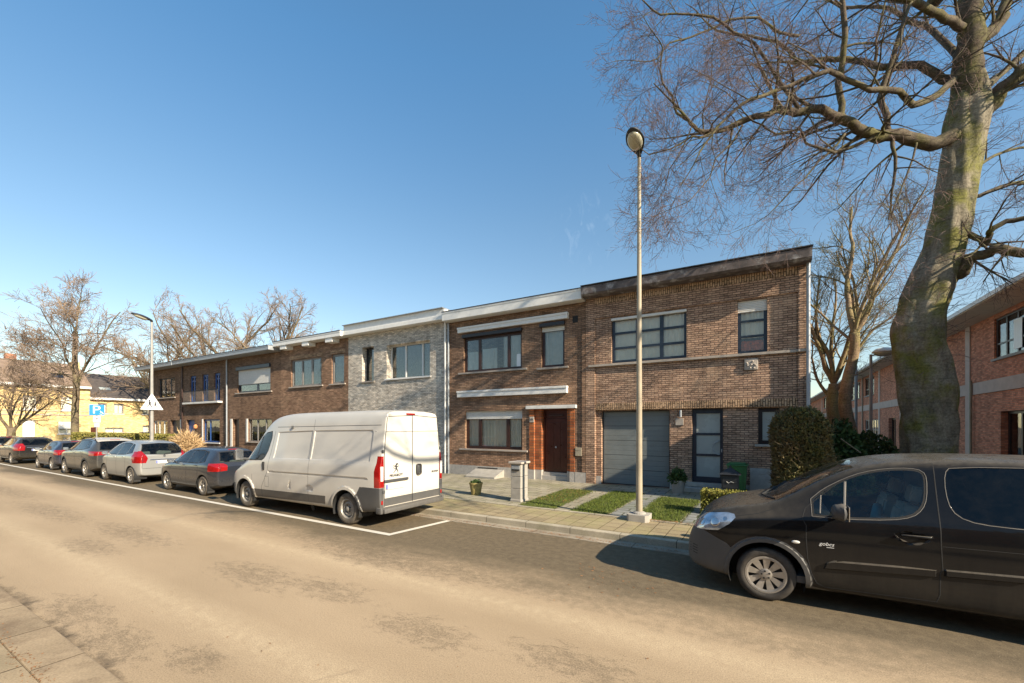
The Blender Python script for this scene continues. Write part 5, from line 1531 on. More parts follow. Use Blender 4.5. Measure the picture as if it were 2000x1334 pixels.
sh.mark('bumper', M['plastic_grey'], [(-1.1, .3), (-1.1, .46), (1.1, .46), (1.1, .3)], 'x', 1, -.2, cond=lambda m, n: m.x > 5.5)
sh.mark('door_sill_trim', M['plastic_grey'], [(-.872, .475), (-.872, .64), (.872, .64), (.872, .475)], 'x', 1, .0, cond=lambda m, n: m.x > 5.5)
sh.mark('windscreen', M['windscreen'], [(-.74, 1.32), (-.68, 1.96), (0, 2.02), (.68, 1.96), (.74, 1.32), (0, 1.25)], 'x', -1, .12, cond=lambda m, n: m.x < 2.2)
for sg in (-1, 1):
    for a in AX: sh.delete(sh.cut(circle(a, rw, .425, 32), 'y', sg, -.4))
sh.delete([f for f in sh.bm.faces if f.normal.z < -.7 and any(abs(f.calc_center_median().x-a) < .42 for a in AX) and abs(f.calc_center_median().y) > .55])
sh.finish(root, 'body', M['pt_white'])
mb = MB()
for sg in (-1, 1):
    for a in AX: liner(mb, a, rw, .43, hw+.02, sg)
mb.build('wheel_arch', M['black'], root, split=True)
mb = MB()
for sg in (-1, 1):
    ribbon(mb, sh, [(1.72, .30), (1.70, .6), (1.96, 1.0), (2.0, 1.3), (2.06, 2.02)], .010, 'y', sg)
    ribbon(mb, sh, [(3.63, .38), (3.63, 2.3)], .007, 'y', sg)
    ribbon(mb, sh, [(2.13, 2.12), (5.86, 2.17)], .012, 'y', sg)
    ribbon(mb, sh, [(1.30, .30), (1.25, .9)], .008, 'y', sg)
    ribbon(mb, sh, [(1.40, 1.26), (1.46, 1.9)], .035, 'y', sg, lift=.004)
    ribbon(mb, sh, [(1.86, .62), (1.86, .88), (2.02, .88), (2.02, .62)], .006, 'y', sg, closed=True)
ribbon(mb, sh, [(-.1+.05, .47), (-.05, 2.40)], .016, 'x', 1, lift=.008)
for u in (-.868, .868): ribbon(mb, sh, [(u, .47), (u, 1.52), (u*.965, 1.9), (u*.90, 2.33)], .014, 'x', 1, lift=.008)
ribbon(mb, sh, [(-.79, 2.35), (0, 2.39), (.79, 2.35)], .012, 'x', 1, lift=.008)
ribbon(mb, sh, [(-.86, 2.03), (.86, 2.03)], .008, 'x', 1, lift=.006)
mb.build('panel_gap', M['garage_line'], root, split=True)
mb = MB()
mb.bbox(5.90, 6.06, -.93, .93, .335, .43, .02); mb.bbox(5.86, 6.02, -1.0, -.93, .33, .46, .02); mb.bbox(5.86, 6.02, .93, 1.0, .33, .46, .02)
mb.build('rear_step', M['plastic_grey'], root, smooth=True, angle=40)
def rearx(y, z): return sh.ray(y, z, 'x', 1)[0].x
mb = MB()
for sg in (-1, 1):
    for z in (.78, 1.62, 2.12):
        yy = sg*(.89 if z < 2 else .855); x = rearx(yy, z); mb.bbox(x-.02, x+.022, yy-.03, yy+.03, z-.035, z+.035, .008)
mb.build('hinge', M['plastic_grey'], root, split=True)
mb = MB(); p, n = sh.ray(4.6, 1.10, 'y', 1); mb.bbox(3.7, 5.6, p.y-.01, p.y+.012, 1.085, 1.115, .004); mb.build('sliding_rail', M['plastic'], root)
mb = MB()
for sg in (-1, 1):
    x = rearx(sg*.93, .56); mb.bbox(x-.01, x+.012, sg*.93-.022, sg*.93+.022, .52, .60, .004)
mb.build('reflector', M['tl_red'], root, split=True)
for sg in (-1, 1):
    mb = MB(); x = rearx(sg*.93, 1.2)
    mb.bbox(x-.03, x+.016, sg*.935-.036, sg*.935+.036, 1.0, 1.31, .012); mb.build('reverse_light', M['tl_clear'], root, smooth=True, angle=40)
licence_plate(root, rearx(-.57, .88)+.008, -.58, .875)
mb = MB(); x = rearx(-.55, 1.0); mb.bbox(x-.01, x+.04, -.88, -.20, .97, 1.025, .01); mb.build('plate_lamp_bar', M['plastic_grey'], root)
mb = MB(); x = rearx(.15, 1.17); mb.bbox(x-.01, x+.02, .06, .22, 1.04, 1.29, .05)
h_ = mb.build('door_handle', M['plastic'], root, smooth=True, angle=40)
mb = MB(); mb.bbox(x+.015, x+.032, .115, .165, 1.08, 1.25, .01); mb.build('grip', M['chrome'], h_)
mb = MB(); x = rearx(-.1, 2.43); mb.bbox(x-.05, x+.02, -.24, .03, 2.395, 2.435, .01); mb.build('brake_light', M['tl_red'], root, smooth=True, angle=40)
x = rearx(-.55, 1.12)+.012
text_mesh('PEUGEOT', .07, 'lettering', M['ink'], root, MF(x, -.54, 1.10, '+x') @ Matrix.Diagonal((1.25, 1, 1, 1)))
x = rearx(.72, 1.1)+.014
text_mesh('BOXER', .06, 'lettering', M['ink'], root, MF(x, .70, 1.075, '+x') @ Matrix.Diagonal((1.2, 1, 1, 1)))
# house number of the brown door house, cut in its plate
text_mesh('101', .12, 'number', M['ink'], hn, Matrix.Translation((-7.52-off4[0], FY-.064-off4[1], 2.39-off4[2])) @ Matrix.Rotation(math.pi/2, 4, 'X'), .001)
# rampant animal emblem as thin raised strokes
mb = MB(); x = rearx(-.55, 1.23)+.004; ey, ez = -.545, 1.25
def stroke(pts, rad): mb.tube([(x, ey+a*1.2, ez+b) for a, b in pts], [q*.8 for q in rad], 6)
stroke([(.0, .085), (.03, .09), (.055, .075)], [.016, .02, .008])
stroke([(.01, .08), (-.005, .04), (.01, 0), (.02, -.03)], [.018, .024, .018, .016])
stroke([(.0, .05), (-.045, .045), (-.06, .065)], [.012, .01, .006])
stroke([(.01, .03), (.05, .03), (.07, .05)], [.012, .01, .006])
stroke([(.02, -.03), (.045, -.06), (.04, -.09), (.065, -.095)], [.014, .011, .008, .006])
stroke([(.01, -.02), (-.02, -.05), (-.04, -.085), (-.065, -.09)], [.014, .011, .008, .006])
stroke([(-.005, -.01), (-.05, 0), (-.06, .03)], [.008, .006, .004])
mb.build('emblem', M['ink'], root)
for sg in (-1, 1):
    for i, a in enumerate(AX): wheel(root, a, sg*(hw-.14), rw, .225, sg, 'steel', rimr=.215, tyremat='tyre_dusty')
    mirror(root, 1.02, sg*(hw+.22), 1.41, .16, .24, .34, sg, M['plastic_grey'], arm=.14)
    p, n = sh.ray(1.80, 1.12, 'y', sg)
    mb = MB(); mb.bbox(1.74, 1.83, p.y-.012, p.y+.016, 1.02, 1.24, .03); h_ = mb.build('door_handle', M['plastic'], root, smooth=True, angle=40)
mb = MB(); mb.bbox(.86, 1.14, -1.11-.2, -1.10-.19, 1.3, 1.31, .002)
seats(root, (2.0-.35,), .85, .95, 'seat_lt', .6)
mb = MB(); mb.box(2.3, 2.34, -.8, .8, .3, 1.9); mb.bbox(.8, 1.25, -.85, .85, .9, 1.18, .05); mb.build('dashboard', M['interior'], root)
mb = MB(); mb.tube([(5.2, -.2, .3), (5.2, .5, .3)], .09, 12); mb.tube([(3.4, -.75, .26), (3.4, -.70, .12)], .04, 8); mb.tube([(.92, -.9, .34), (.92, .9, .34)], .05, 8); mb.tube([(4.955, -.9, .34), (4.955, .9, .34)], .06, 8)
mb.build('axle', M['iron'], root, split=True)

# ================ black small van ==========================================
root = empty('delivery_van', (-.90, 6.95, 0), 'dusty black delivery van in the right foreground with grey front bumper', 'van')
L = 4.38; hw = .905
tab_top = [(0, .60), (.03, .70), (.10, .86), (.22, .98), (.45, 1.09), (.80, 1.165), (1.02, 1.21), (1.3, 1.40), (1.55, 1.555), (1.8, 1.685), (2.1, 1.765), (2.5, 1.80), (3.2, 1.81), (4.0, 1.795), (4.25, 1.77), (4.34, 1.74)]
tab_sh = [(0, .56), (.03, .64), (.10, .78), (.25, .89), (.6, .98), (1.0, 1.03), (1.5, 1.06), (2.2, 1.08), (3.0, 1.10), (4.34, 1.12)]
tab_hw = [(0, .52), (.03, .60), (.10, .70), (.22, .79), (.45, .865), (.8, .90), (1.2, .905), (4.0, .905), (4.2, .88), (4.34, .84)]
tab_ht = [(0, .42), (.10, .56), (.3, .68), (.7, .74), (1.05, .74), (1.5, .69), (2.1, .65), (3.0, .66), (4.34, .66)]
tab_zb = [(0, .30), (.05, .24), (.4, .20), (.9, .20), (3.6, .21), (4.34, .32)]
xs = [0, .03, .10, .22, .45, .72, 1.0, 1.15, 1.4, 1.7, 2.0, 2.35, 2.8, 3.4, 3.9, 4.18, 4.30, 4.345]
sh = Shell([(x, lerp_tab(tab_zb, x), lerp_tab(tab_hw, x), lerp_tab(tab_sh, x), lerp_tab(tab_top, x), lerp_tab(tab_ht, x)) for x in xs], 2)
rw = .322; AX = (.93, 3.66)
fwin = [(1.42, 1.115), (1.415, 1.27), (1.53, 1.385), (1.73, 1.515), (1.90, 1.595), (2.10, 1.645), (2.30, 1.66), (2.385, 1.64), (2.405, 1.58), (2.39, 1.38), (2.35, 1.27), (2.27, 1.19), (2.10, 1.145), (1.73, 1.115)]
rwin = [(2.60, 1.27), (2.575, 1.45), (2.585, 1.64), (2.63, 1.70), (3.45, 1.72), (3.55, 1.66), (3.55, 1.2), (3.45, 1.15), (2.9, 1.155), (2.70, 1.185)]
fw_ = chaikin(fwin); fwin = [fwin[0], fwin[1]]+fw_[3:-1]+[]; rwin = chaikin(rwin)
for sg in (-1, 1):
    sh.emboss([(1.50, .50), (1.52, .57), (1.60, .615), (2.455, .665), (2.455, .585)], .022, .016, sign=sg)
    sh.emboss([(2.51, .59), (2.51, .67), (3.1, .70), (3.1, .63)], .022, .016, sign=sg)
    sh.emboss(grow_poly(rwin, .02), -.008, .012, sign=sg)
    sh.emboss([(2.15, .92), (2.12, .985), (2.22, 1.03), (2.36, 1.02), (2.42, .96), (2.38, .90), (2.25, .88)], -.018, .02, sign=sg)
    sh.emboss(circle(AX[0], rw, .475, 28), .014, .02, sign=sg)
    sh.emboss(circle(AX[1], rw, .475, 28), .014, .02, sign=sg)
    # grey unpainted bumper, arch and sill
    sh.mark('front_bumper', M['plastic_grey'], [(-.1, .1), (-.1, .80), (.12, .805), (.36, .785), (.50, .65), (.57, .62), (.60, .1)], 'y', sg, -.5)
    sh.mark('arch_trim', M['plastic_grey'], circle(AX[0], rw, .475, 28), 'y', sg, -.3, over=[None, 'arch_trim'])
    sh.mark('arch_trim', M['plastic_grey'], circle(AX[1], rw, .475, 28), 'y', sg, -.3, over=[None, 'arch_trim'])
    sh.mark('sill_trim', M['plastic_grey'], [(1.30, .15), (1.30, .285), (1.40, .27), (3.3, .30), (3.3, .15)], 'y', sg, -.3, over=[None])
    sh.mark('window_trim', M['black'], grow_poly(fwin, .02), 'y', sg); sh.mark('side_window', M['carglass'], fwin, 'y', sg)
    sh.mark('rear_side_window', M['carglass_dark'], rwin, 'y', sg)
    sh.mark('headlight', M['hl_glass'], [(.02, .80), (.12, .92), (.28, .985), (.50, 1.03), (.585, 1.02), (.60, .985), (.53, .90), (.40, .80), (.22, .775), (.08, .775)], 'y', sg, -.1)
    sh.mark('tail_light', M['tl_red'], [(4.1, .9), (4.15, 1.45), (4.5, 1.45), (4.5, .9)], 'y', sg, -.1)
sh.mark('front_bumper', M['plastic_grey'], [(-1.0, .1), (-1.0, .60), (1.0, .60), (1.0, .1)], 'x', -1, -.1, cond=lambda m, n: m.x < .6)
sh.mark('grille', M['black'], [(-.40, .60), (-.46, .74), (.46, .74), (.40, .60)], 'x', -1, .1, cond=lambda m, n: m.x < .4)
sh.mark('windscreen', M['windscreen'], [(-.70, 1.22), (-.66, 1.40), (-.56, 1.66), (0, 1.71), (.56, 1.66), (.66, 1.40), (.70, 1.22), (.4, 1.19), (0, 1.18), (-.4, 1.19)], 'x', -1, .12, cond=lambda m, n: m.x > .9 and m.x < 2.2)
sh.mark('rear_bumper', M['plastic_grey'], [(-1., .1), (-1., .55), (1., .55), (1., .1)], 'x', 1, -.1, cond=lambda m, n: m.x > 3.9)
for sg in (-1, 1):
    for a in AX: sh.delete(sh.cut(circle(a, rw, .405, 36), 'y', sg, -.5))
sh.delete([f for f in sh.bm.faces if f.normal.z < -.7 and any(abs(f.calc_center_median().x-a) < .40 for a in AX) and abs(f.calc_center_median().y) > .5])
sh.finish(root, 'body', M['pt_black'])
mb = MB()
for sg in (-1, 1):
    for a in AX: liner(mb, a, rw, .41, hw+.01, sg)
mb.build('wheel_arch', M['black'], root, split=True)
mb = MB()
for sg in (-1, 1):
    ribbon(mb, sh, [(1.34, .98), (1.335, .84), (1.35, .60), (1.39, .42), (1.44, .32), (1.52, .285), (2.46, .315), (2.482, .40), (2.482, .62), (2.50, .66), (2.49, .9), (2.49, 1.3), (2.49, 1.74)], .010, 'y', sg, step=.03)
    ribbon(mb, sh, [(1.34, .98), (1.30, 1.06), (1.33, 1.17), (1.62, 1.45), (1.9, 1.65), (2.49, 1.74)], .010, 'y', sg, step=.04)
    ribbon(mb, sh, [(3.62, .9), (3.62, 1.74)], .010, 'y', sg)
    ribbon(mb, sh, [(.60, 1.0), (.85, 1.06), (1.02, 1.13)], .008, 'y', sg, step=.03)
    ribbon(mb, sh, [(2.50, .9), (3.60, .92)], .006, 'y', sg)
mb.build('panel_gap', M['black'], root, split=True)
mb = MB()
for sg in (-1, 1):
    ribbon(mb, sh, grow_poly(fwin, .024), .006, 'y', sg, closed=True, step=.04, lift=.003)
    ribbon(mb, sh, [(1.475, 1.13), (1.49, 1.33)], .012, 'y', sg, lift=.004); ribbon(mb, sh, [(1.70, 1.13), (1.725, 1.50)], .022, 'y', sg, lift=.006)
    ribbon(mb, sh, grow_poly(rwin, .012), .006, 'y', sg, closed=True, step=.04, lift=.003)
mb.build('window_beading', M['beading'], root, split=True)
for sg in (-1, 1):
    # lamp internals under the lens
    lamp = [o for o in root.children if o.name.startswith('headlight') and (o.data.vertices[0].co.y*sg > 0)]
    for (lx, lz, lr) in ((.20, .865, .055), (.36, .90, .06), (.48, .955, .035)):
        p, n = sh.ray(lx, lz, 'y', sg); mb = MB()
        nn = sh.smooth_normal(p)
        bm = bmesh.new(); bmesh.ops.create_uvsphere(bm, u_segments=20, v_segments=12, radius=lr)
        T = Matrix.Translation(p-nn*.004) @ nn.to_track_quat('Z', 'Y').to_matrix().to_4x4() @ Matrix.Diagonal((1, 1, .18, 1)); mb.addbm(bm, 0, T); bm.free()
        mb.build('lamp_reflector', M['chrome'], lamp[0] if lamp else root, smooth=True)
    p, n = sh.ray(2.28, .975, 'y', sg)
    mb = MB(); mb.tube([(2.17, p.y+sg*.005, .978), (2.19, p.y+sg*.035, .98), (2.40, p.y+sg*.04, .985), (2.42, p.y+sg*.005, .985)], .014, 8)
    mb.build('door_handle', M['pt_black'], root, smooth=True)
    p, n = sh.ray(1.235, .775, 'y', sg)
    mb = MB(); bm = bmesh.new(); bmesh.ops.create_uvsphere(bm, u_segments=16, v_segments=8, radius=1); mb.addbm(bm, 0, Matrix.Translation(p) @ Matrix.Diagonal((.042, .012, .019, 1))); bm.free()
    mb.build('side_repeater', M['shutter'], root, smooth=True)
    # front door mirror: upright rounded housing
    mb_ = mirror(root, 1.63, sg*(hw+.13), 1.19, .15, .26, .21, sg, M['plastic'], arm=.10)
    for a in AX: wheel(root, a, sg*(hw-.125), rw, .205, sg, 'cover', 9, rimr=.222)
    # bumper intake slats
    mb = MB()
    for k in range(4):
        pts = [(.035+.0, .44+k*.035), (.14, .43+k*.035)]; ribbon(mb, sh, pts, .012, 'y', sg, lift=.002)
    mb.build('intake_slats', M['black'], root)
mb = MB()
ribbon(mb, sh, [(-.60, 1.225), (-.1, 1.20), (.55, 1.24)], .02, 'x', -1, h=.012, step=.05); ribbon(mb, sh, [(-.1, 1.20), (.1, 1.22), (.60, 1.32)], .016, 'x', -1, h=.015, step=.05)
mb.build('wiper', M['black'], root, split=True)
p, n = sh.ray(1.52, .785, 'y', -1)
text_mesh('gobcs', .055, 'lettering', M['sign_white'], root, MF(1.53, p.y-.002, .79) @ Matrix.Diagonal((1.1, 1, 1, 1)), .001, .25)
mb = MB(); mb.box(1.53, 1.60, p.y-.003, p.y-.001, .752, .757); mb.build('lettering_line', M['sign_white'], root)
seats(root, (1.95,), .8, .68, 'seat_lt', .58, .24)
mb = MB(); mb.bbox(1.15, 1.62, -.78, .78, .8, 1.12, .06); mb.box(2.52, 2.56, -.6, .6, .3, 1.6); mb.box(1.2, 2.6, -.84, .84, .28, .36); mb.build('dashboard', M['interior'], root)
mb = MB(); c0 = Vector((1.72, -.38, 1.08))
ring = [(c0.x+math.sin(t)*.07+.0, c0.y+math.cos(t)*.18, c0.z+math.sin(t)*.165) for t in [k*2*math.pi/24 for k in range(25)]]
mb.tube(ring, .013, 6, cap=False); mb.build('steering_wheel', M['black'], root, smooth=True)
mb = MB(); mb.tube([(2.1, -.1, 1.0), (2.16, .1, 1.12), (2.2, .2, 1.02)], .05, 8); mb.build('jacket', simple('jacket', (.08, .28, .36), .9), root, smooth=True)
mb = MB(); mb.tube([(1.95, -.18, 1.815), (1.75, -.18, 1.99)], .005, 5); mb.build('aerial', M['black'], root)
mb = MB(); mb.tube([(AX[0], -.8, .32), (AX[0], .8, .32)], .05, 8); mb.tube([(AX[1], -.8, .32), (AX[1], .8, .32)], .05, 8); mb.build('axle', M['iron'], root, split=True)
# ------------------------------------------------------------------ trees and street furniture
def cp(px, py, d):
    """a point of the tree as measured on the ground plan: px/py give the bearing, d the metres ahead"""
    x = (px-1000)/830*d
    return Vector((x*math.cos(TH)-d*math.sin(TH), d*math.cos(TH)+x*math.sin(TH), CAMZ+(832-py)/830*d))

def bark(name, c1, c2, moss, mossamt, scale=3., bump=.6):
    m, nt, out = newmat(name); g = NT(nt); p = g.pos()
    n1 = g.noise(g.mapping(p, (1, 1, .45)), scale, 8, .7); n2 = g.noise(p, scale*.45, 6, .65)
    ln = g.noise(g.mapping(p, (2, 2, 14)), 1.2, 4, .7)
    col = g.mix(g.ramp(n1, [(.32, 0.), (.68, 1.)]), c1, c2)
    col = g.mix(g.ramp(n2, [(.46, 0.), (.62, mossamt)]), col, moss)
    col = g.mix(1., col, g.ramp(ln, [(.3, .62), (.5, 1.)]), 'MULTIPLY')
    fn = g.noise(p, 22., 6, .75); col = g.mix(1., col, g.ramp(fn, [(.32, .5), (.55, 1.), (.75, 1.25)]), 'MULTIPLY')
    g.bsdf(out, col, .9, 0., g.bump(g.math('ADD', g.math('ADD', n1, g.math('MULTIPLY', fn, .35)), g.math('MULTIPLY', ln, .4)), bump, .05), .2); return m
M['beech'] = bark('beech', (.10, .085, .06), (.33, .285, .205), (.15, .145, .025), .85)
M['beech_limb'] = bark('beech_limb', (.06, .045, .032), (.15, .12, .085), (.12, .115, .025), .6)
M['twig_lilac'] = simple('twig_lilac', (.15, .095, .078), .8, var=.3, scale=2)
M['bark_tan'] = bark('bark_tan', (.22, .15, .09), (.36, .27, .17), (.25, .24, .06), .5)
M['twig_green'] = simple('twig_green', (.20, .17, .085), .8, var=.3, scale=2)
M['bark_far'] = bark('bark_far', (.15, .11, .075), (.24, .19, .13), (.2, .18, .07), .4)
M['twig_far'] = simple('twig_far', (.26, .185, .13), .8, var=.3, scale=.6)

class Tw:
    """fast open tubes for thousands of twigs"""
    def __init__(s): s.v = []; s.f = []
    def tube(s, pts, r0, r1, k=3):
        n = len(pts); d = pts[-1]-pts[0]
        if d.length < 1e-5: return
        u = d.orthogonal().normalized(); w = d.cross(u).normalized(); b = len(s.v)
        for i, p in enumerate(pts):
            r = r0+(r1-r0)*i/(n-1)
            for j in range(k):
                a = 6.28318*j/k; q = p+u*(r*math.cos(a))+w*(r*math.sin(a)); s.v.append((q.x, q.y, q.z))
        for i in range(n-1):
            for j in range(k):
                j2 = (j+1) % k; s.f.append((b+i*k+j, b+i*k+j2, b+(i+1)*k+j2, b+(i+1)*k+j))
    def build(s, name, mat, parent, off):
        me = bpy.data.meshes.new(name); me.from_pydata([(a-off[0], b-off[1], c-off[2]) for a, b, c in s.v], [], s.f)
        me.materials.append(mat); me.shade_smooth(); me.update(); return link_mesh(name, me, parent)

def spl(pts, n):
    """catmull-rom through points"""
    P = [pts[0]]+list(pts)+[pts[-1]]; out = []
    for i in range(1, len(P)-2):
        a, b, c, d = P[i-1], P[i], P[i+1], P[i+2]
        for k in range(n):
            t = k/n; out.append(.5*((2*b)+(c-a)*t+(2*a-5*b+4*c-d)*t*t+(3*b-a-3*c+d)*t**3))
    out.append(P[-2]); return out

def grow(rng, acc, p, d, L, r, lvl, cfg):
    """one branch with its side shoots; acc[0] wood, acc[1] twigs"""
    seg = cfg['seg'][lvl]; n = max(2, int(L/seg)); pts = [p.copy()]; d = d.normalized()
    wig = cfg['wig'][lvl]; tro = cfg['trop'][lvl]
    for i in range(n):
        d = d+Vector((rng.gauss(0, wig), rng.gauss(0, wig), rng.gauss(0, wig)+tro*(1+i*.5/n)))
        d.normalize(); pts.append(pts[-1]+d*(L/n))
    rt = max(cfg['rmin'], r*cfg['taper'][lvl])
    acc[0 if lvl < cfg['woodlv'] else 1].tube(pts, r, rt, 6 if lvl < 1 else (4 if lvl < 2 else 3))
    if lvl >= cfg['max']: return pts
    nc = cfg['nch'][lvl]; nc = int(nc*(.75+.5*rng.random()))
    for k in range(nc):
        t = cfg['start'][lvl]+(1-cfg['start'][lvl])*(k+rng.random())/nc
        i = min(n-1, int(t*n)); q = pts[i].lerp(pts[i+1], t*n-i) if i < n else pts[-1]
        dd = (pts[i+1]-pts[i]).normalized(); ax = dd.orthogonal().normalized(); ax.rotate(Matrix.Rotation(rng.random()*6.283, 3, dd))
        if cfg.get('flat'): ax.z *= cfg['flat']; 
        ang = R(rng.uniform(*cfg['ang'][lvl])); nd = dd*math.cos(ang)+ax.normalized()*math.sin(ang)
        Lc = L*rng.uniform(*cfg['len'][lvl])*(1-.55*t)
        Lc = max(Lc, cfg['minl'][lvl])
        rc = max(cfg['rmin'], (r+(rt-r)*t)*cfg['rk'][lvl])
        grow(rng, acc, q, nd, Lc, rc, lvl+1, cfg)
    return pts

BE = dict(seg=[.30, .22, .16, .11, .08], wig=[.11, .15, .17, .2, .2], trop=[.004, -.012, .012, .03, .03], taper=[.3, .3, .4, .6, .8], rmin=.0025, woodlv=2, max=3,
          nch=[7, 5, 4, 0], start=[.15, .12, .1, .1], ang=[(30, 65), (25, 60), (25, 55)], len=[(.45, .75), (.40, .65), (.35, .6)], minl=[.6, .36, .2], rk=[.55, .5, .5])

def limb_on(rng, root, off, pts, r0, r1, nside, cfg, Lb, tw, name='limb', start=.25, sides=14, tl=1.):
    nside = max(3, int(nside*.74)); r0 *= .92; Lb *= 1.12
    P = spl(pts, 6); n = len(P); rad = [r0+(r1-r0)*(i/(n-1))**.8 for i in range(n)]
    kn = [Vector((rng.gauss(0, 1), rng.gauss(0, 1), rng.gauss(0, 1)))*.055 for _ in range(n//3+3)]; kn[0] = Vector((0, 0, 0))
    for q_ in range(max(0, (n-1)//3), len(kn)): kn[q_] = Vector((0, 0, 0))
    P = [p+kn[i//3].lerp(kn[i//3+1], (i % 3)/3) for i, p in enumerate(P)]
    P2 = [p+Vector((rng.gauss(0, .012), rng.gauss(0, .012), rng.gauss(0, .012)))*(r0*6) for p in P]; P2[0] = P[0]; P2[-1] = P[-1]
    wood = Tw(); acc = (wood, tw)
    mb = MB(off); mb.tube(P2, rad, sides)
    o = mb.build(name, M['beech_limb'], root, smooth=True)
    for k in range(nside):
        t = start+(1-start)*(k+rng.random())/nside; i = min(n-2, int(t*(n-1)))
        dd = (P[i+1]-P[i]).normalized(); ax = dd.orthogonal().normalized(); ax.rotate(Matrix.Rotation(rng.random()*6.283, 3, dd))
        ang = R(rng.uniform(35, 75)); nd = dd*math.cos(ang)+ax*math.sin(ang)
        grow(rng, acc, P[i].copy(), nd, Lb*rng.uniform(.6, 1.15)*(1-.3*t), min(rad[i]*.55, .05)*rng.uniform(.6, 1), 0, cfg)
    grow(rng, acc, P[-1].copy(), (P[-1]-P[-3]), Lb*tl, r1, 0, cfg)
    if len(wood.v) < 120: b_ = len(tw.v); tw.v += wood.v; tw.f += [tuple(i+b_ for i in f) for f in wood.f]
    else: wood.build('branches', M['beech_limb'], o, off)
    return o

# ---- the big beech ---------------------------------------------------------
bx, by = 3.7, 15.2
beech = empty('beech_tree', (bx, by, .1), 'huge bare beech with mossy grey trunk and wide spreading limbs beside the garage house', 'tree')
off = tuple(beech.location)
rng = random.Random(11)
D0 = 11.3
DK = 11.3/9.85
tp = [(1815, 1030, 150), (1812, 960, 128), (1812, 880, 112), (1810, 800, 111), (1802, 730, 111), (1794, 680, 108), (1793, 640, 106), (1803, 600, 100), (1820, 550, 95), (1840, 500, 90), (1852, 450, 86), (1860, 400, 82), (1868, 350, 80), (1877, 300, 80), (1884, 260, 88), (1890, 220, 88), (1893, 180, 70), (1889, 140, 58), (1886, 105, 38)]
P = spl([cp(a, b, D0) for a, b, c in tp], 9); W = spl([Vector((c, 0, 0)) for a, b, c in tp], 9)
sides = 64; vs = []
for i, p in enumerate(P):
    r = W[i].x*D0/830/2/1.36
    for k in range(sides):
        a = 2*math.pi*k/sides
        bump = 1+.06*math.sin(3*a+p.z*.9)+.05*math.sin(5*a-p.z*1.3+1)+.035*math.sin(9*a+p.z*3.1)+.02*math.sin(p.z*7+a*2)
        for (ka, kz, kr) in ((-.9, 3.1, .16), (-1.9, 4.6, .13), (-.3, 5.6, .15), (-1.4, 6.9, .12), (-2.3, 2.2, .14), (-.7, 8.2, .14)):
            dd_ = ((a-2*math.pi if a > math.pi else a)-ka)**2*.6+(p.z-kz)**2
            bump += kr*math.exp(-dd_/.09)-kr*.8*math.exp(-dd_/.012)
        if p.z < 1.2: bump += (1.2-p.z)*.22*(.5+.5*math.sin(6*a))
        vs.append((p.x+math.cos(a)*r*bump, p.y+math.sin(a)*r*bump, p.z))
fs = [(i*sides+k, i*sides+(k+1) % sides, (i+1)*sides+(k+1) % sides, (i+1)*sides+k) for i in range(len(P)-1) for k in range(sides)]
mb = MB(off); mb.add(vs, fs); mb.build('trunk', M['beech'], beech, smooth=True)
tw = Tw()
def pl(*a): return [cp(q[0], q[1], q[2]*DK) for q in a]
# great leftward limb with its risers
limb_on(rng, beech, off, pl((1885, 262, 9.85), (1820, 276, 9.7), (1750, 262, 9.5), (1690, 258, 9.3), (1640, 235, 9.1), (1560, 212, 8.9), (1480, 232, 8.7), (1400, 255, 8.5), (1345, 235, 8.4)), .21, .035, 30, BE, 2.0, tw, start=.18, tl=.5)
limb_on(rng, beech, off, pl((1345, 235, 8.4), (1310, 190, 8.4), (1295, 130, 8.4), (1288, 80, 8.4)), .034, .012, 7, BE, .9, tw, start=.1)
limb_on(rng, beech, off, pl((1640, 238, 9.1), (1640, 160, 9.1), (1643, 80, 9.0), (1650, 0, 8.9), (1655, -120, 8.8)), .085, .05, 9, BE, 1.9, tw)
limb_on(rng, beech, off, pl((1760, 262, 9.5), (1722, 235, 9.6), (1722, 190, 9.7), (1742, 110, 9.8), (1765, 30, 9.9), (1775, -80, 10)), .09, .05, 10, BE, 1.8, tw)
limb_on(rng, beech, off, pl((1890, 160, 9.9), (1800, 128, 10.3), (1720, 125, 10.8), (1640, 118, 11.2), (1575, 120, 11.5), (1540, 100, 11.7), (1480, 75, 12), (1400, 60, 12.2)), .13, .03, 22, BE, 2.1, tw, start=.2, tl=.6)
limb_on(rng, beech, off, pl((1870, 150, 9.9), (1790, 200, 9.2), (1700, 165, 8.6), (1600, 150, 8.1), (1500, 180, 7.8), (1420, 230, 7.5)), .10, .025, 20, BE, 2.0, tw, start=.2)
limb_on(rng, beech, off, pl((1720, 262, 9.4), (1640, 300, 9.1), (1600, 285, 8.9), (1560, 262, 8.8), (1490, 245, 8.6)), .05, .018, 12, BE, 1.7, tw)
limb_on(rng, beech, off, pl((1560, 212, 8.9), (1490, 120, 8.7), (1440, 60, 8.6), (1340, 20, 8.5), (1270, 15, 8.4)), .05, .016, 16, BE, 1.35, tw)
limb_on(rng, beech, off, pl((1560, 70, 11.0), (1470, 40, 10.6), (1390, 55, 10.3), (1310, 90, 10.1), (1265, 120, 10.)), .045, .014, 16, BE, 1.3, tw)
limb_on(rng, beech, off, pl((1400, 255, 8.5), (1350, 275, 8.3), (1300, 290, 8.1), (1265, 300, 8.0)), .028, .01, 9, BE, .95, tw)
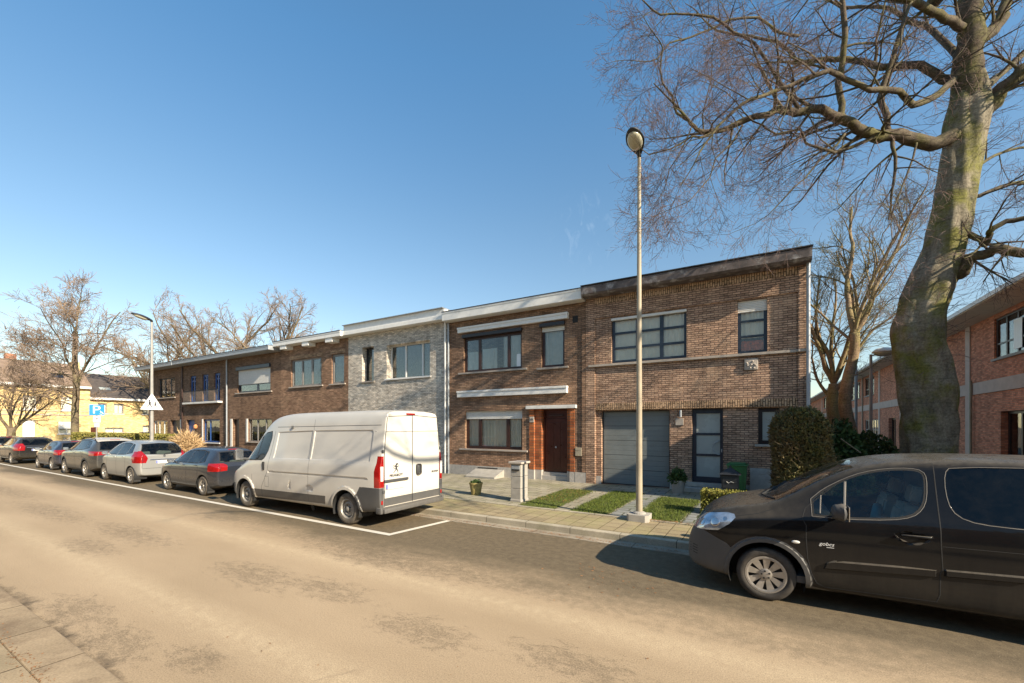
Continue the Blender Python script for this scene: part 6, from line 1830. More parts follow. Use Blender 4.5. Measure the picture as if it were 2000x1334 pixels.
# drooping sprays below the limb
limb_on(rng, beech, off, pl((1650, 262, 9.2), (1600, 320, 8.9), (1550, 370, 8.7), (1500, 420, 8.6)), .03, .008, 9, BE, 1.2, tw)
limb_on(rng, beech, off, pl((1450, 245, 8.6), (1400, 310, 8.4), (1360, 370, 8.3), (1330, 400, 8.2)), .024, .007, 9, BE, 1.1, tw)
limb_on(rng, beech, off, pl((1350, 250, 8.4), (1315, 310, 8.3), (1300, 350, 8.3), (1285, 390, 8.2)), .018, .006, 8, BE, .75, tw)
limb_on(rng, beech, off, pl((1790, 280, 9.6), (1770, 360, 9.3), (1740, 430, 9.1), (1720, 480, 9.0)), .03, .008, 9, BE, 1.2, tw)
# upper stems and right side
limb_on(rng, beech, off, pl((1892, 225, 9.85), (1880, 120, 9.85), (1885, 40, 9.85), (1890, -60, 9.9), (1880, -240, 10)), .36, .2, 12, BE, 1.9, tw, sides=20)
limb_on(rng, beech, off, pl((1900, 245, 9.8), (1940, 195, 9.6), (1985, 150, 9.4), (2030, 110, 9.3)), .25, .12, 7, BE, 2.0, tw)
limb_on(rng, beech, off, pl((1895, 90, 9.8), (1935, 60, 9.9), (1965, 10, 10), (2000, -80, 10.1)), .2, .1, 8, BE, 1.8, tw)
limb_on(rng, beech, off, pl((1900, 170, 9.9), (1950, 150, 10.4), (2010, 90, 10.9)), .12, .06, 6, BE, 1.8, tw)
limb_on(rng, beech, off, pl((1855, 425, 9.8), (1900, 455, 9.5), (1925, 480, 9.3), (1940, 440, 9.1), (2000, 425, 8.9), (2030, 415, 8.8)), .09, .05, 7, BE, 1.5, tw)
limb_on(rng, beech, off, pl((1850, 560, 9.8), (1880, 530, 9.5), (1915, 498, 9.2), (1960, 488, 8.9), (2020, 490, 8.6)), .15, .10, 6, BE, 1.4, tw)
limb_on(rng, beech, off, pl((1890, 385, 9.8), (1940, 372, 9.9), (2020, 362, 10)), .06, .04, 6, BE, 1.5, tw)
limb_on(rng, beech, off, pl((1900, 330, 9.9), (1950, 300, 10.5), (2020, 288, 11)), .05, .03, 7, BE, 1.6, tw)
limb_on(rng, beech, off, pl((1880, 120, 10), (1820, 60, 11), (1740, 20, 12), (1650, 10, 12.8), (1560, -20, 13.3)), .10, .03, 16, BE, 2.2, tw)
limb_on(rng, beech, off, pl((1885, 60, 9.8), (1820, 20, 9.2), (1740, -20, 8.6), (1640, -40, 8.1), (1520, -40, 7.7)), .12, .04, 12, BE, 2.0, tw)
# one limb reaches out over the street, above and right of the view
limb_on(rng, beech, off, [Vector(q) for q in ((3.8, 15.2, 13.2), (5.2, 12.4, 12.8), (6.4, 9.2, 10.9), (6.6, 6.8, 9.3), (5.6, 4.6, 8.4), (4.2, 3.2, 8.3))], .17, .04, 9, BE, 2.0, tw, start=.3)
limb_on(rng, beech, off, [Vector(q) for q in ((6.4, 9.2, 10.9), (7.8, 7.2, 10.0), (9.2, 6.0, 9.6), (10.6, 5.4, 9.8))], .09, .03, 5, BE, 1.8, tw, start=.2)
# fuzzy epicormic shoots on the trunk
for k in range(150):
    i = rng.choice(list(range(32, 95))+list(range(112, len(P)-1))); p = P[i]; a = rng.uniform(math.pi*.9, math.pi*2.1); r = W[i].x*D0/830/2/1.36
    q = p+Vector((math.cos(a)*r, math.sin(a)*r, 0)); grow(rng, (tw, tw), q, Vector((math.cos(a), math.sin(a), rng.uniform(-.4, .6))), rng.uniform(.2, .75), .007, 2, BE)
tw.build('twigs', M['twig_lilac'], beech, off)

# ---- other bare trees -------------------------------------------------------
def bare_tree(name, label, x, y, trunk, r0, limbs, cfg, barkm, twigm, seed, group=None, z0=.1, base=True, Lside=1.):
    rng = random.Random(seed)
    rt = empty(name, (x, y, z0), label, 'tree', group); off = tuple(rt.location)
    T = spl([Vector(p) for p in trunk], 5); n = len(T)
    mb = MB(off); mb.tube([p for p in T], [r0*(1.25 if i == 0 else 1)*(1-.42*i/(n-1)) for i in range(n)], 14)
    mb.build('trunk', M[barkm], rt, smooth=True)
    tw = Tw(); wood = Tw(); acc = (wood, tw)
    for (p0, d, L, r) in limbs(T, rng): grow(rng, acc, Vector(p0), Vector(d), L, r, 0, cfg)
    c = wood.build('crown', M[barkm], rt, off); tw.build('twigs', M[twigm], c, off)
    return rt
FAR = dict(seg=[.55, .4, .3, .25], wig=[.09, .12, .14, .16], trop=[.03, .015, .02, .02], taper=[.3, .35, .4, .7], rmin=.011, woodlv=2, max=3,
           nch=[10, 8, 6, 0], start=[.2, .15, .1, .1], ang=[(25, 60), (25, 55), (25, 55)], len=[(.4, .65), (.35, .6), (.35, .6)], minl=[.9, .6, .4], rk=[.5, .5, .5])
THIN = dict(FAR); THIN.update(nch=[7, 4, 3, 0], trop=[.05, .03, .02, .02])
LAY = dict(FAR); LAY.update(trop=[-.004, .01, .015, .02], rmin=.010, nch=[11, 7, 5, 0], wig=[.07, .1, .12, .15])
def leaders(h0, h1, n, Lm, r, out=.6, spread=None):
    def f(T, rng):
        res = []
        for k in range(n):
            i = int((h0+(h1-h0)*(k/max(1, n-1)))*(len(T)-1)); a = k*2.4+rng.uniform(-.4, .4)
            if spread: a = spread[k % len(spread)]+rng.uniform(-.3, .3)
            res.append((T[i], (math.cos(a)*out, math.sin(a)*out, rng.uniform(.55, 1.)), Lm*rng.uniform(.75, 1.1)*(1-.25*k/n), r*rng.uniform(.7, 1.1)))
        return res
    return f
def layered(T, rng):
    res = [(T[-1], (.1, 0, 1), 3.6, .07), (T[-1], (-.3, -.3, 1), 3.4, .06), (T[int(len(T)*.5)], (.35, .3, 1), 6.6, .12), (T[int(len(T)*.6)], (.3, -.45, .8), 5.6, .08)]
    for k in range(17):
        t = .30+.70*k/16; i = min(len(T)-1, int(t*(len(T)-1))); a = rng.uniform(0, 6.28) if k % 2 else math.pi*1.25+rng.uniform(-.7, .7)
        res.append((T[i], (math.cos(a), math.sin(a), rng.uniform(.05, .55)), rng.uniform(4.6, 7.0)*(1-.38*t), .07*(1-.4*t)))
    return res
bare_tree('bare_tree', 'tall bare tree with layered branches in front of the yellow house end', -45.3, 11.0,
          [(-45.3, 11, 0), (-45.3, 11, 3.2), (-45.2, 11.05, 5.2), (-45.35, 11, 7.2), (-45.2, 11, 9.4)], .25, layered, LAY, 'bark_far', 'twig_far', 5)
bare_tree('bare_tree', 'lower many stemmed bare tree left of the tall layered one', -50.0, 8.6,
          [(-50, 8.6, 0), (-50, 8.6, 1.2), (-50, 8.6, 2.0)], .34, leaders(.5, 1, 6, 4.6, .12, .5), THIN, 'bark_far', 'twig_far', 6)
bare_tree('bare_tree', 'slim bare tree cut by the left edge of the photo', -52.5, 6.0,
          [(-52.5, 6, 0), (-52.6, 6, 2.2), (-52.4, 6, 4.4)], .17, leaders(.5, 1, 5, 3.6, .08, .6), THIN, 'bark_far', 'twig_far', 8)
for (x, y, h, L, s, lb) in [(-62, 23, 9.0, 10.5, 21, 'leftmost of the broad bare trees rising behind the row roofs'), (-55.5, 26.5, 10., 11.5, 22, 'middle broad bare tree rising behind the row roofs'), (-47, 26.5, 9.6, 10.2, 23, 'rightmost of the broad bare trees rising behind the row roofs')]:
    cfg = dict(FAR); cfg.update(rmin=.013, nch=[11, 8, 6, 0], trop=[.012, .0, .01, .01])
    bare_tree('bare_tree', lb, x, y, [(x, y, 0), (x+.3, y, 4), (x, y+.2, h)], .5, leaders(.5, 1, 9, L, .2, .95), cfg, 'bark_far', 'twig_far', s, group='bare trees behind the row')
SM = dict(FAR); SM.update(seg=[.35, .25, .2, .15], rmin=.0055, trop=[.035, .02, .02, .02], nch=[9, 8, 6, 0], minl=[.6, .4, .25], ang=[(15, 42), (20, 50), (25, 55)])
def cps(*a): return [tuple(cp(*q)) for q in a]
T = cps((1672, 938, 17), (1664, 860, 17), (1650, 790, 17), (1656, 740, 17), (1668, 690, 17), (1670, 650, 17))
bare_tree('bare_tree', 'tan barked young tree with curved trunk left of the school lamp', T[0][0], T[0][1], T, .26,
          lambda T, rng: [(T[-1], (-.28, .05, 1), 5.6, .12), (T[-1], (.42, .1, .95), 4.8, .11), (T[-1], (.0, -.3, 1), 5.2, .08), (T[-4], (-.55, .2, .9), 3.6, .06), (T[-6], (.7, .1, .8), 3.2, .06), (T[-2], (.1, .5, 1), 4.4, .08)], SM, 'bark_tan', 'twig_green', 31)
T = cps((1632, 938, 18.5), (1632, 860, 18.5), (1625, 790, 18.5), (1628, 750, 18.5))
bare_tree('bare_tree', 'dark trunked many branched tree directly beside the end house gable', T[0][0], T[0][1], T, .30,
          lambda T, rng: [(T[-1], (math.cos(a)*.45, math.sin(a)*.45, 1), rng.uniform(4.2, 6.2), .10) for a in (0.3, 1.5, 2.6, 3.4, 4.4, 5.6)]+[(T[-5], (-.6, .2, .6), 3, .08), (T[-4], (.6, -.2, .8), 3.4, .08)], SM, 'bark_tan', 'twig_green', 32)

# ---- leafy masses -----------------------------------------------------------
def leafmat(name, a, b, c, sc=3.):
    m, nt, out = newmat(name); g = NT(nt); p = g.pos()
    col = g.mix(g.ramp(g.noise(p, sc, 5), [(.35, 0.), (.6, 1.)]), a, b); col = g.mix(g.ramp(g.noise(p, sc*9, 3), [(.5, 0.), (.75, .8)]), col, c)
    bs = g.bsdf(out, col, .65, 0., None, .3); return m
M['leaf_conifer'] = leafmat('leaf_conifer', (.15, .10, .045), (.13, .125, .035), (.26, .18, .09), 1.4)
M['leaf_hedge'] = leafmat('leaf_hedge', (.14, .15, .03), (.22, .19, .05), (.30, .22, .07))
M['leaf_box'] = leafmat('leaf_box', (.20, .17, .03), (.14, .15, .025), (.32, .25, .04), 8)
M['leaf_dark'] = leafmat('leaf_dark', (.03, .06, .018), (.05, .085, .02), (.08, .12, .03))
M['leaf_dry'] = leafmat('leaf_dry', (.42, .28, .14), (.50, .34, .18), (.55, .42, .25))
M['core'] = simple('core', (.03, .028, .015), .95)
def leaves(mb, sampler, n, s, rng, thin=.45):
    for _ in range(n):
        p, nrm = sampler(rng)
        a = Vector((rng.gauss(0, 1), rng.gauss(0, 1), rng.gauss(0, 1))).normalized(); a = (a+nrm*.9).normalized(); b = a.orthogonal().normalized()
        b.rotate(Matrix.Rotation(rng.random()*6.28, 3, a)); L = s*rng.uniform(.5, 1.5)
        q = p+a*L; w = b*L*thin
        mb.add([tuple(p-w*.4), tuple(p+a*L*.5+w), tuple(q), tuple(p+a*L*.5-w)], [(0, 1, 2, 3)])
def box_sampler(x0, x1, y0, y1, z0, z1, rough=.05):
    def f(rng):
        A = [(x1-x0)*(y1-y0), (x1-x0)*(z1-z0), (y1-y0)*(z1-z0)]; t = rng.random()*(A[0]+2*A[1]+2*A[2]); u, v = rng.random(), rng.random(); j = -abs(rng.gauss(0, rough))
        if t < A[0]: return Vector((x0+(x1-x0)*u, y0+(y1-y0)*v, z1+j)), Vector((0, 0, 1))
        t -= A[0]
        if t < 2*A[1]: sgn = -1 if t < A[1]*1.5 else 1; return Vector((x0+(x1-x0)*u, (y0 if sgn < 0 else y1)-sgn*j*-1, z0+(z1-z0)*v)), Vector((0, sgn, 0))
        sgn = 1 if rng.random() < .6 else -1; return Vector(((x1 if sgn > 0 else x0)+sgn*j, y0+(y1-y0)*u, z0+(z1-z0)*v)), Vector((sgn, 0, 0))
    return f
def bush(name, label, cat, x0, x1, y0, y1, z0, z1, n, s, mat, seed, group=None, stem=False):
    rng = random.Random(seed); c = ((x0+x1)/2, (y0+y1)/2, z0)
    rt = empty(name, c, label, cat, group)
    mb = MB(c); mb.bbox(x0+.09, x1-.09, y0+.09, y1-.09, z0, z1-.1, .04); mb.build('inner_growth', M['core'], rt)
    mb = MB(c); leaves(mb, box_sampler(x0, x1, y0, y1, z0, z1), n, s, rng); mb.build('foliage', M[mat], rt)
    return rt
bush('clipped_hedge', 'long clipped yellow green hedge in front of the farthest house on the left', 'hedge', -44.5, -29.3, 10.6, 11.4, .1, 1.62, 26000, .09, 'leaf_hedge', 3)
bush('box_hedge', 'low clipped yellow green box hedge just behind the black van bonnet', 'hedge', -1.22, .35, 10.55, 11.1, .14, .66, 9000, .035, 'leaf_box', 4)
# rounded brown conifer
rng = random.Random(9); c0 = Vector((.80, 12.75, .1))
rt = empty('conifer_bush', tuple(c0), 'big rounded brownish conifer bush at the right corner of the garage house', 'bush')
def consamp(rng):
    t = rng.random(); z = t*2.44; a = rng.random()*6.283
    prof = .60*min(1, (z+.25)/.55)**.5*(1 if z < 1.7 else max(.0, 1-((z-1.7)/.78)**2.4)**.5)
    lump = 1+.08*math.sin(a*3+z*2)+.06*math.sin(a*5-z*4)
    r = prof*lump*(1-abs(rng.gauss(0, .10)))
    return c0+Vector((math.cos(a)*r, math.sin(a)*r, z+rng.gauss(0, .03))), Vector((math.cos(a)*.7, math.sin(a)*.7, .75 if z < 1.7 else 1.1)).normalized()
mb = MB(tuple(c0)); leaves(mb, consamp, 30000, .075, rng, .22); mb.build('foliage', M['leaf_conifer'], rt)
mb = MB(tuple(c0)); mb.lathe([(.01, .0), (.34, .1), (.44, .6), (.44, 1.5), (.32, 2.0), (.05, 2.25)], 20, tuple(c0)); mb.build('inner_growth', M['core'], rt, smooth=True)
tw = Tw()
for k in range(240):
    p, n_ = consamp(rng); grow(rng, (tw, tw), p-n_*.1, n_+Vector((rng.gauss(0, .3), rng.gauss(0, .3), .2)), rng.uniform(.15, .34), .004, 2, BE)
tw.build('twigs', M['bark_tan'], rt, tuple(c0))
# dark shrubs behind it
def blob_shrub(name, label, c, rx, ry, rz, n, s, mat, seed, group=None, thin=.4):
    rng = random.Random(seed); c = Vector(c); rt = empty(name, tuple(c), label, 'shrub', group)
    def f(rng):
        v = Vector((rng.gauss(0, 1), rng.gauss(0, 1), abs(rng.gauss(0, 1)))).normalized(); k = 1-abs(rng.gauss(0, .16)); l = 1+.15*math.sin(v.x*7+v.z*5)
        return c+Vector((v.x*rx, v.y*ry, v.z*rz))*k*l, v
    mb = MB(tuple(c)); leaves(mb, f, n, s, rng, thin); mb.build('foliage', M[mat], rt)
    mb = MB(tuple(c))
    for k in range(9):
        a = k*.7; mb.tube([tuple(c), (c.x+math.cos(a)*rx*.6, c.y+math.sin(a)*ry*.6, c.z+rz*.75)], .012, 5)
    mb.build('stems', M['bark_tan'], rt); return rt
blob_shrub('evergreen_shrub', 'dark glossy evergreen shrub between the conifer bush and the curved tan tree', (1.55, 15.6, .1), 1.0, 1.1, 2.15, 9000, .10, 'leaf_dark', 41)
blob_shrub('evergreen_shrub', 'dark green leafy shrub showing above the school name board', (2.6, 19.4, .1), 1.6, 1.2, 1.75, 9000, .11, 'leaf_dark', 42)
blob_shrub('evergreen_shrub', 'low dark green leaves right of the school name board', (2.5, 16.9, .1), .7, .6, 1.45, 4000, .10, 'leaf_dark', 43)
blob_shrub('dry_grass_plant', 'dry straw coloured ornamental grass at the right end of the long hedge', (-28.2, 11.4, .1), .75, .7, 1.5, 3800, .4, 'leaf_dry', 44, thin=.035)

# ---- lamp posts ------------------------------------------------------------
def lamp_post(x, y, h, r0, r1, label, mat='post_paint', base=True, name='street_lamp', hl=.72, group='street lamps on the far pavement'):
    rt = empty(name, (x, y, .13), label, 'lamp', group); off = tuple(rt.location)
    mb = MB(off); zs = [.13+h*k/12 for k in range(13)]
    mb.tube([(x, y, z) for z in zs], [r0+(r1-r0)*k/12 for k in range(13)], 16)
    mb.build('pole', M[mat], rt, smooth=True, angle=40)
    if base:
        mb = MB(off); mb.prism([(x-.23, y-.15), (x-.17, y-.22), (x+.17, y-.22), (x+.23, y-.15), (x+.22, y+.19), (x-.22, y+.19)], 'z', .128, .27)
        mb.lathe([(.14, 0), (.13, .03), (.08, .05)], 16, (x, y, .27)); mb.build('concrete_foot', M['concrete'], rt)
    # head: flattened egg tilted up towards the road
    zt = .13+h
    bm = bmesh.new(); bmesh.ops.create_uvsphere(bm, u_segments=28, v_segments=16, radius=1)
    Rm = Matrix.Translation((x, y-hl*.42, zt+.10)) @ Matrix.Rotation(R(-14), 4, 'X')
    for v in bm.verts:
        t = v.co.y; wdt = .5*(1-.35*max(0, t)) # narrower at the pole end
        v.co = Vector((v.co.x*.185*(1-.45*max(0., t)), v.co.y*hl*.5, v.co.z*(.12 if v.co.z > 0 else .03)))
    mb = MB(off); mb.addbm(bm, 0, Rm); bm.free()
    mb.tube([(x, y, zt-.06), (x, y-.02, zt+.02), (x, y-.10, zt+.07)], [r1*1.2, r1*1.2, .05], 12)
    hd = mb.build('lamp_head', M['iron'], rt, smooth=True)
    bm = bmesh.new(); bmesh.ops.create_uvsphere(bm, u_segments=24, v_segments=12, radius=1)
    for v in bm.verts: v.co = Vector((v.co.x*.15, v.co.y*hl*.33-.05, v.co.z*.085-.02))
    mb = MB(off); mb.addbm(bm, 0, Rm); bm.free(); mb.build('lamp_glass', M['lampglass'], hd, smooth=True)
    return rt
lamp_post(-2.29, 9.26, 7.85, .070, .036, 'tall tapered street lamp on a concrete foot in front of the garage house')
lp = lamp_post(-27.2, 9.45, 7.45, .095, .05, 'distant street lamp carrying a white triangular sign near the hedge', base=False, hl=.95, mat='galv')
# triangular sign on that lamp, facing down the street
X, Y, Z = -27.05, 9.40, 3.35
rt = empty('warning_sign', (X, Y, Z), 'white triangular sign with two walking figures fixed to the distant lamp post', 'sign'); off = tuple(rt.location)
mb = MB(off); mb.prism([(Y-.48, Z-.36), (Y+.48, Z-.36), (Y+.03, Z+.44), (Y-.03, Z+.44)], 'x', X, X+.02); mb.build('panel', M['sign_white'], rt)
def fig(y, z, s):
    mb = MB(off); f = lambda pts: mb.prism([(y+a*s, z+b*s) for a, b in pts], 'x', X+.021, X+.026)
    f([(math.cos(k*.785)*.12, .88+math.sin(k*.785)*.12) for k in range(8)]); f([(-.12, .35), (.14, .35), (.1, .75), (-.1, .75)])
    f([(-.1, .35), (0, .35), (-.22, -.05), (-.32, -.02)]); f([(0, .35), (.14, .35), (.3, -.02), (.2, -.05)]); f([(.08, .7), (.1, .6), (.34, .42), (.36, .5)])
    mb.build('walking_figure', M['ink'], rt)
fig(Y-.10, Z-.24, .38); fig(Y+.13, Z-.24, .30)
# parking sign
X, Y, Z = -32.4, 8.75, 3.05
rt = empty('parking_sign', (X, Y, .13), 'square blue parking sign with white letter and wheelchair mark on a grey pole', 'sign'); off = tuple(rt.location)
mb = MB(off); mb.tube([(X-.03, Y, .13), (X-.03, Y, 3.35)], .035, 10); mb.build('pole', M['galv'], rt, smooth=True, angle=40)
mb = MB(off); mb.bbox(X, X+.02, Y-.32, Y+.32, Z-.30, Z+.30, .008); pn = mb.build('panel', M['sign_blue'], rt)
text_mesh('P', .62, 'letter', M['sign_white'], pn, Matrix.Translation((X-off[0]+.022, Y-off[1]-.03, Z-off[2]+.0)) @ Matrix.Rotation(math.pi/2, 4, 'Z') @ Matrix.Rotation(math.pi/2, 4, 'X') @ Matrix.Diagonal((1.15, 1, 1, 1)), .002)
mb = MB(off); cy, cz = Y+.17, Z-.15
mb.tube([(X+.026, cy+math.cos(t)*.07, cz+math.sin(t)*.07-.02) for t in [k*.4-2.6 for k in range(12)]], .012, 5)
mb.tube([(X+.026, cy-.03, cz+.12), (X+.026, cy-.02, cz+.02), (X+.026, cy+.06, cz+.02), (X+.026, cy+.10, cz-.08)], .014, 5); mb.build('wheelchair_mark', M['sign_white'], pn)
mb = MB(off); mb.bbox(X, X+.015, Y-.16, Y+.16, 2.36, 2.70, .006); p2 = mb.build('lower_plate', M['sign_white'], rt)
mb = MB(off); mb.prism([(Y-.02, 2.45), (Y+.02, 2.45), (Y+.02, 2.56), (Y+.06, 2.56), (Y, 2.63), (Y-.06, 2.56), (Y-.02, 2.56)], 'x', X+.016, X+.02); mb.build('arrow', M['ink'], p2)
mb = MB(off); mb.bbox(X, X+.015, Y-.12, Y+.12, 2.08, 2.32, .006); mb.build('lower_plate', M['sign_grey'], rt)
# school yard lamp with flat dome
x, y = 3.9, 23.0
rt = empty('yard_lamp', (x, y, .12), 'yard lamp with flat white dome head left of the beech trunk', 'lamp'); off = tuple(rt.location)
mb = MB(off); mb.tube([(x, y, .12), (x, y, 5.15)], [.07, .05], 12); mb.tube([(x, y, 5.1), (x+.3, y, 5.15)], .03, 8); mb.build('pole', M['galv'], rt, smooth=True, angle=40)
mb = MB(off); mb.lathe([(.40, 0), (.38, .06), (.26, .16), (.08, .2), (.001, .2)], 28, (x+.42, y, 5.2)); hd = mb.build('lamp_head', M['shutter'], rt, smooth=True)
mb = MB(off); mb.lathe([(.34, 0), (.30, -.09), (.16, -.15), (.001, -.16)], 28, (x+.42, y, 5.2)); mb.build('lamp_glass', M['lampglass'], hd, smooth=True)
x, y = 4.6, 31
rt = empty('pole', (x, y, .12), 'thin grey metal pole behind the yard lamp', 'pole'); mb = MB((x, y, .12)); mb.tube([(x, y, .12), (x, y, 5.6)], .07, 10); mb.build('shaft', M['galv'], rt, smooth=True, angle=40)
# school name board
x0, x1, y, z0, z1 = .78, 1.82, 16.95, 1.0, 1.63
rt = empty('name_board', ((x0+x1)/2, y, .12), 'pale grey school name board with small dark blue words above the black van roof', 'sign'); off = tuple(rt.location)
mb = MB(off); mb.bbox(x0, x1, y-.02, y+.02, z0, z1, .006); b_ = mb.build('panel', M['sign_grey'], rt)
for x in (x0+.1, x1-.1):
    mb = MB(off); mb.tube([(x, y+.05, .12), (x, y+.05, z1)], .03, 10); mb.build('post', M['galv'], rt, smooth=True, angle=40)
for tx, sx, ax, az in (('De Vruchtboom', .115, -.17, .52), ('Jusedk', .12, .30, .34), ('klo', .12, -.15, .24)):
    text_mesh(tx, sx, 'lettering', M['ink_blue'], b_, Matrix.Translation(((x0+x1)/2-off[0]+ax, y-off[1]-.024, z0-off[2]+az)) @ Matrix.Rotation(math.pi/2, 4, 'X'), .001)
# railing in the yard
rt = empty('handrail', (4.6, 17.5, .12), 'thin metal handrail in front of the beech foot', 'railing'); off = tuple(rt.location)
mb = MB(off); mb.tube([(3.2, 17.5, .95), (5.2, 17.5, 1.25)], .02, 8)
for x in (3.4, 5.0): mb.tube([(x, 17.5, .12), (x, 17.5, .98+(x-3.4)*.15)], .02, 8)
mb.build('rail', M['galv'], rt, smooth=True)

# ---- garden furniture ------------------------------------------------------
x, y = -5.66, 9.98
rt = empty('letterbox_pillar', (x, y, .13), 'grey stone letterbox pillar with a cap slab at the pavement edge', 'letterbox'); off = tuple(rt.location)
mb = MB(off)
for z0_, z1_ in ((.13, .48), (.487, .80), (.807, 1.14)): mb.bbox(x-.15, x+.15, y-.2, y+.2, z0_, z1_, .01)
mb.bbox(x-.17, x+.17, y-.22, y+.22, .12, .2, .02); mb.build('shaft', M['concrete'], rt)
mb = MB(off); mb.bbox(x-.205, x+.205, y-.25, y+.25, 1.142, 1.2, .012); mb.build('cap_slab', M['stucco'], rt)
mb = MB(off); mb.bbox(x-.12, x+.12, y-.222, y-.201, 1.0, 1.09, .004); f = mb.build('letter_flap', M['zinc'], rt)
mb = MB(off); mb.box(x-.11, x+.11, y-.226, y-.203, .965, .995); mb.build('slot', M['black'], f)
def planter(name, label, x, y, r, h, mat, plant, seed, z=.135, leafm='leaf_dark', ls=.06, n=400):
    rt = empty(name, (x, y, z), label, 'flowerpot'); off = tuple(rt.location)
    mb = MB(off); mb.lathe([(.001, 0), (r*.72, 0), (r*.98, h*.82), (r*.98, h*.86), (r*1.06, h*.87), (r*1.06, h), (r*.9, h), (r*.88, h*.86), (.001, h*.84)], 32, (x, y, z)); mb.build('pot', M[mat], rt, smooth=True, angle=35)
    rng = random.Random(seed); c = Vector((x, y, z+h*.9)); mb = MB(off)
    def f(rng):
        v = Vector((rng.gauss(0, 1), rng.gauss(0, 1), abs(rng.gauss(0, 1)))).normalized(); return c+Vector((v.x*r*plant[0], v.y*r*plant[0], v.z*plant[1]))*rng.uniform(.3, 1), v
    leaves(mb, f, n, ls, rng, .35); mb.build('plant', M[leafm], rt); return rt
planter('flowerpot', 'mossy yellow green barrel pot with sparse plant left of the stone pillar', -7.25, 10.2, .19, .36, 'terracotta', (.8, .10), 1, ls=.05)
planter('flowerpot', 'grey green rimmed pot with leafy plant between garage and front door', -2.18, 13.45, .21, .40, 'plastic_moss' if False else 'leaf_dark' if False else 'galv', (1.2, .38), 2, ls=.09, n=600)
# wheelie bin
x, y = -.62, 13.62
rt = empty('wheelie_bin', (x, y, .14), 'green wheelie bin standing right of the front door', 'bin'); off = tuple(rt.location)
def frust(mb, x, y, z0, z1, a0, b0, a1, b1):
    mb.add([(x-a0, y-b0, z0), (x+a0, y-b0, z0), (x+a0, y+b0, z0), (x-a0, y+b0, z0), (x-a1, y-b1, z1), (x+a1, y-b1, z1), (x+a1, y+b1, z1), (x-a1, y+b1, z1)], [(0, 3, 2, 1), (4, 5, 6, 7), (0, 1, 5, 4), (1, 2, 6, 5), (2, 3, 7, 6), (3, 0, 4, 7)])
mb = MB(off); frust(mb, x, y, .17, 1.03, .19, .22, .24, .28); 
for k in (-.12, 0, .12): mb.box(x+k-.012, x+k+.012, y-.28, y-.262, .4, .98)
mb.build('body', M['plastic_green'], rt)
mb = MB(off); mb.bbox(x-.27, x+.27, y-.32, y+.30, 1.035, 1.075, .015); mb.bbox(x-.22, x+.22, y-.26, y+.2, 1.076, 1.12, .02); mb.tube([(x-.2, y+.33, 1.02), (x+.2, y+.33, 1.02)], .015, 8); mb.build('lid', M['plastic_green'], rt)
for s_ in (-1, 1):
    mb = MB(off); mb.lathe([(.001, -.02), (.1, -.02), (.1, .02), (.001, .02)], 20, (x+s_*.22, y+.22, .24), 'x'); mb.build('wheel', M['rubber'], rt, smooth=True, angle=40)
# black lantern shaped letterbox on a post
x, y = -.74, 12.55
rt = empty('post_letterbox', (x, y, .14), 'black ornate letterbox with pitched roof on a post in front of the green bin', 'letterbox'); off = tuple(rt.location)
mb = MB(off); mb.bbox(x-.20, x+.20, y-.14, y+.14, .50, .88, .015); mb.box(x-.17, x+.17, y-.152, y-.141, .53, .84); b_ = mb.build('box', M['iron'], rt)
mb = MB(off); frust(mb, x, y, .882, .91, .26, .20, .24, .18); frust(mb, x, y, .911, 1.05, .22, .16, .04, .03); mb.lathe([(.001, 0), (.03, .0), (.03, .04), (.001, .07)], 10, (x, y, 1.051)); mb.build('lid', M['iron'], rt)
mb = MB(off); mb.tube([(x, y, .14), (x, y, .44)], .04, 10); mb.lathe([(.16, 0), (.14, .03), (.05, .05)], 16, (x, y, .14)); mb.lathe([(.05, 0), (.12, .05), (.12, .06)], 16, (x, y, .435)); mb.build('post', M['iron'], rt, smooth=True, angle=40)
mb = MB(off); mb.tube([(x-.08, y-.158, .70), (x-.03, y-.158, .66), (x+.02, y-.158, .70), (x+.09, y-.158, .68)], .012, 6); mb.build('relief', M['galv'], b_)
# grey slab leaning on the wall
rt = empty('stone_slab', (.02, 14.1, .14), 'smooth blue grey slab leaning against the wall right of the bin', 'slab'); off = tuple(rt.location)
mb = MB(off); mb.add([(-.32, 13.98, .14), (.36, 13.98, .14), (.36, 14.03, .14), (-.32, 14.03, .14), (-.32, 14.22, .92), (.30, 14.22, .92), (.30, 14.27, .92), (-.32, 14.27, .92), (.36, 14.21, .86), (.36, 14.26, .86)],
      [(0, 1, 8, 5, 4), (3, 7, 6, 9, 2), (0, 4, 7, 3), (4, 5, 6, 7), (5, 8, 9, 6), (8, 1, 2, 9), (0, 3, 2, 1)]); mb.build('plate', M['bluestone'], rt)
# low garden walls by the square
for (x, y0, y1, lb) in [(-46.5, 12.3, 14.6, 'low orange brick garden wall left of the long hedge'), (-46.0, 15.2, 16.8, 'shorter orange garden wall behind the hedge end')]:
    rt = empty('garden_wall', (x, (y0+y1)/2, .1), lb, 'wall'); mb = MB(tuple(rt.location)); mb.box(x-.12, x+.12, y0, y1, .1, 1.55); mb.build('brickwork', M['brick_orange'], rt)
    mb = MB(tuple(rt.location)); mb.bbox(x-.17, x+.17, y0-.05, y1+.05, 1.552, 1.62, .01); mb.build('coping', M['stucco'], rt)
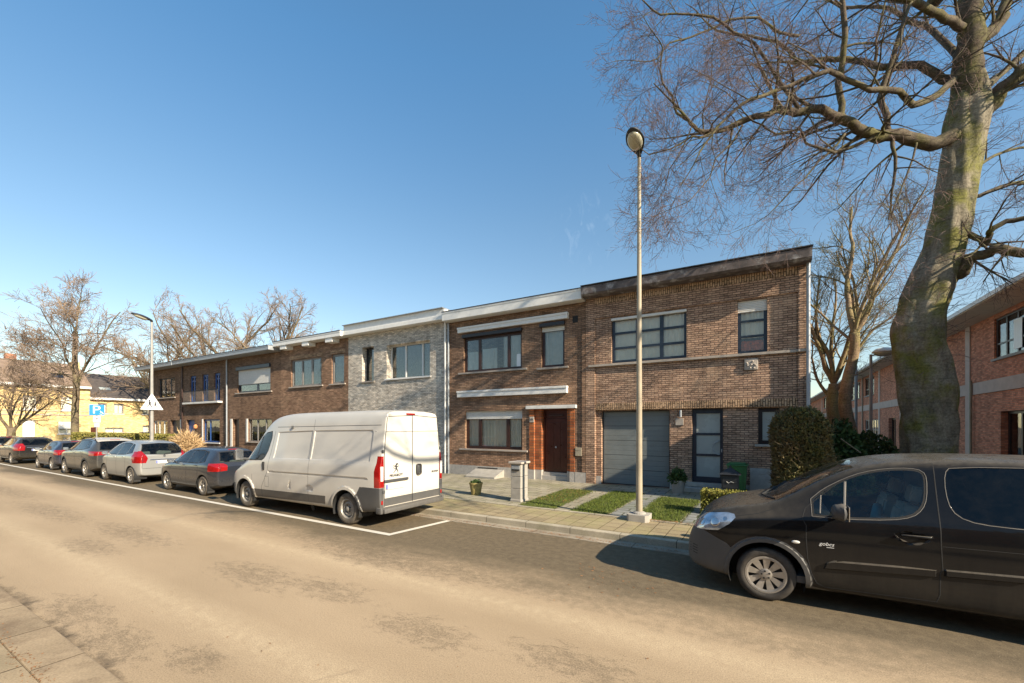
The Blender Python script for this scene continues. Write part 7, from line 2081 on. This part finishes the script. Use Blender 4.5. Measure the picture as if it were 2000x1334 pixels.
# ------------------------------------------------------------------ light, sky, camera
EL, AZ = R(29), R(12)
sd = Vector((math.cos(EL)*math.cos(AZ), -math.cos(EL)*math.sin(AZ), math.sin(EL)))
sl = bpy.data.lights.new('sun', 'SUN'); sl.energy = 4.6; sl.angle = R(.5); sl.color = (1., .87, .68)
so = bpy.data.objects.new('sun', sl); COL.objects.link(so); so.rotation_euler = sd.to_track_quat('Z', 'Y').to_euler()
so.location = (20, -10, 30)
w = bpy.data.worlds.new('World'); scene.world = w; w.use_nodes = True
nt = w.node_tree
bg = nt.nodes['Background']
sky = nt.nodes.new('ShaderNodeTexSky'); sky.sky_type = 'NISHITA'; sky.sun_disc = False
sky.sun_elevation = EL; sky.sun_rotation = math.pi/2+AZ
sky.air_density = 1.0; sky.dust_density = .3; sky.ozone_density = 1.6; sky.altitude = 0
g = NT(nt)
dirv = nt.nodes.new('ShaderNodeTexCoord').outputs['Generated']
sp = g.n('ShaderNodeSeparateXYZ'); g.l(dirv, sp.inputs[0])
tint = g.ramp(sp.outputs[2], [(0., (.95, .90, .80)), (.2, (.90, .88, .80)), (.425, (.80, .95, .93)), (.65, (.66, 1.03, 1.12))])
sk = g.mix(1., sky.outputs[0], tint, 'MULTIPLY')
# one faint wisp of high cloud
wd = Vector((-.316, .854, .412)).normalized()
dv = g.n('ShaderNodeVectorMath', operation='DOT_PRODUCT'); g.l(dirv, dv.inputs[0]); dv.inputs[1].default_value = wd
msk = g.ramp(dv.outputs['Value'], [(.9984, 0.), (1., 1.)])
wn = g.noise(g.mapping(dirv, (14, 14, 3), (.5, 0, .6)), 4., 7, .65, .6)
sk = g.mix(g.math('MULTIPLY', msk, g.ramp(wn, [(.52, 0.), (.85, .12)])), sk, (7., 7.6, 8.2))
g.l(sk, bg.inputs[0]); bg.inputs[1].default_value = .095
cam = bpy.data.cameras.new('camera'); co = bpy.data.objects.new('camera', cam); COL.objects.link(co)
co.location = (0, 0, CAMZ); co.rotation_euler = (math.pi/2, 0, TH)
cam.sensor_width = 36; cam.lens = 36*830/2000; cam.shift_y = (832-667)/2000; cam.clip_end = 3000; cam.clip_start = .05
scene.camera = co
vs = scene.view_settings
vs.view_transform = 'Standard'; vs.look = 'None'; vs.exposure = 1.15; vs.gamma = 1
scene.render.resolution_x, scene.render.resolution_y = 1024, 683
scene.cycles.transparent_max_bounces = 12
